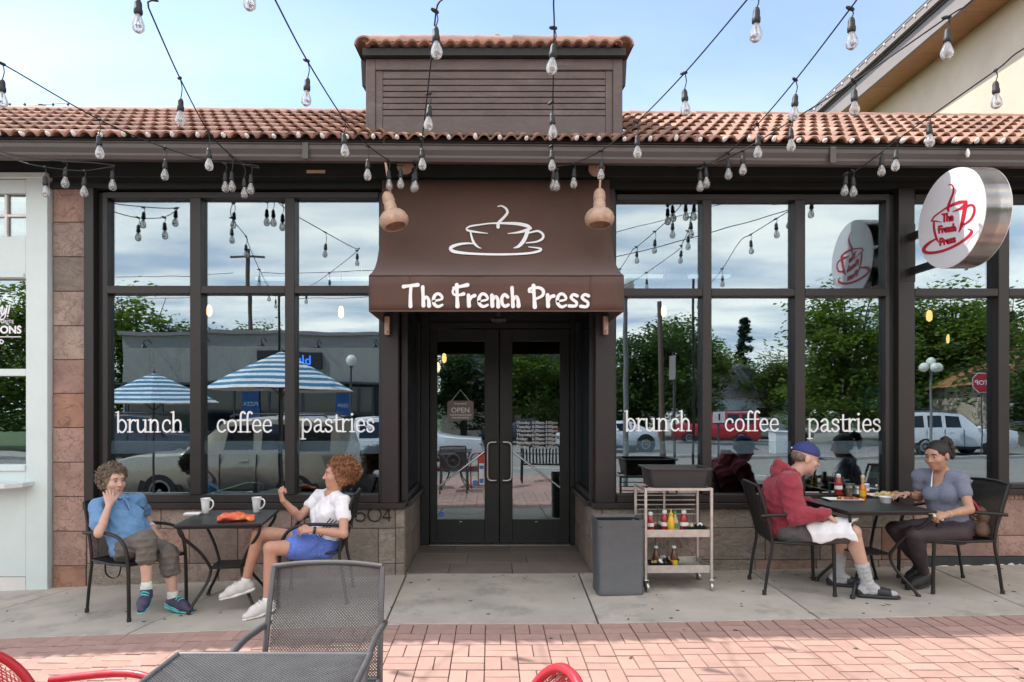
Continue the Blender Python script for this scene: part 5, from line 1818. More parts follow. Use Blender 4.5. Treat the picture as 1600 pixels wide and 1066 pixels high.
def round_chair(label, loc, rotz, group):
    """red mesh chair with a rounded back, facing local +Y"""
    t = thing('red_chair', label, 'chair', loc, rotz, group)
    n = 24
    ring = [(.24 * math.cos(math.pi * k / n) * (1 if True else 1), -.25 - .10 * math.sin(math.pi * k / n), .52 + .33 * math.sin(math.pi * k / n) ** .8) for k in range(n + 1)]
    mb = MB(); mb.tube([(.24, -.22, .42)] + ring + [(-.24, -.22, .42)], .015, 8); mb.build('back_frame', M['red_metal'], t, smooth=60)
    def bk(u, v, m_):
        zz = .45 + v
        half = .235 if zz < .52 else .235 * math.sqrt(max(0, 1 - ((zz - .52) / .325) ** 2)) ** 1.0
        uu = max(-half, min(half, u))
        k = max(0, (zz - .52) / .33)
        return Vector((uu, -.235 - .105 * min(1, k) + m_ - .03 * (1 - (uu / .25) ** 2), zz))
    mesh_sheet(bk, .47, .385, .0135, .0048, 'red_metal', 'backrest', t)
    mesh_sheet(lambda u, v, m_: Vector((u, v - .22, .43 + m_ - .02 * math.sin(math.pi * v / .45))), .46, .45, .0135, .0048, 'red_metal', 'seat', t)
    mb = MB(); mb.tube([(-.24, -.22, .43), (-.24, .23, .43), (.24, .23, .43), (.24, -.22, .43)], .012, 8, closed=True); mb.build('seat_frame', M['red_metal'], t, smooth=60)
    for s in (-1, 1):
        mb = MB(); mb.tube([(s * .24, -.22, .43), (s * .26, -.32, 0)], .013, 8); mb.build('rear_leg', M['red_metal'], t, smooth=60)
        mb = MB(); mb.tube(smooth_path([(s * .26, .24, 0), (s * .26, .235, .54), (s * .27, .19, .685), (s * .275, .05, .725), (s * .26, -.25, .68)], 5), .013, 8); mb.build('front_leg', M['red_metal'], t, smooth=60)
    return t


G_RED = 'red mesh chairs at the bottom edge'
round_chair('red mesh chair with round back in the lower left corner beside the mesh table', (-1.30, -4.27, gz(-1.3, -4.3)), R(-104), G_RED)
round_chair('red mesh chair seen edge on at the bottom centre', (-0.115, -4.43, gz(0, -4.5) - .02), R(106), G_RED)

# ------------------------------------------------------------------ table things
zt = TLz + .71
def on_left(px, py):
    d = (CAM.z - zt) * F_PX / (py - 640)
    return at(px, py, d)


def mug(label, p, rz):
    t = thing('coffee_mug', label, 'mug', p, rz, 'white mugs on the left table')
    mb = MB(); mb.lathe([(.026, 0), (.028, .002), (.036, .09), (.042, .125), (.0435, .128), (.041, .126), (.034, .09), (.026, .01), (.0, .008)], seg=20); mb.build('cup', M['ceramic'], t, smooth=50)
    mb = MB(); mb.tube(smooth_path([(.036, 0, .112), (.062, 0, .112), (.074, 0, .085), (.062, 0, .05), (.032, 0, .028)], 5), .0065, 8); mb.build('handle', M['ceramic'], t, smooth=60)
    return t


mug('white mug with handle beside the folded napkin box', on_left(319, 803) + Vector((0, .03, 0)), R(-12))
mug('white mug with handle behind the orange pouch', on_left(399, 801) + Vector((0, .03, 0)), R(-8))
nbx_ = thing('napkin_packet', 'flat white rectangular packet lying on the left table', 'packet', on_left(301, 805), R(8))
mb = MB(); mb.box((0, 0, .012), (.13, .075, .022)); mb.build('packet', M['paper'], nbx_, bevel=.008, seg=3)
mb = MB(); mb.box((0, 0, .0125), (.134, .079, .003)); mb.build('lid_edge', M['kerb_stone'], nbx_, bevel=.001)
pch = thing('cloth_pouch', 'crumpled orange and red cloth pouch lying on the left table', 'pouch', on_left(369, 814), R(14))
mb = MB()
n, mm = 22, 14
vs = []
for i in range(n + 1):
    t = i / n
    r0 = .042 * (math.sin(math.pi * min(1, .10 + t * .92)) ** .6 if t < .8 else .83 - (t - .8) * .6)
    for k in range(mm):
        w_ = 2 * math.pi * k / mm
        nz = mnoise.noise(Vector((t * 6, math.cos(w_) * 1.6, math.sin(w_) * 1.6))) * .014
        vs.append(Vector((-.14 + .28 * t, (r0 * 1.15 + nz) * math.cos(w_), max(.001, .036 * (.5 + .5 * math.sin(math.pi * min(1, t + .12))) + (r0 * .85 + nz) * math.sin(w_)))))
mb.add(vs, [(i * mm + k, i * mm + (k + 1) % mm, (i + 1) * mm + (k + 1) % mm, (i + 1) * mm + k) for i in range(n) for k in range(mm)] + [tuple(range(mm - 1, -1, -1))])
mb.add([v * .97 for v in vs[-mm:]], [tuple(range(mm))], 1)
mb.build('pouch', [M['pouch'], M['pouch_inside']], pch, smooth=50)

ztr = TRz + .70
def on_right(px, py):
    d = (CAM.z - ztr) * F_PX / (py - 640)
    return at(px, py, d)


def plate(label, p, w, l, rz):
    t = thing('plate', label, 'plate', p, rz, 'white rectangular plates on the right table')
    mb = MB()
    o_ = [(-l / 2, -w / 2), (l / 2, -w / 2), (l / 2, w / 2), (-l / 2, w / 2)]
    lv = [(1, .016), (.97, .018), (.80, .006), (.78, .005)]
    vs = [(x * s, y * s, z) for s, z in lv for x, y in o_] + [(x * s, y * s, z) for s, z in ((.78, 0), (.98, .012)) for x, y in o_]
    fs = []
    for r0, r1 in ((0, 1), (1, 2), (2, 3), (4, 5), (5, 0)):
        for k in range(4):
            fs.append((r0 * 4 + k, r0 * 4 + (k + 1) % 4, r1 * 4 + (k + 1) % 4, r1 * 4 + k))
    fs += [(12, 13, 14, 15), (19, 18, 17, 16)]
    mb.add(vs, fs)
    mb.build('dish', M['ceramic'], t, bevel=.002, seg=2)
    return t


def food(name, label, cat, p, mt, s, seed):
    r_ = random.Random(seed)
    mb = MB()
    for k in range(9):
        mb.ball((r_.uniform(-1, 1) * s[0], r_.uniform(-1, 1) * s[1], s[2] * r_.uniform(.5, .9)), (s[0] * r_.uniform(.3, .5), s[1] * r_.uniform(.35, .6), s[2] * r_.uniform(.5, .9)), 8, 6)
    o = mb.build(name, M[mt], smooth=60)
    o.location = p
    return tag(o, label, cat)


pl1 = on_right(1317, 782); plate('white plate with bacon and eggs in front of the person in red', pl1, .15, .30, R(-4))
food('bacon', 'strips of browned bacon on the left plate', 'food', pl1 + Vector((.06, .005, .008)), 'bacon', (.055, .035, .016), 1)
food('fried_egg', 'yellow egg pieces on the left plate beside the bacon', 'food', pl1 + Vector((.0, .015, .008)), 'egg', (.03, .03, .014), 2)
o = food('tomato', 'small red tomato on the edge of the left plate', 'food', pl1 + Vector((-.04, -.02, .008)), 'bacon', (.018, .018, .02), 7)
pl2 = on_right(1385, 776) + Vector((.02, .02, 0)); plate('white plate heaped with toast and potatoes near the person in grey', pl2, .18, .36, R(-6))
food('potatoes', 'heap of fried potatoes on the right plate', 'food', pl2 + Vector((-.02, 0, .008)), 'egg', (.055, .05, .022), 3)
food('toast', 'browned toast pieces on the right plate', 'food', pl2 + Vector((.05, -.005, .008)), 'toast', (.04, .045, .028), 4)
rk = thing('ramekin', 'small white ramekin at the front edge of the right table', 'bowl', on_right(1384, 786))
mb = MB(); mb.lathe([(.034, 0), (.038, .004), (.052, .05), (.054, .052), (.049, .050), (.036, .012), (0, .010)], seg=20); mb.build('bowl', M['ceramic'], rk, smooth=50)
ic = thing('iced_coffee', 'clear plastic cup of milky iced coffee on the right table', 'cup', on_right(1327, 779))
mb = MB(); mb.lathe([(.030, .002), (.043, .092), (0, .092)], seg=18); mb.build('coffee', M['coffee_milk'], ic, smooth=50)
mb = MB(); mb.lathe([(.032, 0), (.048, .125), (.050, .127), (.046, .125), (.031, .003)], seg=18); mb.build('cup', M['clear_glass'], ic, smooth=50)
mb = MB(); mb.lathe([(.050, .124), (.051, .131), (.046, .133)], seg=18); mb.build('rim', M['clear_glass'], ic, smooth=50)


def bottle(label, p, kind, s=1.0, name='sauce_bottle', group=None, rz=0.0):
    t = thing(name, label, 'bottle', p, rz, group)
    if kind == 'hot':
        mb = MB(); mb.lathe([(.026, 0), (.028, .004), (.028, .095), (.022, .115), (.012, .135), (.011, .155)], seg=14); mb.build('body', M['hot_sauce'], t, smooth=50)
        mb = MB(); mb.lathe([(.013, .150), (.016, .155), (.015, .185), (.018, .19), (.017, .21), (.008, .218)], seg=12); mb.build('cap', M['cap_tan'], t, smooth=50)
        mb = MB(); mb.lathe([(.0285, .03), (.0285, .08)], seg=14); mb.build('label', M['mustard'], t, smooth=50)
    elif kind in ('ketchup', 'mustard'):
        c = 'ketchup' if kind == 'ketchup' else 'mustard'
        mb = MB(); mb.lathe([(.028, 0), (.031, .006), (.029, .05), (.031, .09), (.022, .125), (.014, .14)], seg=14); mb.build('body', M[c], t, smooth=50)
        mb = MB(); mb.lathe([(.017, .138), (.019, .14), (.018, .162), (.008, .168)], seg=12); mb.build('cap', M['white_paint' if kind == 'ketchup' else 'mustard'], t, smooth=50)
        if kind == 'ketchup':
            mb = MB(); mb.lathe([(.0305, .045), (.0302, .075)], seg=14); mb.build('label', M['paper'], t, smooth=50)
        else:
            mb = MB(); mb.lathe([(.008, .166), (.003, .20)], seg=8); mb.build('nozzle', M['mustard'], t, smooth=50)
    elif kind == 'syrup':
        mb = MB(); mb.lathe([(.030, 0), (.033, .006), (.032, .09), (.018, .13), (.014, .16)], seg=14); mb.build('body', M['maple'], t, smooth=50)
        mb = MB(); mb.lathe([(.017, .158), (.019, .16), (.018, .178), (.006, .182)], seg=12); mb.build('cap', M['white_paint'], t, smooth=50)
        mb = MB(); mb.lathe([(.0335, .02), (.0335, .06)], seg=14); mb.build('label', M['mustard'], t, smooth=50)
    else:
        mb = MB(); mb.lathe([(.026, 0), (.029, .006), (.028, .09), (.016, .125), (.012, .15)], seg=14); mb.build('body', M['cap_tan'], t, smooth=50)
        mb = MB(); mb.lathe([(.014, .148), (.014, .17), (.004, .178)], seg=12); mb.build('cap', M['green_label'], t, smooth=50)
        mb = MB(); mb.lathe([(.0295, .03), (.0295, .075)], seg=14); mb.build('label', M['green_label'], t, smooth=50)
    t.scale = (s, s, s)
    return t


bottle('orange hot sauce bottle with tan cap on the right table', on_right(1348, 780), 'hot', .98)
bottle('red ketchup bottle at the back of the right table', on_right(1318, 775) + Vector((0, .09, 0)), 'ketchup', 1.15)
jar = thing('jam_can', 'blue and white printed can behind the hot sauce bottle', 'can', on_right(1358, 775) + Vector((0, .06, 0)))
mb = MB(); mb.lathe([(.031, 0), (.033, .003), (.033, .10), (.030, .106)], seg=18); mb.build('body', M['paper'], jar, smooth=50)
mb = MB(); mb.lathe([(.0336, .065), (.0336, .098)], seg=18); mb.build('label', M['film_band'], jar, smooth=50)
mb = MB(); mb.lathe([(.0336, .02), (.0336, .045)], seg=18); mb.build('label', M['sticker_red'], jar, smooth=50)
cd = thing('condiment_caddy', 'small black wire caddy of packets behind the iced coffee', 'caddy', on_right(1337, 775) + Vector((0, .07, 0)))
for z in (.01, .06):
    mb = MB(); mb.tube([(-.06, -.04, z), (.06, -.04, z), (.06, .04, z), (-.06, .04, z)], .003, 5, closed=True); mb.build('wire', M['metal_black'], cd)
mb = MB(); mb.tube([(0, -.04, .01), (0, -.04, .16), (0, 0, .185), (0, .04, .16), (0, .04, .01)], .003, 5); mb.build('handle', M['metal_black'], cd)
for k in range(4):
    mb = MB(); mb.box((-.042 + k * .028, 0, .045), (.02, .06, .07)); mb.build('packet', M['paper' if k % 2 else 'teal_plastic'], cd)
sp = thing('spoon', 'metal spoon standing in the food of the right plate', 'spoon', on_right(1374, 777) + Vector((0, .02, .012)))
mb = MB(); mb.tube([(0, 0, 0), (-.01, 0, .07)], .003, 6); mb.ball((-.012, 0, .085), (.013, .005, .018), 10, 6); mb.build('spoon', M['steel'], sp, smooth=60)

# ------------------------------------------------------------------ waste bin
BIN = at(965, 902, 5.56); BIN.z = gz(BIN.x)
bn = thing('waste_bin', 'open grey plastic waste bin with a slot handle beside the cart', 'bin', BIN, R(2))
def rrect(w, l, r, n=5):
    o_ = []
    for cx, cy_, a0 in ((w / 2 - r, l / 2 - r, 0), (-w / 2 + r, l / 2 - r, 90), (-w / 2 + r, -l / 2 + r, 180), (w / 2 - r, -l / 2 + r, 270)):
        for k in range(n + 1):
            a = R(a0 + 90 * k / n)
            o_.append((cx + r * math.cos(a), cy_ + r * math.sin(a)))
    return o_
def loft(mb, rings, cap0=True, cap1=True):
    n = len(rings[0])
    vs = [p for r_ in rings for p in r_]
    fs = [(i * n + k, i * n + (k + 1) % n, (i + 1) * n + (k + 1) % n, (i + 1) * n + k) for i in range(len(rings) - 1) for k in range(n)]
    if cap0: fs.append(tuple(range(n - 1, -1, -1)))
    if cap1: fs.append(tuple((len(rings) - 1) * n + k for k in range(n)))
    return mb.add(vs, fs)
mb = MB()
loft(mb, [[(x, y, z) for x, y in rrect(w, l, r)] for w, l, r, z in ((.37, .29, .05, 0.0), (.385, .30, .05, .004), (.385, .30, .05, .045), (.378, .295, .05, .05), (.40, .315, .055, .60), (.405, .32, .055, .62), (.395, .31, .05, .622), (.375, .29, .045, .60), (.35, .27, .045, .06))])
mb.build('body', M['plastic_grey'], bn, smooth=40)
mb = MB(); mb.bb(-.065, .06, -.1535, -.1505, .525, .555); mb.build('hand_slot', M['plastic_black'], bn, bevel=.004)
mb = MB(); mb.bb(-.19, .19, -.1545, -.152, .562, .57); mb.build('rim_line', M['plastic_dark'], bn)
mb = MB()
loft(mb, [[(x, y, z) for x, y in rrect(w, l, r)] for w, l, r, z in ((.372, .287, .044, .50), (.374, .289, .044, .598))], False, False)
mb.build('bin_liner', M['plastic_black'], bn, smooth=40)

# ------------------------------------------------------------------ steel cart
CO = at(1064, 905, 5.45); CX, CY = CO.x, -0.46
cz = gz(CX)
cart = thing('serving_cart', 'stainless wheeled cart with slatted back rail and two trays of condiments', 'cart', (CX, CY, cz), R(1))
cw, cdp, ch = .555, .36, .86
post = .022
for sx in (-1, 1):
    for sy in (-1, 1):
        x, y = sx * (cw / 2), sy * (cdp / 2)
        mb = MB(); mb.box((x, y, .09 + (ch - .09) / 2), (post, post, ch - .09)); mb.build('post', M['steel_warm'], cart, bevel=.002)
        cs = bpy.data.objects.new('caster', None); link(cs); cs.parent = cart; cs.location = (x, y, 0); cs.rotation_euler = (0, 0, random.uniform(-1, 1))
        mb = MB(); mb.lathe([(.012, -.010), (.036, -.009), (.038, 0), (.036, .009), (.012, .010)], (0, -.02, .038), 16, rot=rotm(0, R(90))); mb.build('wheel', M['steel'], cs, smooth=40)
        mb = MB(); mb.box((.016, -.012, .062), (.004, .04, .06)); mb.box((-.016, -.012, .062), (.004, .04, .06)); mb.box((0, -.004, .092), (.04, .045, .006)); mb.build('fork', M['chrome'], cs, bevel=.002)
for y in (-cdp / 2, cdp / 2):
    mb = MB(); mb.box((0, y, ch - post / 2 + .0005), (cw - post - .001, post, post)); mb.build('top_rail', M['steel_warm'], cart, bevel=.002)
for x in (-cw / 2, cw / 2):
    mb = MB(); mb.box((x, 0, ch - post / 2 + .0005), (post, cdp - post - .001, post)); mb.build('top_rail', M['steel_warm'], cart, bevel=.002)
mb = MB(); mb.box((-.02, cdp / 2, .70), (.018, .012, .27)); mb.build('back_strut', M['steel_warm'], cart, bevel=.002)
for k in range(6):
    mb = MB(); mb.box((0, cdp / 2 + .009, .585 + k * .042), (cw - .03, .006, .010)); mb.build('back_slat', M['steel_warm'], cart, bevel=.002)
for z in (.47, .17):
    mb = MB()
    a, b = cw / 2 - .013, cdp / 2 - .013
    mb.bb(-a, a, -b, b, z, z + .004)
    for (x0, x1, y0, y1) in ((-a, a, -b - .014, -b), (-a, a, b, b + .004), (-a - .004, -a, -b, b), (a, a + .004, -b, b)):
        mb.bb(x0, x1, y0, y1, z - .022 if y0 < -b else z, z + .040)
    mb.build('tray', M['steel_warm'], cart, bevel=.0015)
CW = lambda x, y, z: Vector((CX + x, CY + y, cz + z))


def on_cart(px, shelf):
    """x of an item seen at px on the cart's front row"""
    return (px - 768) * (CY - .06 - CAM.y) / F_PX - CX


for px, kind, lab, s in ((1017, 'ketchup', 'red ketchup bottle at the left end of the upper cart tray', 1.0), (1039, 'ketchup', 'red ketchup bottle left of the yellow mustard on the cart', 1.1),
                         (1047, 'mustard', 'yellow squeeze mustard bottle in the middle of the upper cart tray', 1.0), (1055, 'green', 'green capped sauce bottle right of the yellow mustard on the cart', 1.0),
                         (1069, 'ketchup', 'red ketchup bottle right of the green capped bottle on the cart', 1.1)):
    bottle(lab, CW(on_cart(px, 0), -.09 if kind == 'mustard' else -.05, .474), kind, s)
for px, lab in ((1025, 'dark syrup bottle at the left of the lower cart tray'), (1053, 'dark syrup bottle at the middle of the lower cart tray')):
    bottle(lab, CW(on_cart(px, 1), -.06, .174), 'syrup', 1.0, 'syrup_bottle')


def basket(label, x, y, z, w, seed, contents=True):
    t = thing('wire_basket', label, 'basket', CW(x, y, z))
    mb = MB()
    loft(mb, [[(a, b, c) for a, b in rrect(ww, ll, .02, 3)] for ww, ll, c in ((w * .8, .10, 0), (w, .13, .05), (w * .97, .125, .05), (w * .78, .095, .004))])
    mb.build('basket', M['plastic_black'], t, smooth=40)
    mb = MB(); mb.tube(smooth_path([(0, 0, .0), (0, 0, .17), (.012, 0, .19), (0, 0, .205), (-.012, 0, .19), (0, 0, .17)], 3), .003, 5); mb.build('handle', M['metal_grey'], t)
    r_ = random.Random(seed)
    for k in range(9):
        mb = MB(); mb.lathe([(.014, 0), (.017, .018), (.018, .022), (.0, .023)], seg=8)
        o = mb.build('creamer', M[r_.choice(['paper', 'paper', 'plastic_black', 'cap_tan'])], t, smooth=40)
        o.location = (r_.uniform(-w * .36, w * .36), r_.uniform(-.04, .04), .035 + r_.uniform(0, .02))
        o.rotation_euler = (r_.uniform(-1.5, 1.5), r_.uniform(-1.5, 1.5), 0)
    return t


basket('black basket of packets behind the bottles on the upper tray', -.12, .03, .474, .22, 3)
basket('black basket of small jam pots at the right of the upper tray', .165, -.06, .474, .19, 4)
basket('black basket holding the syrup bottles on the lower tray', -.13, -.085, .174, .20, 5)
basket('second black basket on the lower tray with white pots', -.03, .03, .174, .18, 6)
bt = thing('bus_tub', 'large dark grey plastic bus tub resting on top of the cart', 'tub', CW(.015, .0, ch + .001), R(-1))
mb = MB()
loft(mb, [[(x, y, z) for x, y in rrect(w, l, .035)] for w, l, z in ((.455, .33, 0), (.465, .34, .006), (.505, .385, .15), (.545, .425, .152), (.548, .428, .165), (.50, .38, .166), (.46, .335, .01))])
mb.build('tub', M['plastic_dark'], bt, smooth=40)
# ================================================================== across the street (seen in the window reflections)
def mir(px, py, d, yg=0.055):
    """place in front of the facade whose mirror image shows at photo pixel (px, py)"""
    p = at(px, py, d)
    return Vector((p.x, 2 * yg - p.y, p.z))


# ---- vehicles
CARS = {
 'suv': [(2.42, .45, .84, .85, .74, .70), (2.37, .34, 1.00, 1.02, .90, .84), (1.9, .29, 1.08, 1.12, .95, .88), (1.05, .28, 1.11, 1.16, .96, .86), (.80, .28, 1.12, 1.24, .96, .82), (.22, .28, 1.13, 1.80, .96, .76),
         (-.6, .28, 1.13, 1.88, .96, .77), (-1.6, .28, 1.13, 1.88, .96, .77), (-2.22, .30, 1.12, 1.84, .95, .76), (-2.38, .34, 1.10, 1.20, .93, .84), (-2.42, .44, .84, .86, .84, .78)],
 'pickup': [(2.75, .50, .85, .86, .74, .70), (2.68, .38, 1.02, 1.05, .92, .84), (1.6, .34, 1.12, 1.16, .97, .86), (1.25, .34, 1.15, 1.24, .97, .82), (.65, .34, 1.16, 1.80, .97, .72), (-.55, .34, 1.16, 1.84, .97, .72),
            (-.95, .34, 1.16, 1.80, .97, .72), (-1.02, .36, 1.14, 1.16, .97, .90), (-2.7, .40, 1.12, 1.13, .96, .90), (-2.75, .48, .9, .92, .92, .88)],
 'sedan': [(2.25, .40, .66, .67, .68, .62), (2.18, .26, .76, .78, .84, .76), (1.2, .22, .88, .92, .90, .78), (.85, .22, .92, .98, .90, .74), (.1, .22, .94, 1.42, .90, .60), (-.7, .22, .95, 1.45, .90, .60),
           (-1.45, .22, .96, 1.10, .90, .70), (-2.1, .24, .95, .98, .88, .74), (-2.25, .36, .75, .77, .78, .7)]}
GLASS = {'suv': [(.16, -.50), (-.62, -1.32), (-1.44, -2.14)], 'pickup': [(.55, -.05), (-.13, -.82)], 'sedan': [(.0, -.62), (-.70, -1.15)]}


def car(name, label, kind, paint, x, y, head, z=None, wheel=.37, group=None):
    S = CARS[kind]
    t = thing(name, label, 'car' if kind != 'pickup' else 'pickup truck', (x, y, ZR if z is None else z), R(head), group)
    mb = MB()
    rings = []
    for (sx, zb, zl, zr, hw, hr) in S:
        half = [(.0, zb), (hw * .90, zb), (hw * .99, zb + (zl - zb) * .3), (hw, zb + (zl - zb) * .65), (hw * .965, zl), (hr + (hw * .965 - hr) * .35, zl + (zr - zl) * .62), (hr, zl + (zr - zl) * .93), (hr * .80, zr), (0, zr + .02)]
        ring = [(sx, yy, zz) for yy, zz in half] + [(sx, -yy, zz) for yy, zz in half[-2:0:-1]]
        rings.append(ring)
    loft(mb, rings)
    mb.build('body', M[paint], t, smooth=38)

    def side(xx, k, s, off):
        for a, b in zip(S[:-1], S[1:]):
            if b[0] <= xx <= a[0]:
                q_ = (a[0] - xx) / (a[0] - b[0])
                v = [a[i] + (b[i] - a[i]) * q_ for i in range(6)]
                yl, yr = v[4] * .965, v[5]
                return Vector((xx, s * (yl + (yr - yl) * k + off), v[2] + (v[3] - v[2]) * k * .93 + 0.004))
    for a, b in GLASS[kind]:
        for s in (-1, 1):
            mb = MB()
            q_ = [side(a - .02, .10, s, .004), side(b + .02, .10, s, .004), side(b + .03, .86, s, .006), side(a - .10 if a > 0 else a - .03, .86, s, .006)]
            inner = [p - Vector((0, s * .02, 0)) for p in q_]
            mb.add(q_ + inner, [(0, 1, 2, 3), (7, 6, 5, 4), (0, 4, 5, 1), (1, 5, 6, 2), (2, 6, 7, 3), (3, 7, 4, 0)])
            mb.build('window', M['car_glass'], t)
    i0 = 4 if kind != 'sedan' else 3
    a, b = S[i0], S[i0 + 1]
    mb = MB()
    q_ = [Vector((a[0] + .02, a[5] * .9, a[3] + .035)), Vector((a[0] + .02, -a[5] * .9, a[3] + .035)), Vector((b[0] + .06, -b[5] * .86, b[3] - .01)), Vector((b[0] + .06, b[5] * .86, b[3] - .01))]
    mb.add(q_ + [p - Vector((.0, 0, .02)) for p in q_], [(0, 1, 2, 3), (7, 6, 5, 4), (0, 4, 5, 1), (1, 5, 6, 2), (2, 6, 7, 3), (3, 7, 4, 0)])
    mb.build('windscreen', M['car_glass'], t)
    wb = {'suv': 1.42, 'pickup': 1.75, 'sedan': 1.35}[kind]
    for sx in (wb, -wb):
        for s in (-1, 1):
            hw = .95
            wr = bpy.data.objects.new('wheel', None); link(wr); wr.parent = t; wr.location = (sx, s * (hw - .10), wheel)
            mb = MB(); mb.lathe([(wheel * .6, -.10), (wheel * .93, -.11), (wheel, -.08), (wheel, .08), (wheel * .93, .11), (wheel * .6, .10)], seg=24, rot=rotm(R(90))); mb.build('tyre', M['rubber'], wr, smooth=40)
            mb = MB(); mb.lathe([(wheel * .62, s * -.10), (wheel * .60, s * -.112), (wheel * .5, s * -.10), (wheel * .15, s * -.09), (wheel * .12, s * -.115)], seg=20, rot=rotm(R(90))); mb.build('rim', M['steel'], wr, smooth=40)
            mb = MB(); mb.lathe([(wheel + .09, -.012), (wheel + .09, .012)], (sx, s * (hw - .018), wheel + .01), 28, rot=rotm(R(90))); mb.build('wheel_arch', M['rubber'], t)
    f, r_ = S[1], S[-2]
    for s in (-1, 1):
        mb = MB(); mb.box((f[0] - .03, s * (f[4] - .16), f[2] - .16), (.16, .30, .15)); mb.build('headlight', M['clear_glass' if False else 'chrome'], t, bevel=.03, seg=2)
        mb = MB(); mb.box((r_[0] + .03, s * (r_[4] - .05), r_[2] - .14), (.16, .14, .32)); mb.build('tail_light', M['tail_red'], t, bevel=.02, seg=2)
        for a, b in GLASS[kind][:2]:
            mb = MB(); mb.box((b + .2, s * .955, S[4][2] - .14), (.20, .03, .03)); mb.build('door_handle', M[paint], t, bevel=.008)
        mb = MB(); mb.ball((S[4][0] - .05, s * 1.03, S[4][2] + .10), (.06, .11, .08), 10, 6); mb.build('wing_mirror', M[paint], t, smooth=60)
        mb = MB(); mb.bb(-wb + .45, wb - .45, s * .945 - .012, s * .945 + .012, S[4][1] - .02, S[4][1] + .10); mb.build('side_skirt', M['rubber'], t)
    if kind == 'suv':
        for s in (-1, 1):
            mb = MB(); mb.tube([(.1, s * .66, 1.885), (.0, s * .66, 1.93), (-1.9, s * .66, 1.95), (-2.0, s * .66, 1.90)], .02, 6); mb.build('roof_rail', M['metal_grey'], t, smooth=60)
            for xx in (.20, -.56, -1.38):
                mb = MB(); mb.box((xx, s * .958, .75), (.012, .02, .74)); mb.build('door_seam', M['rubber'], t)
    mb = MB(); mb.box((f[0] + .02, 0, f[2] - .18), (.10, .9, .20)); mb.build('grille', M['plastic_dark'], t, bevel=.02)
    return t


car('parked_car', 'tan sport utility vehicle parked at the kerb, mirrored in the left windows', 'suv', 'car_tan', -5.45, -8.35, 180, ZR - .02)
car('pickup_truck', 'white pickup truck across the street mirrored in the left door', 'pickup', 'car_white', -3.0, -13.6, 0)
car('parked_car', 'white sport utility vehicle mirrored in the far right window', 'suv', 'car_white', 20.6, -23.6, 5, ZR + .05)
car('parked_car', 'white sedan in the parking lot mirrored above the right brunch lettering', 'sedan', 'car_white', 5.6, -24.5, 170, ZR + .05)
car('parked_car', 'red sport utility vehicle in the parking lot mirrored beside the coffee lettering', 'suv', 'car_red', 12.9, -31.5, 200, ZR + .05)
car('parked_car', 'silver sedan parked under the trees mirrored right of the red vehicle', 'sedan', 'car_silver', 17.0, -34.0, 0, ZR + .05)
car('parked_car', 'dark sedan parked beyond the white pickup truck', 'sedan', 'car_dark', 1.6, -29.0, 180, ZR + .05)
car('parked_car', 'dark sport utility vehicle parked by the grey brick building', 'suv', 'car_dark', -13.2, -19.6, 0)
car('parked_car', 'white sport utility vehicle at the far kerb mirrored left of the doors', 'suv', 'car_white', -6.0, -19.7, 0)

# ---- grey brick building
gb = thing('brick_building', 'low grey painted brick building with dark storefront mirrored in the left windows', 'building', (-10.5, -24, ZR))
GBO = (-10.5, -24, ZR)
def gbx(x0, x1, y0, y1, z0, z1, name, mt, bevel=0):
    mb = MB(); mb.bb(x0, x1, y0, y1, z0, z1); return mb.build(name, M[mt], gb, bevel=bevel, off=GBO)
gbx(-17.0, -3.7, -34, -24.2, ZR, 5.0, 'wall', 'wall_brick_grey')
gbx(-17.1, -3.6, -34, -24.0, 5.0, 5.16, 'coping', 'fascia_grey')
cm = MB()
for r_ in range(22):
    z = 2.85 + r_ * .098
    for c in range(32):
        x = -17.0 + c * .415 + (.2 if r_ % 2 else 0)
        if x + .4 > -3.7: continue
        cm.bb(x + .004, x + .407, -24.2, -24.185 + .004 * ((c * 7 + r_ * 3) % 3), z + .004, z + .092)
cm.build('brick_course', M['wall_brick_grey'], gb, off=GBO)['kind'] = 'stuff'
gbx(-17.0, -3.7, -24.3, -23.6, 2.72, 2.80, 'canopy', 'fascia_dark')
gbx(-16.9, -3.8, -24.19, -24.15, ZR, 2.71, 'storefront', 'dark_front')
for k in range(8):
    x = -16.8 + k * 1.62
    gbx(x, x + .09, -24.149, -24.10, ZR, 2.71, 'mullion', 'metal_grey')
    if k < 7: gbx(x + .10, x + 1.60, -24.145, -24.14, .3, 2.6, 'glass_pane', 'car_glass')
gbx(-10.85, -7.75, -24.18, -24.02, 3.40, 4.20, 'sign_board', 'dark_front', .02)
letter('lettering', 'blue pan', .62, M['neon_blue'], gb, Vector((-9.3, -24.01, 3.80)) - Vector(GBO), (R(90), 0, R(180)), bold=.01)
for x0, x1, tx in ((-11.5, -10.7, 'PIZZA'), (-7.1, -6.4, '3509')):
    gbx(x0, x1, -24.08, -24.05, .85, 2.35, 'banner', 'banner_blue')
    letter('lettering', tx, .26, M['white_print'], gb, Vector(((x0 + x1) / 2, -24.045, 1.75)) - Vector(GBO), (R(90), 0, R(180)))
for k in range(5):
    x = -15.6 + k * 2.6
    mb = MB(); mb.tube(smooth_path([(x, -24.1, 4.6), (x, -23.8, 4.75), (x, -23.45, 4.7), (x, -23.4, 4.5)], 4), .02, 6); mb.lathe([(.03, .1), (.05, .05), (.16, -.10)], (x, -23.4, 4.45), 12)
    mb.build('wall_lamp', M['metal_black'], gb, smooth=50, off=GBO)

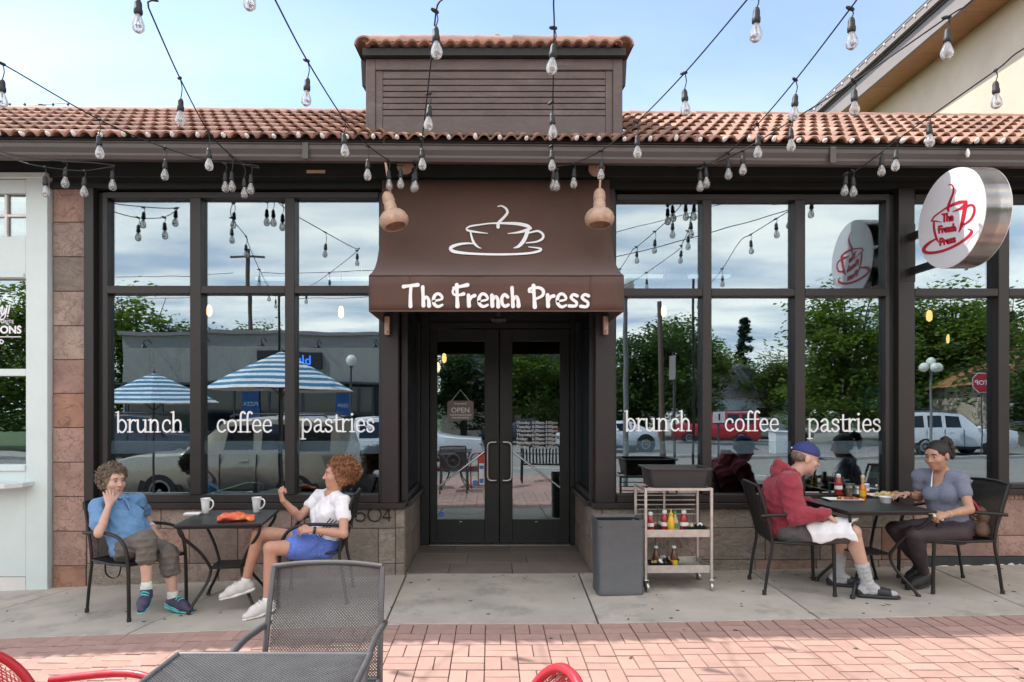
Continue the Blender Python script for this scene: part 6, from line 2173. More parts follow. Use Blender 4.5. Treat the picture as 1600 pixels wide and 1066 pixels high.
# ---- umbrellas
def umbrella(label, x, y, r, apex, rim, zb):
    t = thing('patio_umbrella', label, 'umbrella', (x, y, zb), R(20), 'blue striped umbrellas beside the camera')
    n = 8
    mb = MB()
    rings = 15
    for i in range(rings):
        ta, tb = i / rings, (i + 1) / rings
        for k in range(n):
            a0, a1 = 2 * math.pi * k / n, 2 * math.pi * (k + 1) / n
            def pt(tt, a, mid=0):
                z = apex - (apex - rim) * tt ** 1.12 - zb
                return Vector((r * tt * math.cos(a), r * tt * math.sin(a), z))
            q_ = [pt(ta, a0), pt(tb, a0), pt(tb, a1), pt(ta, a1)]
            if i == 0: mb.add(q_[:3], [(0, 1, 2)], i % 2)
            else: mb.add(q_, [(0, 1, 2, 3)], i % 2)
    o = mb.build('canopy', [M['stripe_white'], M['stripe_blue']], t)
    sd_ = o.modifiers.new('thick', 'SOLIDIFY'); sd_.thickness = .006
    for k in range(n):
        a = 2 * math.pi * k / n
        mb = MB(); mb.tube([(r * .42 * math.cos(a), r * .42 * math.sin(a), rim + (apex - rim) * .55 - zb), (.03 * math.cos(a), .03 * math.sin(a), rim - .12 - zb)], .007, 6); mb.build('rib', M['metal_grey'], t)
    mb = MB(); mb.lathe([(.22, 0), (.22, .06), (.04, .10), (.02, .12), (.02, apex - zb), (.03, apex + .02 - zb), (.0, apex + .09 - zb)], seg=14); mb.build('pole', M['metal_grey'], t, smooth=40)
umbrella('large blue and white striped umbrella mirrored in the left windows', -3.85, -5.80, 1.34, 2.58, 1.90, gz(-3.85, -5.8) - .03)
umbrella('smaller blue and white striped umbrella mirrored at the far left', -6.25, -5.95, 1.10, 2.22, 1.66, gz(-6.2, -5.9) - .03)

# ---- bench at the kerb
bn2 = thing('park_bench', 'black slatted steel bench mirrored in the right door', 'bench', (1.35, -5.35, gz(1.3, -5.35) - .01), R(0))
for k in range(19):
    mb = MB(); mb.box((-.66 + k * .0733, -.22, .56), (.035, .012, .40)); mb.build('slat', M['metal_black'], bn2)
for k in range(19):
    mb = MB(); mb.box((-.66 + k * .0733, .02, .40), (.035, .44, .012)); mb.build('slat', M['metal_black'], bn2)
for z in (.36, .765):
    mb = MB(); mb.tube([(-.70, -.22, z), (.70, -.22, z)], .018, 8); mb.build('rail', M['metal_black'], bn2)
for s in (-1, 1):
    mb = MB(); mb.tube(smooth_path([(s * .70, -.26, 0), (s * .70, -.22, .4), (s * .70, -.22, .77)], 3), .018, 8); mb.tube(smooth_path([(s * .70, .26, 0), (s * .70, .24, .5), (s * .70, .15, .6), (s * .70, -.22, .6)], 3), .018, 8); mb.build('leg', M['metal_black'], bn2, smooth=60)

# ---- lamps, signs and poles
def lamp_post(label, x, y, z0, zt_, r, cluster=False, metal='pole_metal'):
    t = thing('street_lamp', label, 'street lamp', (x, y, z0))
    mb = MB(); mb.lathe([(.11, 0), (.11, .25), (.06, .35), (.045, zt_ - z0 - r - .12), (.07, zt_ - z0 - r - .05), (.10, zt_ - z0 - r)], seg=12); mb.build('pole', M[metal], t, smooth=40)
    spots = [(0, 0, 0)] if not cluster else [(0, 0, .18), (-.30, 0, -.05), (.30, 0, -.05), (0, .25, -.08)]
    for p in spots:
        mb = MB(); mb.ball((p[0], p[1], zt_ - z0 + p[2]), r, 16, 10); mb.build('globe', M['globe'], t, smooth=60)
p = mir(981, 445, 13.35); lamp_post('tall grey street lamp with pale globe mirrored beside the awning', p.x, -7.25, ZR, p.z, .18)
p = mir(1458, 572, 27.6); lamp_post('street lamp with four clustered globes mirrored in the far right window', p.x, -21.5, ZR + .1, p.z, .19, True)
p = mir(549, 562, 27.6); lamp_post('street lamp with one white globe before the grey brick building', p.x, -21.5, ZR + .1, p.z, .24, metal='metal_grey')


def sign_post(label, x, y, zt_, w, h, mt, text=None, octo=False, size=.2, tilt=0):
    t = thing('road_sign', label, 'sign', (x, y, ZR))
    mb = MB(); mb.lathe([(.028, 0), (.028, zt_ - ZR + h / 2)], seg=8); mb.build('post', M['metal_grey'], t)
    mb = MB()
    if octo:
        poly = [(w / 2 / math.cos(math.pi / 8) * math.cos(math.pi / 8 + k * math.pi / 4), w / 2 / math.cos(math.pi / 8) * math.sin(math.pi / 8 + k * math.pi / 4)) for k in range(8)]
        mb.prism([(u * 1.06, v * 1.06) for u, v in poly], lambda u, v, k: Vector((u, .035 + k, zt_ - ZR + v)), 0, .006)
        mb.build('border', M['white_print'], t); mb = MB()
        mb.prism(poly, lambda u, v, k: Vector((u, .042 + k, zt_ - ZR + v)), 0, .006)
    else:
        mb.box((0, .04, zt_ - ZR), (w, .012, h))
    mb.build('panel', M[mt], t)
    if text:
        letter('lettering', text, size, M['white_print' if octo else 'numeral'], t, (0, .052, zt_ - ZR), (R(90), 0, R(180)), bold=.006)
    t.rotation_euler = (0, 0, tilt)


p = mir(1549, 597, 27.3); sign_post('red octagonal STOP sign mirrored at the right edge of the window', p.x, -21.6, p.z, .78, .78, 'sign_red', 'STOP', True, .27)
p = mir(1124, 652, 17.0); sign_post('small white traffic sign bearing the numeral 1', p.x, p.y, p.z, .30, .28, 'white_print', '1', False, .22)
p = mir(1056, 575, 13.4); sign_post('narrow parking sign on a steel post at the kerb', p.x, -7.2, p.z, .30, .50, 'fascia_grey', None, False, .2, R(80))
p = mir(1220, 672, 30); bx = thing('utility_box', 'white utility cabinet at the edge of the parking lot', 'cabinet', (p.x, -23.3, ZR + .05))
mb = MB(); mb.box((0, 0, .5), (1.1, .7, 1.0)); mb.build('cabinet', M['white_paint'], bx, bevel=.03); mb = MB(); mb.box((0, 0, 1.02), (1.2, .8, .06)); mb.build('lid', M['white_paint'], bx, bevel=.02)


def timber_pole(label, x, y, top, lean=0.0, arm=True, wires=(), rad=.16):
    t = thing('utility_pole', label, 'pole', (x, y, ZR), 0)
    t.rotation_euler = (0, lean, 0)
    mb = MB(); mb.lathe([(rad, 0), (rad * .7, top - ZR)], seg=10); mb.build('pole', M['pole_wood'], t, smooth=40)
    if arm:
        mb = MB(); mb.box((0, .13, top - ZR - .5), (2.0, .10, .12)); mb.build('crossarm', M['pole_wood'], t)
    for w0, w1, sag in wires:
        a, b = Vector(w0), Vector(w1)
        mb = MB(); mb.tube([a.lerp(b, k / 12) + Vector((0, 0, -sag * 4 * (k / 12) * (1 - k / 12))) for k in range(13)], .016, 4); mb.build('wire', M['cord'], t)


p = mir(369, 388, 36)
timber_pole('timber utility pole standing behind the grey brick building', p.x, p.y - 2, p.z + .5, 0, True, [((-.8, .13, 9.9), (-26, 6, 11), 1.0), ((.8, .13, 9.9), (25, 8, 11.5), 1.0), ((0, .1, 8.6), (-26, 14, 9.5), 1.2), ((0, .1, 8.6), (25, 16, 9.0), 1.2)])
p = mir(1015, 500, 14.6)
timber_pole('slim leaning timber pole mirrored right of the street lamp', p.x + .25, -8.0, p.z + .35, R(-1.4), False, (), .07)

# ---- trees
def leaf_mesh(mb, pts_sz, seed):
    r_ = random.Random(seed)
    for (x, y, z, s) in pts_sz:
        a, b = r_.uniform(0, 6.28), r_.uniform(-1.1, 1.1)
        u = Vector((math.cos(a), math.sin(a), r_.uniform(-.4, .4))) * s
        v = Vector((-math.sin(a) * math.cos(b), math.cos(a) * math.cos(b), math.sin(b))) * s * .7
        c = Vector((x, y, z))
        mb.add([c - u * .5, c + v * .35, c + u * .5, c - v * .35], [(0, 1, 2, 3)])


def tree_protos(seed, h, rw, kind='round', mt='leaf', nl=13000):
    r_ = random.Random(seed)
    tr = MB()
    ch = h * (.14 if kind != 'spruce' else .08)
    tr.tube([(0, 0, 0), (.05, .02, ch), (.1, -.05, h * .55), (.02, .05, h * .85)], [h * .030, h * .024, h * .012, .02], 8)
    cl = []
    if kind == 'spruce':
        for k in range(90):
            t = r_.random() ** .8
            z = h * (.10 + .9 * t)
            rr_ = rw * (1 - t) * r_.uniform(.55, 1.0) + .05
            a = r_.uniform(0, 6.28)
            cl.append((rr_ * math.cos(a), rr_ * math.sin(a), z, .25 + .35 * (1 - t)))
    else:
        nb_ = 19
        for k in range(nb_):
            a = 6.283 * k / nb_ + r_.uniform(-.3, .3)
            el = r_.uniform(-.45, 1.3)
            L_ = rw * r_.uniform(.75, 1.1)
            tip = Vector((math.cos(a) * math.cos(el) * L_, math.sin(a) * math.cos(el) * L_, h * .42 + math.sin(el) * h * .52 * r_.uniform(.75, 1.05)))
            base = Vector((.05, 0, ch + r_.uniform(0, .25) * h))
            tr.tube([base, base.lerp(tip, .5) + Vector((0, 0, .06 * h)), tip], [h * .012, h * .007, .015], 6)
            for q in range(7):
                f = r_.uniform(.35, 1.05)
                c = base.lerp(tip, f)
                cl.append((c.x + r_.gauss(0, rw * .17), c.y + r_.gauss(0, rw * .17), c.z + r_.gauss(0, h * .06), rw * r_.uniform(.15, .30)))
    pts = []
    for k in range(nl):
        c = r_.choice(cl)
        d_ = Vector((r_.gauss(0, 1), r_.gauss(0, 1), r_.gauss(0, .75)))
        d_ = d_.normalized() * (abs(r_.gauss(.8, .3)))
        pts.append((c[0] + d_.x * c[3], c[1] + d_.y * c[3], max(h * .1, c[2] + d_.z * c[3] * .8), r_.uniform(.16, .36) * (h / 8) ** .5))
    lf = MB(); leaf_mesh(lf, pts, seed)
    return tr.mesh('trunk', M['bark'], smooth=50), lf.mesh('crown', M[mt], fix=False)


protos = {
 'a': tree_protos(1, 9.5, 3.6), 'b': tree_protos(2, 8.5, 3.4, mt='leaf_deep'), 'c': tree_protos(3, 7.0, 2.8), 's': tree_protos(4, 10.0, 1.5, 'spruce', 'leaf_spruce', 6000)}


def tree(label, kind, x, y, s, rz, group='trees across the street', sz=1.0):
    t = thing('tree', label, 'tree', (x, y, ZR), rz, group)
    t.scale = (s, s, s * sz)
    a, b = protos[kind]
    inst('trunk', a, t); inst('crown', b, t)


TR = [(215, 40, 'a', 1.05, 'broad green tree rising over the left end of the grey brick building'), (275, 41, 'b', .98, 'dark green tree behind the grey brick building near its left end'),
      (350, 46, 'b', .97, 'dark leafy tree left of the timber pole behind the grey building'), (412, 46, 'a', .88, 'bright leafy tree right of the timber pole behind the grey building'), (470, 60, 'c', .95, 'small rounded tree far behind the grey building'),
      (985, 44, 'b', .92, 'dark round tree mirrored left in the first right window'), (1030, 43, 'b', 1.02, 'large dark tree mirrored in the middle of the first right window'), (1078, 47, 'a', .95, 'leafy tree at the right of the first right window'),
      (1128, 62, 'c', 1.15, 'rounded tree mirrored above the red vehicle'), (1166, 66, 's', 1.10, 'tall dark spruce mirrored in the second right window'), (1205, 60, 'a', .80, 'light green tree mirrored beside the spruce'),
      (1240, 64, 'b', .9, 'low dark tree right of the light green one'), (1318, 38, 'a', 1.05, 'big airy tree mirrored in the third right window'), (1378, 44, 'b', 1.05, 'dense dark tree behind the big airy tree'),
      (1440, 48, 'b', 1.05, 'dark tree mirrored behind the clustered globes'), (1490, 42, 'a', 1.12, 'bright broad tree mirrored in the far right window'), (1552, 46, 'a', 1.15, 'tall light green tree behind the STOP sign'),
      (1640, 34, 'b', 1.05, 'dark tree beyond the right edge of the windows'), (720, 40, 'b', .90, 'dark tree mirrored in the left door'), (820, 40, 'a', .85, 'leafy tree mirrored in the right door'), (880, 44, 'c', 1.0, 'rounded tree at the right of the right door'),
      (60, 34, 'a', .95, 'tree mirrored in the aqua shop window'), (-60, 36, 'b', 1.0, 'dark tree beyond the left end of the street'), (1100, 80, 'a', 1.15, 'far tall tree behind the parking lot'), (1280, 78, 'b', 1.2, 'far dark tree behind the airy tree'), (930, 74, 'b', 1.2, 'far dark tree mirrored behind the street lamp')]
for i, (px, d, k, s, lab) in enumerate(TR):
    x = (px - 768) * d / F_PX
    tree(lab, k, x, .11 - (d + CAM.y), s, i * 1.7)


# hedge mass far off
hm = MB()
r_ = random.Random(11)
pts = []
for k in range(9000):
    x = r_.uniform(-90, 110)
    pts.append((x, -82 + r_.uniform(-2, 2), ZR + r_.random() ** .8 * (4.2 + 1.6 * math.sin(x * .21) + 1.1 * math.sin(x * .57)), r_.uniform(.6, 1.2)))
leaf_mesh(hm, pts, 3)
tag(hm.build('far_woods', M['leaf_deep'], fix=False), 'dark far belt of trees behind the parking lot', None, None, 'stuff')

# houses far off
def house(label, x, y, w, dpt, h, wall, roof_c, rz):
    t = thing('house', label, 'house', (x, y, ZR), rz)
    mb = MB(); mb.box((0, 0, h / 2), (w, dpt, h)); mb.build('wall', M[wall], t)
    mb = MB(); mb.prism([(-w / 2 - .4, h), (w / 2 + .4, h), (0, h + w * .30)], lambda u, v, k: Vector((u, k, v)), -dpt / 2 - .4, dpt / 2 + .4); mb.build('roof', M[roof_c], t)
    for xx in (-w * .28, w * .22):
        fr_ = MB(); fr_.box((xx, dpt / 2 + .02, h * .55), (1.2, .08, 1.1)); f_ = fr_.build('window', M['white_paint'], t)
        mb = MB(); mb.box((xx, dpt / 2 + .05, h * .55), (1.0, .06, .9)); mb.build('pane', M['car_glass'], f_)
    mb = MB(); mb.box((w * .02, dpt / 2 + .03, 1.0), (.95, .08, 2.0)); mb.build('door', M['wood_dark'], t)
house('small tan house with brown gable mirrored at the right edge', 31.0, -32, 8, 8, 3.4, 'stucco', 'soffit_wood', R(12))
house('grey roofed house hidden among the trees of the parking lot', 22.0, -58, 10, 9, 3.2, 'white_paint', 'fascia_grey', R(-8))
house('two storey pale house mirrored in the right door', 0.9, -42, 9, 8, 6.2, 'kerb_stone', 'fascia_dark', 0)
# ================================================================== people: bodies grown as one continuous skin
def V3(*a): return np.array(a if len(a) == 3 else a[0], dtype=np.float64)
def unit(v):
    v = np.asarray(v, float)
    return v / (np.linalg.norm(v) + 1e-12)


class Skin:
    def __init__(self):
        self.p = []

    def cone(self, a, b, ra, rb, k=.012, flat=None):
        self.p.append(('c', V3(a), V3(b), ra, rb, k, flat)); return self

    def ell(self, c, ax, r, k=.02):
        self.p.append(('e', V3(c), np.array(ax, float), V3(r), k)); return self

    def cut(self, o, n, k=.004):
        """remove what lies on the side the normal points to"""
        self.p.append(('x', V3(o), unit(n), k)); return self

    def carve(self, c, ax, r, k=.006):
        self.p.append(('s', V3(c), np.array(ax, float), V3(r), k)); return self

    def grow(self, off):
        s = Skin()
        for q in self.p:
            if q[0] == 'c': s.p.append(('c', q[1], q[2], q[3] + off, q[4] + off, q[5], q[6]))
            elif q[0] == 'e': s.p.append(('e', q[1], q[2], q[3] + off, q[4]))
            else: s.p.append(q)
        return s

    def field(self, h):
        lo, hi = np.full(3, 1e9), np.full(3, -1e9)
        for q in self.p:
            if q[0] == 'c':
                r = max(q[3], q[4])
                lo = np.minimum(lo, np.minimum(q[1], q[2]) - r); hi = np.maximum(hi, np.maximum(q[1], q[2]) + r)
            elif q[0] == 'e':
                r = q[3].max(); lo = np.minimum(lo, q[1] - r); hi = np.maximum(hi, q[1] + r)
        lo -= .02; hi += .02
        n = np.ceil((hi - lo) / h).astype(int) + 1
        D = np.full(n, .08, np.float32)
        gx = [lo[i] + h * np.arange(n[i]) for i in range(3)]
        for q in self.p:
            if q[0] == 'x':
                d = ((gx[0] - q[1][0]) * q[2][0])[:, None, None] + ((gx[1] - q[1][1]) * q[2][1])[None, :, None] + ((gx[2] - q[1][2]) * q[2][2])[None, None, :]
                D = np.maximum(D, d.astype(np.float32)); continue
            if q[0] == 'c':
                r = max(q[3], q[4]) + .045
                a, b = np.minimum(q[1], q[2]) - r, np.maximum(q[1], q[2]) + r
            else:
                r = q[3].max() + .045
                a, b = q[1] - r, q[1] + r
            i0 = np.clip(np.floor((a - lo) / h).astype(int), 0, n - 1)
            i1 = np.clip(np.ceil((b - lo) / h).astype(int) + 1, 1, n)
            X, Y, Z = np.meshgrid(gx[0][i0[0]:i1[0]], gx[1][i0[1]:i1[1]], gx[2][i0[2]:i1[2]], indexing='ij')
            if q[0] == 'c':
                A, B = q[1], q[2]
                ba = B - A
                L2 = ba @ ba + 1e-12
                px, py, pz = X - A[0], Y - A[1], Z - A[2]
                t = np.clip((px * ba[0] + py * ba[1] + pz * ba[2]) / L2, 0, 1)
                qx, qy, qz = px - t * ba[0], py - t * ba[1], pz - t * ba[2]
                if q[6] is not None:
                    dv, s = unit(q[6][0]), q[6][1]
                    m_ = (qx * dv[0] + qy * dv[1] + qz * dv[2]) * (1 / s - 1)
                    qx, qy, qz = qx + m_ * dv[0], qy + m_ * dv[1], qz + m_ * dv[2]
                d = np.sqrt(qx * qx + qy * qy + qz * qz) - (q[3] + (q[4] - q[3]) * t)
                if q[6] is not None: d = d * math.sqrt(q[6][1])
                k = q[5]
            else:
                c, ax, rr = q[1], q[2], q[3]
                px, py, pz = X - c[0], Y - c[1], Z - c[2]
                u = [(px * ax[i][0] + py * ax[i][1] + pz * ax[i][2]) for i in range(3)]
                k0 = np.sqrt(sum((u[i] / rr[i]) ** 2 for i in range(3)))
                k1 = np.sqrt(sum((u[i] / rr[i] ** 2) ** 2 for i in range(3))) + 1e-9
                d = k0 * (k0 - 1) / k1
                k = q[4]
            sl = tuple(slice(i0[i], i1[i]) for i in range(3))
            O = D[sl]
            d = d.astype(np.float32)
            if q[0] == 's':
                d = -d
                hh = np.clip(.5 - .5 * (O - d) / k, 0, 1)
                D[sl] = O * (1 - hh) + d * hh + k * hh * (1 - hh)
            else:
                hh = np.clip(.5 + .5 * (O - d) / k, 0, 1)
                D[sl] = O * (1 - hh) + d * hh - k * hh * (1 - hh)
        return D, lo

    def mesh(self, name, mt, h=.005, base=(0, 0, 0), folds=0.0, seed=0, fscale=1.0):
        D, lo = self.field(h)
        S = D < 0
        n = np.array(D.shape)
        c8 = [S[i:n[0] - 1 + i, j:n[1] - 1 + j, k:n[2] - 1 + k] for i in (0, 1) for j in (0, 1) for k in (0, 1)]
        cnt = sum(c.astype(np.int8) for c in c8)
        act = (cnt > 0) & (cnt < 8)
        idx = np.argwhere(act)
        ids = np.full(act.shape, -1, np.int64)
        ids[act] = np.arange(len(idx))
        val = {}
        for i in (0, 1):
            for j in (0, 1):
                for k in (0, 1):
                    val[(i, j, k)] = D[idx[:, 0] + i, idx[:, 1] + j, idx[:, 2] + k]
        acc = np.zeros((len(idx), 3)); num = np.zeros(len(idx))
        for a in val:
            for ax in range(3):
                if a[ax] == 0:
                    b = list(a); b[ax] = 1; b = tuple(b)
                    va, vb = val[a], val[b]
                    cr = (va < 0) != (vb < 0)
                    t = np.where(cr, va / np.where(cr, va - vb, 1), 0)
                    p = np.tile(np.array(a, float), (len(idx), 1)); p[:, ax] += t
                    acc[cr] += p[cr]; num[cr] += 1
        P = lo + h * (idx + acc / num[:, None])
        Q = []
        for ax in range(3):
            o1, o2 = [(1, 2), (2, 0), (0, 1)][ax]
            sa = [slice(None)] * 3; sb = [slice(None)] * 3
            sa[ax] = slice(0, n[ax] - 1); sb[ax] = slice(1, n[ax])
            A, B = S[tuple(sa)], S[tuple(sb)]
            e = np.argwhere(A != B)
            e = e[(e[:, o1] > 0) & (e[:, o2] > 0) & (e[:, o1] < n[o1] - 1) & (e[:, o2] < n[o2] - 1)]
            ins = A[e[:, 0], e[:, 1], e[:, 2]]
            def cell(d1, d2):
                c = e.copy(); c[:, o1] += d1; c[:, o2] += d2
                return ids[c[:, 0], c[:, 1], c[:, 2]]
            q = np.stack([cell(-1, -1), cell(0, -1), cell(0, 0), cell(-1, 0)], 1)
            q[~ins] = q[~ins][:, ::-1]
            Q.append(q)
        Q = np.concatenate(Q)
        Q = Q[(Q >= 0).all(1)]
        # relax a little
        for it in range(2):
            s = np.zeros_like(P); w = np.zeros(len(P))
            for a, b in ((0, 1), (1, 2), (2, 3), (3, 0)):
                np.add.at(s, Q[:, a], P[Q[:, b]]); np.add.at(w, Q[:, a], 1)
                np.add.at(s, Q[:, b], P[Q[:, a]]); np.add.at(w, Q[:, b], 1)
            P = P * .5 + .5 * s / np.maximum(w, 1)[:, None]
        if folds:
            rg = np.random.default_rng(seed)
            N = np.zeros_like(P)
            fn = np.cross(P[Q[:, 2]] - P[Q[:, 0]], P[Q[:, 3]] - P[Q[:, 1]])
            for a in range(4): np.add.at(N, Q[:, a], fn)
            N /= (np.linalg.norm(N, axis=1) + 1e-12)[:, None]
            f = np.zeros(len(P))
            for i in range(7):
                kv = rg.normal(size=3); kv /= np.linalg.norm(kv)
                wl = rg.uniform(.05, .14) * fscale
                ph = rg.uniform(0, 6.28)
                warp = np.sin(P @ (rg.normal(size=3) * 14) + ph) * 1.1
                f += ((.5 + .5 * np.cos(P @ kv * 2 * math.pi / wl + warp)) ** 2.2 * rg.uniform(.5, 1) - .25) * .9
            P = P + N * (f * folds)[:, None]
        P = P - np.asarray(base)
        me = bpy.data.meshes.new(name)
        me.vertices.add(len(P)); me.vertices.foreach_set('co', P.astype(np.float32).ravel())
        me.loops.add(Q.size); me.loops.foreach_set('vertex_index', Q.astype(np.int32).ravel())
        me.polygons.add(len(Q)); me.polygons.foreach_set('loop_start', np.arange(0, Q.size, 4, dtype=np.int32))
        me.update(calc_edges=True)
        me.validate()
        me.polygons.foreach_set('use_smooth', np.ones(len(me.polygons), bool))
        me.materials.append(mt)
        return me


def frame(front, up=(0, 0, 1)):
    f = unit(front); l = unit(np.cross(up, f)); u = np.cross(f, l)
    return f, l, u            # forward, left, up


def hand(sk, W, h, n, s, curls, r=1.0, thumb=(.55, .75, .25), spread=.10):
    W, h, n, s = V3(W), unit(h), unit(n), unit(s)
    K = []
    for j in range(4):
        kn = W + h * (.082 - .004 * abs(j - 1)) * r + s * (.029 - .0195 * j) * r
        sk.cone(W + s * (.012 - .008 * j) * r, kn, .0155 * r, .0115 * r, .010)
        K.append(kn)
    sk.cone(W + h * .02 * r, W + h * .06 * r, .020 * r, .018 * r, .010, (n, .7))
    L = (.070, .079, .073, .057)
    for j in range(4):
        d = unit(h + s * spread * (1.2 - .8 * j))
        p = K[j]
        c = curls[j] if isinstance(curls, (list, tuple)) else curls
        ang = 0
        for q, (fr, cc) in enumerate(((.45, .8), (.30, 1.0), (.25, .8))):
            ang += c * cc
            dd = d * math.cos(ang) + n * math.sin(ang)
            e = p + dd * L[j] * fr * r
            sk.cone(p, e, (.0092 - .0008 * q) * r, (.0086 - .0010 * q) * r, .003)
            p = e
    p = W + h * .022 * r + s * .022 * r
    d = unit(h * thumb[0] + s * thumb[1] + n * thumb[2])
    for q, l in enumerate((.044, .033, .026)):
        e = p + d * l * r
        sk.cone(p, e, (.0135 - .0018 * q) * r, (.0115 - .0016 * q) * r, .006)
        p = e
        d = unit(d + h * .18 + n * .12)


def head(sk, c, g, up, r=1.0):
    """skull, jaw, nose, brow, ears; c centre of the head, g the way the face looks"""
    f, l, u = frame(g, up)
    ax = (f, l, u)
    P = lambda a, b, z: V3(c) + (f * a + l * b + u * z) * r
    sk.ell(P(-.012, 0, .030), ax, V3(.098, .077, .088) * r, .02)
    sk.ell(P(.030, 0, -.040), ax, V3(.062, .060, .075) * r, .03)
    sk.ell(P(.058, 0, -.088), ax, V3(.024, .026, .020) * r, .022)
    sk.cone(P(.070, .030, .036), P(.070, -.030, .036), .018 * r, .018 * r, .018)
    for s in (-1, 1):
        sk.carve(P(.092, s * .032, .012), ax, V3(.016, .019, .013) * r, .012)
        sk.ell(P(.058, s * .040, -.022), ax, V3(.026, .024, .024) * r, .02)
        sk.ell(P(-.010, s * .078, -.005), ax, V3(.020, .008, .032) * r, .006)
    sk.cone(P(.082, 0, .018), P(.106, 0, -.022), .009 * r, .013 * r, .010)
    for s in (-1, 1): sk.ell(P(.094, s * .012, -.024), ax, V3(.011, .009, .008) * r, .006)
    sk.cone(P(.083, .016, -.055), P(.083, -.016, -.055), .008 * r, .008 * r, .008)
    sk.cone(P(.080, .014, -.066), P(.080, -.014, -.066), .008 * r, .008 * r, .006)
    return P, ax


def face_parts(root, base, P, ax, r, brow, eye_m, lips):
    f, l, u = ax
    rot = Matrix((f, l, u)).transposed()
    for s in (-1, 1):
        mb = MB(); mb.ball(P(.0745, s * .031, .011), (.0125 * r, .0125 * r, .0105 * r), 10, 8); o = mb.build('eye', M['eye_white'], root, smooth=80, off=base)
        mb = MB(); mb.ball(P(.0840, s * .0305, .011), (.0045 * r, .0072 * r, .0072 * r), 8, 6, rot=rot); mb.build('iris', M[eye_m], o, smooth=80, off=base)
        mb = MB(); mb.tube([P(.090, s * .014, .031), P(.091, s * .030, .037), P(.080, s * .048, .032)], [.003 * r, .004 * r, .002 * r], 6); mb.build('eyebrow', M[brow], root, smooth=80, off=base)
    mb = MB()
    mb.tube([P(.080, .021, -.060), P(.0905, .008, -.056), P(.0905, -.008, -.056), P(.080, -.021, -.060)], [.0015, .0045, .0045, .0015], 6)
    mb.tube([P(.080, .020, -.061), P(.0885, .007, -.066), P(.0885, -.007, -.066), P(.080, -.020, -.061)], [.0015, .0052, .0052, .0015], 6)
    mb.build('lips', M[lips], root, smooth=80, off=base)


mat('skin_fair', (0.56, 0.345, 0.26), .5, 0, .06, 18, sss=.10, bump=.04, bscale=300)
mat('skin_tan', (0.49, 0.265, 0.18), .48, 0, .08, 18, sss=.10, bump=.04, bscale=300)
mat('skin_olive', (0.42, 0.235, 0.155), .48, 0, .07, 18, sss=.10, bump=.04, bscale=300)
mat('eye_white', (0.42, 0.38, 0.35), .3, 0, .02)
mat('iris_brown', (0.06, 0.03, 0.015), .1)
mat('iris_blue', (0.10, 0.16, 0.22), .1)
mat('lips_rose', (0.42, 0.14, 0.12), .4)
mat('hair_brown', (0.095, 0.066, 0.045), .55, 0, .45, 30, col2=(0.27, 0.205, 0.145))
mat('hair_auburn', (0.19, 0.075, 0.030), .45, 0, .45, 30, col2=(0.38, 0.17, 0.075))
mat('hair_black', (0.008, 0.0065, 0.006), .55, 0, .3, 60, stretch=(1, 1, .3))
mat('shirt_blue', (0.125, 0.265, 0.47), .8, 0, .10, 40, bump=.10, bscale=320, sheen=.1)
mat('capri_grey', (0.135, 0.118, 0.102), .85, 0, .10, 30, bump=.10, bscale=260)
mat('tee_white', (0.78, 0.78, 0.80), .8, 0, .02, 30, bump=.06, bscale=300)
mat('shorts_blue', (0.085, 0.155, 0.50), .75, 0, .16, 26, bump=.10, bscale=200, dirt=(60, .58, .66, (.20, .30, .62)))
mat('hoodie_red', (0.275, 0.030, 0.050), .9, 0, .12, 34, bump=.14, bscale=280, sheen=.2)
mat('shorts_grey', (0.110, 0.105, 0.105), .85, 0, .10, 30, bump=.10, bscale=260)
mat('cap_blue', (0.030, 0.040, 0.165), .8, 0, .10, 40, bump=.08, bscale=300)
mat('tee_grey', (0.165, 0.185, 0.245), .85, 0, .16, 60, bump=.10, bscale=300)
mat('leggings', (0.040, 0.026, 0.032), .65, 0, .12, 30, bump=.05, bscale=200)
mat('sock_grey', (0.42, 0.42, 0.43), .9, 0, .08, 90, bump=.15, bscale=300)
mat('sock_pale', (0.62, 0.68, 0.60), .9, 0, .08, 60, bump=.12, bscale=300)
mat('shoe_purple', (0.045, 0.038, 0.085), .6, 0, .25, 30)
mat('shoe_teal', (0.10, 0.50, 0.47), .5, 0, .10, 30)
mat('shoe_white', (0.60, 0.585, 0.56), .6, 0, .08, 30, bump=.08, bscale=180)
mat('sole_white', (0.72, 0.71, 0.69), .6, 0, .04)
mat('shoe_black', (0.014, 0.014, 0.015), .6, 0, .2, 30)
mat('slide_black', (0.020, 0.021, 0.024), .55, 0, .12, 30)
mat('bag_brown', (0.115, 0.062, 0.040), .6, 0, .2, 40)
mat('bag_red', (0.40, 0.02, 0.04), .6)


def attach(name, me, root):
    o = bpy.data.objects.new(name, me); link(o); o.parent = root
    return o


def limb_leg(sk, H, K, A, s=1.0, k=.014):
    H, K, A = V3(H), V3(K), V3(A)
    sk.cone(H, K, .088 * s, .056 * s, k)
    sk.cone(K, A, .052 * s, .034 * s, k)
    b = unit(np.cross(np.cross(K - A, K - H), K - A))       # towards the calf side
    if b @ (H - K) < 0: b = -b
    m_ = K + (A - K) * .30 + b * .018 * s
    sk.cone(m_, K + (A - K) * .55 + b * .006, .044 * s, .034 * s, .02)
    return sk


def limb_arm(sk, S, E, W, s=1.0, k=.012):
    sk.cone(S, E, .050 * s, .039 * s, k)
    sk.cone(E, V3(E) + (V3(W) - V3(E)) * .35, .039 * s, .038 * s, k)
    sk.cone(V3(E) + (V3(W) - V3(E)) * .35, W, .038 * s, .025 * s, k)
    return sk


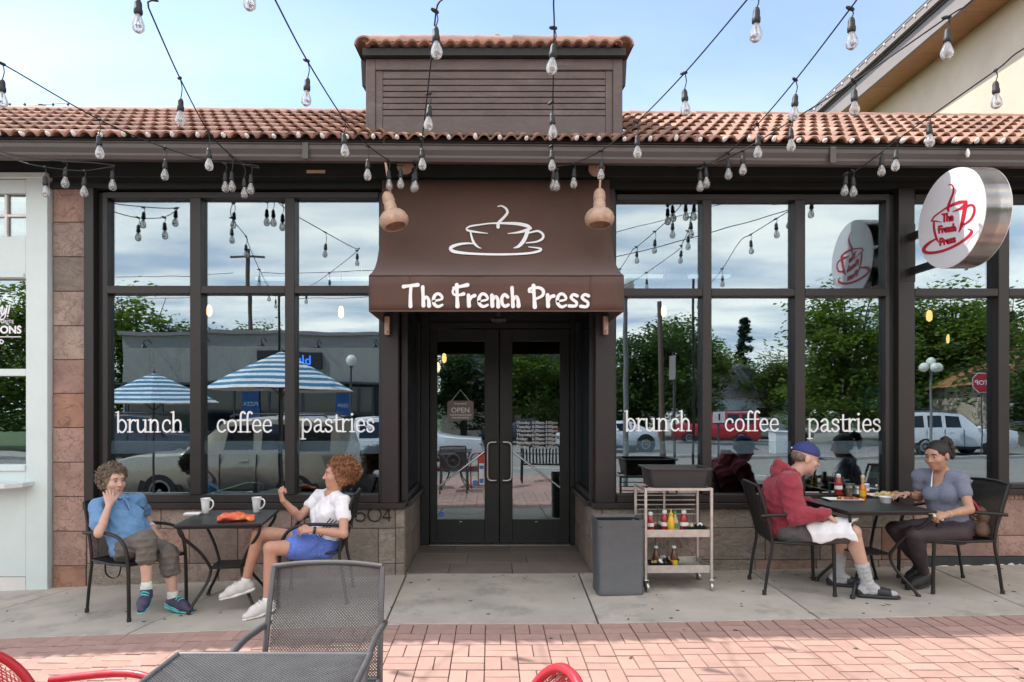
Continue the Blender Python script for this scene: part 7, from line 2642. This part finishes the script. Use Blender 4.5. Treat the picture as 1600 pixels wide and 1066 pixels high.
def torso(sk, J, s=1.0, fem=True, belly=0.0):
    side = unit(V3(J['SL']) - V3(J['SR']))
    up = unit(V3(J['N']) - V3(J['P']))
    fr = unit(np.cross(side, up))
    hs = unit(V3(J['HL']) - V3(J['HR']))
    hf = unit(np.cross(hs, up))
    P, C, N = V3(J['P']), V3(J['C']), V3(J['N'])
    sk.ell(P, (hs, hf, np.cross(hf, hs) * -1), V3(.172, .125, .115) * s, .03)
    sk.ell((P + C) / 2 + fr * belly * .5, (side, fr, up), V3(.140 + belly * .4, .108 + belly, .150) * s, .05)
    sk.ell(C, (side, fr, up), V3(.150 if fem else .165, .112 if fem else .125, .165) * s, .05)
    if fem:
        for q in (-1, 1):
            sk.ell(C + fr * .075 * s + side * q * .066 * s + up * .005, (side, fr, up), V3(.062, .058, .060) * s, .03)
    sk.cone(J['SL'], J['SR'], .046 * s, .046 * s, .03)
    for q in ('SL', 'SR'):
        sk.cone(N, J[q], .044 * s, .045 * s, .03)
    return fr, side, up


def shoe(root, base, A, T, up_m, sole_m, h=.004, lace=None, low=True, gnd=None):
    """A ankle, T toe tip (at sole level)"""
    A, T = V3(A), V3(T)
    d = T - A; dh = unit(V3(d[0], d[1], 0))
    length = .17
    # heel under the ankle, along the slope A->T
    heel = A - dh * .035 + V3(0, 0, -.055)
    tipdir = unit(T - heel)
    side = unit(np.cross(V3(0, 0, 1), tipdir)); nn = np.cross(tipdir, side)
    toe = heel + tipdir * .215
    up = Skin()
    up.cone(heel + nn * .026, heel + tipdir * .14 + nn * .026, .038, .043, .01, (side, .95))
    up.cone(heel + tipdir * .13 + nn * .022, toe - tipdir * .006 + nn * .014, .043, .030, .015, (nn, .85))
    up.cone(A + V3(0, 0, -.006), heel + tipdir * .05 + nn * .025, .043, .043, .02)
    up.cone(heel + tipdir * .055 + nn * .052, heel + tipdir * .14 + nn * .032, .036, .037, .025)
    up.cut(heel - nn * .012, -nn); up.cut(A + V3(0, 0, .012), V3(0, 0, 1) - dh * .15)
    o = attach('shoe', up.mesh('shoe', M[up_m], h, base), root)
    so = Skin()
    so.cone(heel - nn * .010, heel + tipdir * .12 - nn * .010, .040, .038, .01, (nn, .45))
    so.cone(heel + tipdir * .11 - nn * .010, toe - nn * .004, .045, .028, .01, (nn, .42))
    so.cut(heel + nn * .008, nn)
    attach('sole', so.mesh('sole', M[sole_m], h, base), o)
    if lace:
        mb = MB()
        for q in range(4):
            c = heel + tipdir * (.085 + .022 * q) + nn * (.088 - .010 * q)
            mb.tube([c - side * .030 - nn * .016, c - side * .012 + nn * .002, c + side * .012 + tipdir * .008 + nn * .002, c + side * .030 - nn * .016], .0055, 5)
        mb.build('lace', M[lace], o, smooth=80, off=base)
        if lace == 'shoe_teal':
            mb = MB()
            for q in (-1, 1):
                mb.tube([heel - tipdir * .02 + side * q * .026 + nn * .015, heel + tipdir * .06 + side * q * .041 + nn * .01, heel + tipdir * .14 + side * q * .042 + nn * .005], [.010, .008, .004], 6)
            mb.build('trim', M[lace], o, smooth=80, off=base)
    return heel, toe


def curls(root, base, c, g, up, mt, seed, n=620, rad=(.105, .085, .11), back=.018, extra=.035):
    f, l, u = frame(g, up)
    r_ = random.Random(seed)
    sk = Skin()
    ax = (f, l, u)
    c = V3(c)
    sk.ell(c - f * (.022 + back) + u * .040, ax, V3(rad[0] + .002, rad[1] + .010, rad[2] - .01), .02)
    sk.ell(c - f * .045 - u * .02, ax, V3(.075, rad[1] + .006, .075), .03)
    sk.carve(c + f * .105 - u * .03, ax, V3(.075, .090, .105), .02)
    cap_me = sk.mesh('hair', M[mt], .006, base, folds=.006, seed=seed, fscale=.4)
    o = attach('hair', cap_me, root)
    mb = MB()
    cnt = 0
    while cnt < n:
        a, z = r_.uniform(0, 6.283), r_.uniform(-.75, 1)
        q = math.sqrt(max(0, 1 - z * z))
        d = f * (q * math.cos(a)) + l * (q * math.sin(a)) + u * z
        df, du = d @ f, d @ u
        if df > .25 and du < .42: continue
        if df > -.15 and du < -.25: continue
        p0 = c - f * (.018 + back) + u * .035 + f * (d @ f) * rad[0] + l * (d @ l) * (rad[1] + .006) + u * (d @ u) * (rad[2] - .008)
        ax_ = unit(d * r_.uniform(.3, 1) + V3(r_.gauss(0, .5), r_.gauss(0, .5), r_.gauss(-.3, .5)))
        e1 = unit(np.cross(ax_, V3(r_.random(), r_.random(), r_.random()))); e2 = np.cross(ax_, e1)
        L_ = r_.uniform(.5, 1.15) * extra; R_ = r_.uniform(.007, .014); turns = r_.uniform(1.2, 2.2); ph = r_.uniform(0, 6)
        pts = []
        for k in range(12):
            t = k / 11
            w = ph + turns * 6.283 * t
            pts.append(p0 - d * .008 + ax_ * L_ * t + (e1 * math.cos(w) + e2 * math.sin(w)) * R_)
        mb.tube(pts, r_.uniform(.0028, .0042), 4, caps=False)
        cnt += 1
    mb.build('curls', M[mt], o, smooth=80, off=base, fix=False)


def person(label, J, skin_m, scale=1.0, fem=True, belly=0.0, hands=None, g=(1, 0, 0), hup=(0, 0, 1), hr=1.0, brow='hair_brown', eye_m='iris_brown', feet=False):
    base = np.array((J['P'][0], J['P'][1], gz(J['P'][0], J['P'][1])))
    sk = Skin()
    fr, side, up = torso(sk, J, scale, fem, belly)
    sk.cone(V3(J['N']) - up * .02, V3(J['HC']) - V3(0, 0, .055) - unit(g) * .012, .056 * (1 if fem else 1.12), .050 * (1 if fem else 1.12), .025)
    for a in 'LR':
        limb_leg(sk, J['H' + a], J['K' + a], J['A' + a], scale)
        limb_arm(sk, J['S' + a], J['E' + a], J['W' + a], scale * (.93 if fem else 1.08))
        sk.cone(J['A' + a], V3(J['A' + a]) + (V3(J['T' + a]) - V3(J['A' + a])) * .22 - V3(0, 0, .012), .030, .024, .012)
    Pf, ax = head(sk, J['HC'], g, hup, hr)
    for W, h, n, s, cu, kw in hands:
        hand(sk, W, h, n, s, cu, **kw)
    me = sk.mesh('person', M[skin_m], .005, base)
    root = bpy.data.objects.new('person', me); link(root); root.location = base
    tag(root, label, 'person', 'people seated at the cafe tables')
    face_parts(root, base, Pf, ax, hr, brow, eye_m, 'lips_rose')
    return root, base, fr, side, up, Pf, ax


def lerp(a, b, t): return V3(a) + (V3(b) - V3(a)) * t


# ------------------------------------------------------------------ 1: blue shirt, curly brown hair
J = dict(P=(-2.925, -.785, .415), C=(-3.055, -.725, .62), N=(-3.10, -.70, .785), HC=(-3.135, -.70, .945),
         SR=(-3.165, -.865, .755), SL=(-3.015, -.56, .76), ER=(-3.06, -1.03, .575), WR=(-3.035, -.935, .785), EL=(-3.035, -.375, .60), WL=(-2.885, -.555, .535),
         HR=(-2.945, -.865, .405), HL=(-2.87, -.70, .405), KR=(-2.655, -1.10, .535), KL=(-2.56, -.95, .40), AR=(-2.635, -1.135, .155), AL=(-2.53, -.93, .035), TR=(-2.58, -1.33, .04), TL=(-2.31, -1.02, -.055))
g1 = unit(V3(.84, -.52, -.06))
hands1 = [((J['WR']), unit(V3(-.055, .085, .12)), unit(V3(-.4, .45, -.15)), unit(V3(.70, .62, -.1)), (.25, .28, .30, .35), dict(thumb=(.75, .55, .1))),
          ((J['WL']), unit(V3(.09, -.06, -.065)), unit(V3(-.1, -.3, -.9)), unit(V3(-.4, -.8, .3)), (.2, .22, .25, .3), dict())]
root, base, fr, side, up, Pf, ax = person('person in a bright blue short sleeved shirt and grey capri trousers resting chin on hand', J, 'skin_fair', .97, True, .03, hands1, g1, (0, 0, 1), 1.0)
curls(root, base, J['HC'], g1, (0, 0, 1), 'hair_brown', 3, 760, (.107, .089, .110), .012, .042)
sk = Skin(); torso(sk, J, .97, True, .03); sk = sk.grow(.017)
for a in 'LR':
    e = lerp(J['S' + a], J['E' + a], .68)
    sk.cone(J['S' + a], e, .058, .060, .02)
sk.cut(V3(J['N']) + up * .045, up + fr * .25)
sk.cut(V3(J['P']) - V3(0, 0, .035), V3(.15, 0, -1))
o = attach('shirt', sk.mesh('shirt', M['shirt_blue'], .005, base, folds=.0055, seed=2), root)
mb = MB()
n0 = V3(J['N']) + up * .028
for q in (-1, 1):
    pts = [n0 + side * q * .052 - fr * .035 + up * .018, n0 + side * q * .062 + fr * .01 + up * .012, n0 + side * q * .045 + fr * .06 - up * .02, n0 + side * q * .028 + fr * .095 - up * .05]
    mb.tube(smooth_path(pts, 4), .016, 8, squash=.45)
mb.build('collar', M['shirt_blue'], o, smooth=70, off=base)
mb = MB()
mb.tube(smooth_path([n0 + fr * .098 - up * .06, V3(J['C']) + fr * .150, lerp(J['P'], J['C'], .45) + fr * .158, V3(J['P']) + fr * .150 + up * .02], 5), .010, 6, squash=.3)
mb.build('placket', M['shirt_blue'], o, smooth=70, off=base)
tr = Skin()
tr.ell(J['P'], (side, fr, up), (.178, .128, .112), .03)
for a in 'LR':
    H, K, A = V3(J['H' + a]), V3(J['K' + a]), V3(J['A' + a])
    tr.cone(H, K, .100, .076, .02)
    tr.cone(K, lerp(K, A, .34), .075, .072, .02)
attach('trousers', tr.mesh('trousers', M['capri_grey'], .005, base, folds=.006, seed=5), root)
for a in 'LR':
    s_ = Skin(); A, K = V3(J['A' + a]), V3(J['K' + a])
    s_.cone(A - V3(0, 0, .03), lerp(A, K, .13), .040, .040, .01)
    attach('sock', s_.mesh('sock', M['sock_pale'], .004, base, folds=.002, seed=1, fscale=.4), root)
    shoe(root, base, J['A' + a], J['T' + a], 'shoe_purple', 'shoe_teal', .004, 'shoe_teal')
mb = MB(); W, E = V3(J['WL']), V3(J['EL'])
mb.tube([lerp(W, E, .10) - unit(E - W) * .012, lerp(W, E, .10) + unit(E - W) * .012], .031, 14); mb.build('wristwatch', M['paper'], root, smooth=40, off=base)
st = thing('bag_strap', 'black bag strap looping below the seat of the person in blue', 'strap', (-2.98, -.98, .335))
mb = MB(); mb.tube(smooth_path([(-.06, 0, .0), (-.05, -.01, -.08), (0, -.01, -.12), (.05, -.01, -.10), (.07, 0, .0)], 5), .012, 6, squash=.25); mb.build('strap', M['plastic_black'], st, smooth=60)

# ------------------------------------------------------------------ 2: white tee, blue shorts, auburn curls
J = dict(P=(-1.40, -.72, .425), C=(-1.345, -.70, .655), N=(-1.33, -.675, .835), HC=(-1.285, -.70, .995),
         SR=(-1.47, -.535, .795), SL=(-1.205, -.82, .785), ER=(-1.60, -.68, .645), WR=(-1.70, -.80, .80), EL=(-1.165, -.97, .56), WL=(-1.40, -1.03, .60),
         HR=(-1.43, -.63, .425), HL=(-1.375, -.81, .42), KR=(-1.86, -.90, .555), KL=(-1.715, -1.06, .465), AR=(-1.96, -.92, .165), AL=(-1.73, -1.08, .055), TR=(-2.15, -.97, .045), TL=(-1.87, -1.24, -.035))
g2 = unit(V3(-.93, -.34, .02))
hands2 = [((J['WR']), unit(V3(-.03, .0, .10)), unit(V3(.7, .55, .0)), unit(V3(-.5, .8, .1)), (1.05, 1.15, 1.2, 1.2), dict(thumb=(.8, .5, .5))),
          ((J['WL']), unit(V3(-.10, .03, .0)), unit(V3(.1, .35, -.9)), unit(V3(-.3, .75, .5)), (.35, .4, .4, .45), dict())]
root, base, fr, side, up, Pf, ax = person('person in a white tee and bright blue shorts sitting cross legged beside the house number', J, 'skin_tan', .95, True, .0, hands2, g2, (0, 0, 1), .98, 'hair_auburn')
curls(root, base, J['HC'], g2, (0, 0, 1), 'hair_auburn', 8, 920, (.117, .102, .114), .034, .048)
sk = Skin(); torso(sk, J, .95, True, .0); sk = sk.grow(.013)
for a in 'LR':
    sk.cone(J['S' + a], lerp(J['S' + a], J['E' + a], .42), .055, .056, .02)
sk.carve(V3(J['N']) + up * .040 + fr * .035, (side, fr, up), (.078, .085, .062), .008)
sk.cut(V3(J['N']) + up * .05, up)
sk.cut(V3(J['P']) - V3(0, 0, .0), V3(-.1, 0, -1))
o = attach('shirt', sk.mesh('shirt', M['tee_white'], .005, base, folds=.0042, seed=12), root)
mb = MB()
for q in range(3):
    p0 = V3(J['SL']) + V3(.0, -.0, -.10) + V3(-.012 + q * .0, -.03, -.12)
    mb.tube([lerp(J['C'], J['SL'], .55) + V3(-.02 + q * .022, -.115, -.06 - q * .01), lerp(J['P'], J['C'], .35) + V3(-.05 + q * .022, -.150, .0)], .005, 5)
mb.build('stripe', M['plastic_black'], o, smooth=60, off=base)
tr = Skin()
tr.ell(V3(J['P']), (side, fr, up), (.178, .132, .115), .03)
for a, t in (('L', .52), ('R', .40)):
    tr.cone(J['H' + a], lerp(J['H' + a], J['K' + a], t), .104, .098, .02)
attach('shorts', tr.mesh('shorts', M['shorts_blue'], .005, base, folds=.006, seed=14), root)
for a in 'LR':
    s_ = Skin(); A, K = V3(J['A' + a]), V3(J['K' + a])
    s_.cone(A - V3(0, 0, .03), lerp(A, K, .04), .039, .039, .01)
    attach('sock', s_.mesh('sock', M['sole_white'], .004, base), root)
    shoe(root, base, J['A' + a], J['T' + a], 'shoe_white', 'sole_white', .004, 'sole_white')
mb = MB(); W, E = V3(J['WL']), V3(J['EL'])
mb.tube([lerp(W, E, .08) - unit(E - W) * .010, lerp(W, E, .08) + unit(E - W) * .010], .030, 14); mb.build('wristwatch', M['plastic_black'], root, smooth=40, off=base)

# ------------------------------------------------------------------ 3: red hoodie, blue cap
J = dict(P=(2.475, -.58, .545), C=(2.455, -.59, .80), N=(2.52, -.59, .985), HC=(2.645, -.62, 1.125),
         SR=(2.43, -.80, .935), SL=(2.54, -.40, .94), ER=(2.455, -.86, .68), WR=(2.655, -.945, .715), EL=(2.62, -.33, .72), WL=(2.82, -.46, .72),
         HR=(2.46, -.69, .52), HL=(2.50, -.47, .52), KR=(2.845, -.98, .575), KL=(2.97, -.60, .56), AR=(2.985, -.94, .155), AL=(2.93, -.60, .155), TR=(3.24, -1.02, .045), TL=(3.14, -.68, .045))
g3 = unit(V3(.95, -.12, -.24))
hands3 = [((J['WR']), unit(V3(.08, .0, -.07)), unit(V3(-.3, .35, -.9)), unit(V3(.2, .95, .1)), (.20, .18, .16, .2), dict(r=1.08, spread=.16)),
          ((J['WL']), unit(V3(.1, -.02, -.01)), unit(V3(.0, .1, -1)), unit(V3(.0, -1, .0)), (.4, .4, .4, .4), dict(r=1.08))]
root, base, fr, side, up, Pf, ax = person('person in a dark red hoodie, blue cap, grey shorts and black slides', J, 'skin_fair', 1.06, False, .03, hands3, g3, (.12, 0, 1), 1.05)
sk = Skin(); torso(sk, J, 1.06, False, .03); sk = sk.grow(.028)
for a in 'LR':
    sk.cone(J['S' + a], J['E' + a], .078, .068, .02)
    sk.cone(J['E' + a], lerp(J['E' + a], J['W' + a], .88), .070, .050, .02); sk.ell(J['E' + a], (side, fr, up), (.072, .072, .072), .02)
    sk.cone(lerp(J['E' + a], J['W' + a], .86), lerp(J['E' + a], J['W' + a], .99), .042, .040, .01)
sk.cut(V3(J['N']) + up * .04, up + fr * .2)
sk.cut(V3(J['P']) - V3(0, 0, .055), V3(.35, 0, -1))
o = attach('hoodie', sk.mesh('hoodie', M['hoodie_red'], .005, base, folds=.0075, seed=21, fscale=1.2), root)
hd = Skin()
n0 = V3(J['N'])
f3, l3, u3 = frame(fr)
for k in range(15):
    a0 = math.pi * (.02 + 1.96 * k / 14); a1 = math.pi * (.02 + 1.96 * (k + 1) / 14)
    pt = lambda a: n0 + up * (.050 - .045 * math.cos(a)) + f3 * (.085 * math.cos(a) - .015) + l3 * .088 * math.sin(a)
    if k < 14: hd.cone(pt(a0), pt(a1), .024 - .008 * math.cos(a0), .024 - .008 * math.cos(a1), .012)
hd.ell(n0 - f3 * .095 + up * .015, (f3, l3, up), (.060, .098, .075), .03)
attach('hood', hd.mesh('hood', M['hoodie_red'], .005, base, folds=.005, seed=23), o)
tr = Skin()
tr.ell(V3(J['P']) - V3(0, 0, .02), (side, fr, up), (.192, .142, .115), .03)
for a, t in (('R', .86), ('L', .84)):
    tr.cone(J['H' + a], lerp(J['H' + a], J['K' + a], t), .112, .090, .02)
attach('shorts', tr.mesh('shorts', M['shorts_grey'], .005, base, folds=.0065, seed=25), root)
# cap
f, l, u = ax
cp = Skin()
cp.ell(Pf(-.012, 0, .048), ax, V3(.108, .086, .088) * 1.05, .01)
cp.cut(Pf(0, 0, .040), -u + f * -.06)
capo = attach('cap', cp.mesh('cap', M['cap_blue'], .004, base), root)
mb = MB()
outer, inner = [], []
for k in range(13):
    a = math.pi * (-.5 + k / 12)
    outer.append((.085 * math.cos(a * .98) * .9 + .078, .078 * math.sin(a)))
    inner.append((.075 + .018 * math.cos(a), .072 * math.sin(a)))
poly = outer + inner[::-1]
mb.prism(poly, lambda x, y, h: Vector(Pf(x, y, .046 - .22 * (x - .07) - 2.6 * y * y * (1 if x > .1 else .8) + h)), 0, .005)
mb.build('brim', M['cap_blue'], capo, smooth=50, off=base)
mb = MB(); mb.ball(Pf(-.012, 0, .142), .007, 8, 6); mb.build('button', M['cap_blue'], capo, smooth=80, off=base)
mb = MB(); mb.ball(Pf(-.119, .012, .060), .008, 8, 6); mb.build('logo_patch', M['paper'], capo, smooth=80, off=base)
hb_ = Skin(); hb_.ell(Pf(-.035, 0, .012), ax, V3(.085, .081, .062), .01); hb_.cut(Pf(.02, 0, 0), f); hb_.cut(Pf(0, 0, .045), u)
attach('hair', hb_.mesh('hair', M['hair_brown'], .005, base), root)
for a in 'LR':
    A, K, T_ = V3(J['A' + a]), V3(J['K' + a]), V3(J['T' + a])
    dh = unit(V3(*(T_ - A)[:2], 0)); sd_ = np.cross(V3(0, 0, 1), dh)
    gzv = gz(A[0], A[1])
    heel = V3(A[0], A[1], gzv + .050) - dh * .045
    s_ = Skin()
    s_.cone(lerp(A, K, .36), A, .052, .042, .015)
    s_.cone(A, heel, .042, .036, .015)
    s_.cone(heel + dh * .01, heel + dh * .19 - V3(0, 0, .006), .036, .028, .015)
    s_.cone(A, heel + dh * .13, .040, .034, .02)
    s_.cone(heel + dh * .18 - V3(0, 0, .004), heel + dh * .235 - V3(0, 0, .01), .030, .022, .01)
    so_ = attach('sock', s_.mesh('sock', M['sock_grey'], .004, base, folds=.002, seed=3, fscale=.4), root)
    mb = MB(); mb.box(lerp(A, K, .30) + V3(.0, -.047, 0), (.008, .004, .010)); mb.build('logo_patch', M['plastic_black'], so_, off=base)
    sl = Skin()
    z0 = V3(0, 0, gzv + .018)
    hb0 = V3(heel[0], heel[1], 0)
    sl.cone(hb0 + z0, hb0 + dh * .13 + z0, .046, .046, .01, (V3(0, 0, 1), .40))
    sl.cone(hb0 + dh * .12 + z0, hb0 + dh * .235 + z0, .050, .042, .01, (V3(0, 0, 1), .38))
    sl.cut(V3(0, 0, gzv + .003), V3(0, 0, -1))
    slo = attach('slide', sl.mesh('slide', M['slide_black'], .004, base), root)
    st_ = Skin()
    st_.cone(heel + dh * .115, heel + dh * .185 - V3(0, 0, .006), .044, .038, .01)
    st_.cut(heel + dh * .205, dh); st_.cut(heel + dh * .105, -dh); st_.cut(V3(0, 0, gzv + .012), V3(0, 0, -1))
    attach('strap', st_.mesh('strap', M['slide_black'], .004, base), slo)
    st2 = Skin(); st2.cone(heel - dh * .012 - V3(0, 0, .012), heel + dh * .02 - V3(0, 0, .014), .038, .036, .01); st2.cut(heel + dh * .015 + V3(0, 0, .004), dh + V3(0, 0, .9)); st2.cut(V3(0, 0, gzv + .012), V3(0, 0, -1))
    attach('heel_patch', st2.mesh('heel_patch', M['shoe_black'], .004, base), so_)
# white towel over the near thigh
tw = thing('napkin', 'white cloth napkin draped over the bare knee of the person in the hoodie', 'napkin', (2.70, -.90, .60))
mb = MB()
H, K = V3(J['HR']), V3(J['KR'])
ax_d = unit(K - H); sdv = unit(np.cross(V3(0, 0, 1), ax_d)); upv = np.cross(ax_d, sdv)
nu, nv = 22, 26
vs = []
for i in range(nu + 1):
    t = .40 + .66 * i / nu
    for j in range(nv + 1):
        a = -.75 + 2.75 * j / nv          # angle around the thigh, towards the camera side
        c = lerp(H, K, t)
        rr_ = .118 - .020 * (t - .4) + .004 * math.sin(i * .9 + j * .4)
        ang = min(a, 1.45)
        p = c + upv * rr_ * math.cos(ang) - sdv * rr_ * math.sin(ang)
        if a > 1.45: p = p + V3(0, -.010, -(a - 1.45) * .115 * (1.0 + .35 * math.sin(i * .30 + .4)))
        if a < -.5: p = p + V3(0, 0, -(-.5 - a) * .02)
        p = p + ax_d * (.02 * math.sin(j * .3)) + V3(0, 0, .003 * math.sin(i * 1.3 + j * .7))
        vs.append(Vector(p - V3(2.70, -.90, .60)))
mb.add(vs, [(i * (nv + 1) + j, i * (nv + 1) + j + 1, (i + 1) * (nv + 1) + j + 1, (i + 1) * (nv + 1) + j) for i in range(nu) for j in range(nv)])
o = mb.build('cloth', M['cloth_white'], tw, smooth=70)
sd_m = o.modifiers.new('thick', 'SOLIDIFY'); sd_m.thickness = .004; sd_m.offset = 1

# ------------------------------------------------------------------ 4: grey tee, plum leggings, black ponytail
J = dict(P=(3.83, -.68, .565), C=(3.775, -.68, .835), N=(3.775, -.66, 1.01), HC=(3.705, -.69, 1.155),
         SR=(3.665, -.54, .968), SL=(3.825, -.80, .968), ER=(3.655, -.52, .785), WR=(3.47, -.66, .835), EL=(3.80, -.93, .745), WL=(3.565, -1.0, .715),
         HR=(3.80, -.59, .535), HL=(3.81, -.79, .535), KR=(3.36, -.68, .545), KL=(3.375, -.895, .545), AR=(3.66, -.56, .20), AL=(3.59, -.705, .165), TR=(3.50, -.60, .085), TL=(3.42, -.76, .075))
g4 = unit(V3(-.88, -.38, -.22))
hands4 = [((J['WR']), unit(V3(-.10, -.02, .0)), unit(V3(-.15, .05, -1)), unit(V3(.0, -1, .1)), (.45, .55, .6, .65), dict(r=.97)),
          ((J['WL']), unit(V3(-.10, .0, -.015)), unit(V3(.1, .5, -.8)), unit(V3(-.1, .75, .6)), (1.0, 1.1, 1.15, 1.15), dict(r=.97))]
root, base, fr, side, up, Pf, ax = person('person in a grey v-neck tee and plum leggings with a black ponytail', J, 'skin_olive', .94, True, .005, hands4, g4, (-.10, 0, 1), 1.0, 'hair_black')
f, l, u = ax
hs_ = Skin()
hs_.ell(Pf(-.020, 0, .038), ax, (.104, .082, .090), .02)
hs_.ell(Pf(-.060, 0, .0), ax, (.055, .070, .06), .02)
hs_.carve(Pf(.090, 0, -.030), ax, (.068, .072, .108), .012)
hs_.carve(Pf(.01, 0, -.075), ax, (.06, .12, .085), .012)
ho = attach('hair', hs_.mesh('hair', M['hair_black'], .005, base, folds=.0015, seed=4, fscale=.25), root)
pt_ = Skin()
pts = [Pf(-.085, 0, .080), Pf(-.135, -.0, .100), Pf(-.160, .0, .075), Pf(-.168, .01, .02), Pf(-.160, .015, -.035), Pf(-.150, .02, -.07)]
for a, b, ra, rb in zip(pts[:-1], pts[1:], (.020, .032, .034, .030, .020), (.032, .034, .030, .020, .006)): pt_.cone(a, b, ra, rb, .012)
attach('ponytail', pt_.mesh('ponytail', M['hair_black'], .005, base, folds=.003, seed=6, fscale=.3), ho)
sk = Skin(); torso(sk, J, .94, True, .005); sk = sk.grow(.012)
for a in 'LR':
    sk.cone(J['S' + a], lerp(J['S' + a], J['E' + a], .46), .055, .054, .02)
sk.carve(V3(J['N']) + fr * .085 + up * .01, (side, fr, up), (.050, .075, .115), .008)
sk.carve(V3(J['N']) + up * .045, (side, fr, up), (.070, .075, .055), .008)
sk.cut(V3(J['N']) + up * .055, up)
sk.cut(V3(J['P']) - V3(0, 0, .045), V3(-.2, 0, -1))
attach('shirt', sk.mesh('shirt', M['tee_grey'], .005, base, folds=.0038, seed=32), root)
tr = Skin()
tr.ell(J['P'], (side, fr, up), (.178, .132, .118), .03)
for a in 'LR':
    H, K, A = V3(J['H' + a]), V3(J['K' + a]), V3(J['A' + a])
    limb_leg(tr, H, K, A, 1.14); tr.cone(K, lerp(K, A, .6), .064, .052, .012)
for a in 'LR':
    tr.carve(V3(J['A' + a]) - V3(0, 0, .02), (V3(1, 0, 0), V3(0, 1, 0), V3(0, 0, 1)), (.062, .062, .052), .004)
attach('leggings', tr.mesh('leggings', M['leggings'], .005, base, folds=.0025, seed=34), root)
for a in 'LR':
    shoe(root, base, J['A' + a], J['T' + a], 'shoe_black', 'shoe_black', .004, 'shoe_black')
mb = MB(); W, E = V3(J['WL']), V3(J['EL'])
mb.tube([lerp(W, E, .10) + e1_ for e1_ in [V3(0, 0, 0)]] + [lerp(W, E, .13)], .029, 14); mb.build('bracelet', M['cap_tan'], root, smooth=40, off=base)
mb = MB(); W, E = V3(J['WR']), V3(J['ER'])
mb.tube([lerp(W, E, .08), lerp(W, E, .12)], .028, 14); mb.build('bracelet', M['plastic_black'], root, smooth=40, off=base)
mb = MB(); mb.tube(smooth_path([V3(J['N']) + side * -.045 + fr * .055 + up * .035, V3(J['N']) + side * -.045 + fr * .095 - up * .02, V3(J['C']) + side * -.035 + fr * .125 + up * .075], 4), .0045, 6); mb.build('lanyard', M['paper'], root, smooth=60, off=base)
hp = V3(J['WL']) + V3(-.085, .005, -.012)
kn = thing('rolled_napkin', 'small white rolled napkin held in the fist of the person in grey', 'napkin', hp)
mb = MB(); mb.tube([V3(-.045, -.005, .035), V3(0, 0, 0), V3(.065, .002, -.030)], [.016, .013, .010], 10); mb.build('roll', M['paper'], kn, smooth=60)
# bag on the chair behind the back
bag = thing('handbag', 'brown checked handbag with red lining wedged at the chair back', 'handbag', (3.985, -.76, .505), R(8))
sk = Skin()
sk.cone((-.02, -.06, .06), (-.02, .14, .06), .060, .060, .02); sk.cone((.0, -.06, .16), (.0, .14, .16), .045, .045, .04); sk.cone((.012, -.04, .215), (.012, .12, .215), .024, .024, .04)
sk.cut((0, 0, .004), (0, 0, -1))
attach('body', sk.mesh('body', M['bag_brown'], .006, (0, 0, 0), folds=.003, seed=2), bag)
mb = MB()
for k in range(9):
    for s_ in (-1, 1):
        z0 = .02 + k * .02
        mb.tube([(-.083 + abs(z0 - .06) * .25, -.06 + q * .05, z0 + s_ * (q - 2) * .022) for q in range(5) if .01 < z0 + s_ * (q - 2) * .022 < .2], .0016, 4) if len([q for q in range(5) if .01 < z0 + s_ * (q - 2) * .022 < .2]) > 1 else None
mb.build('check', M['cap_tan'], bag)
mb = MB(); mb.tube(smooth_path([(-.02, -.05, .20), (-.04, .0, .285), (-.04, .08, .285), (-.02, .12, .20)], 4), .010, 8); mb.build('handle', M['bag_red'], bag, smooth=60)
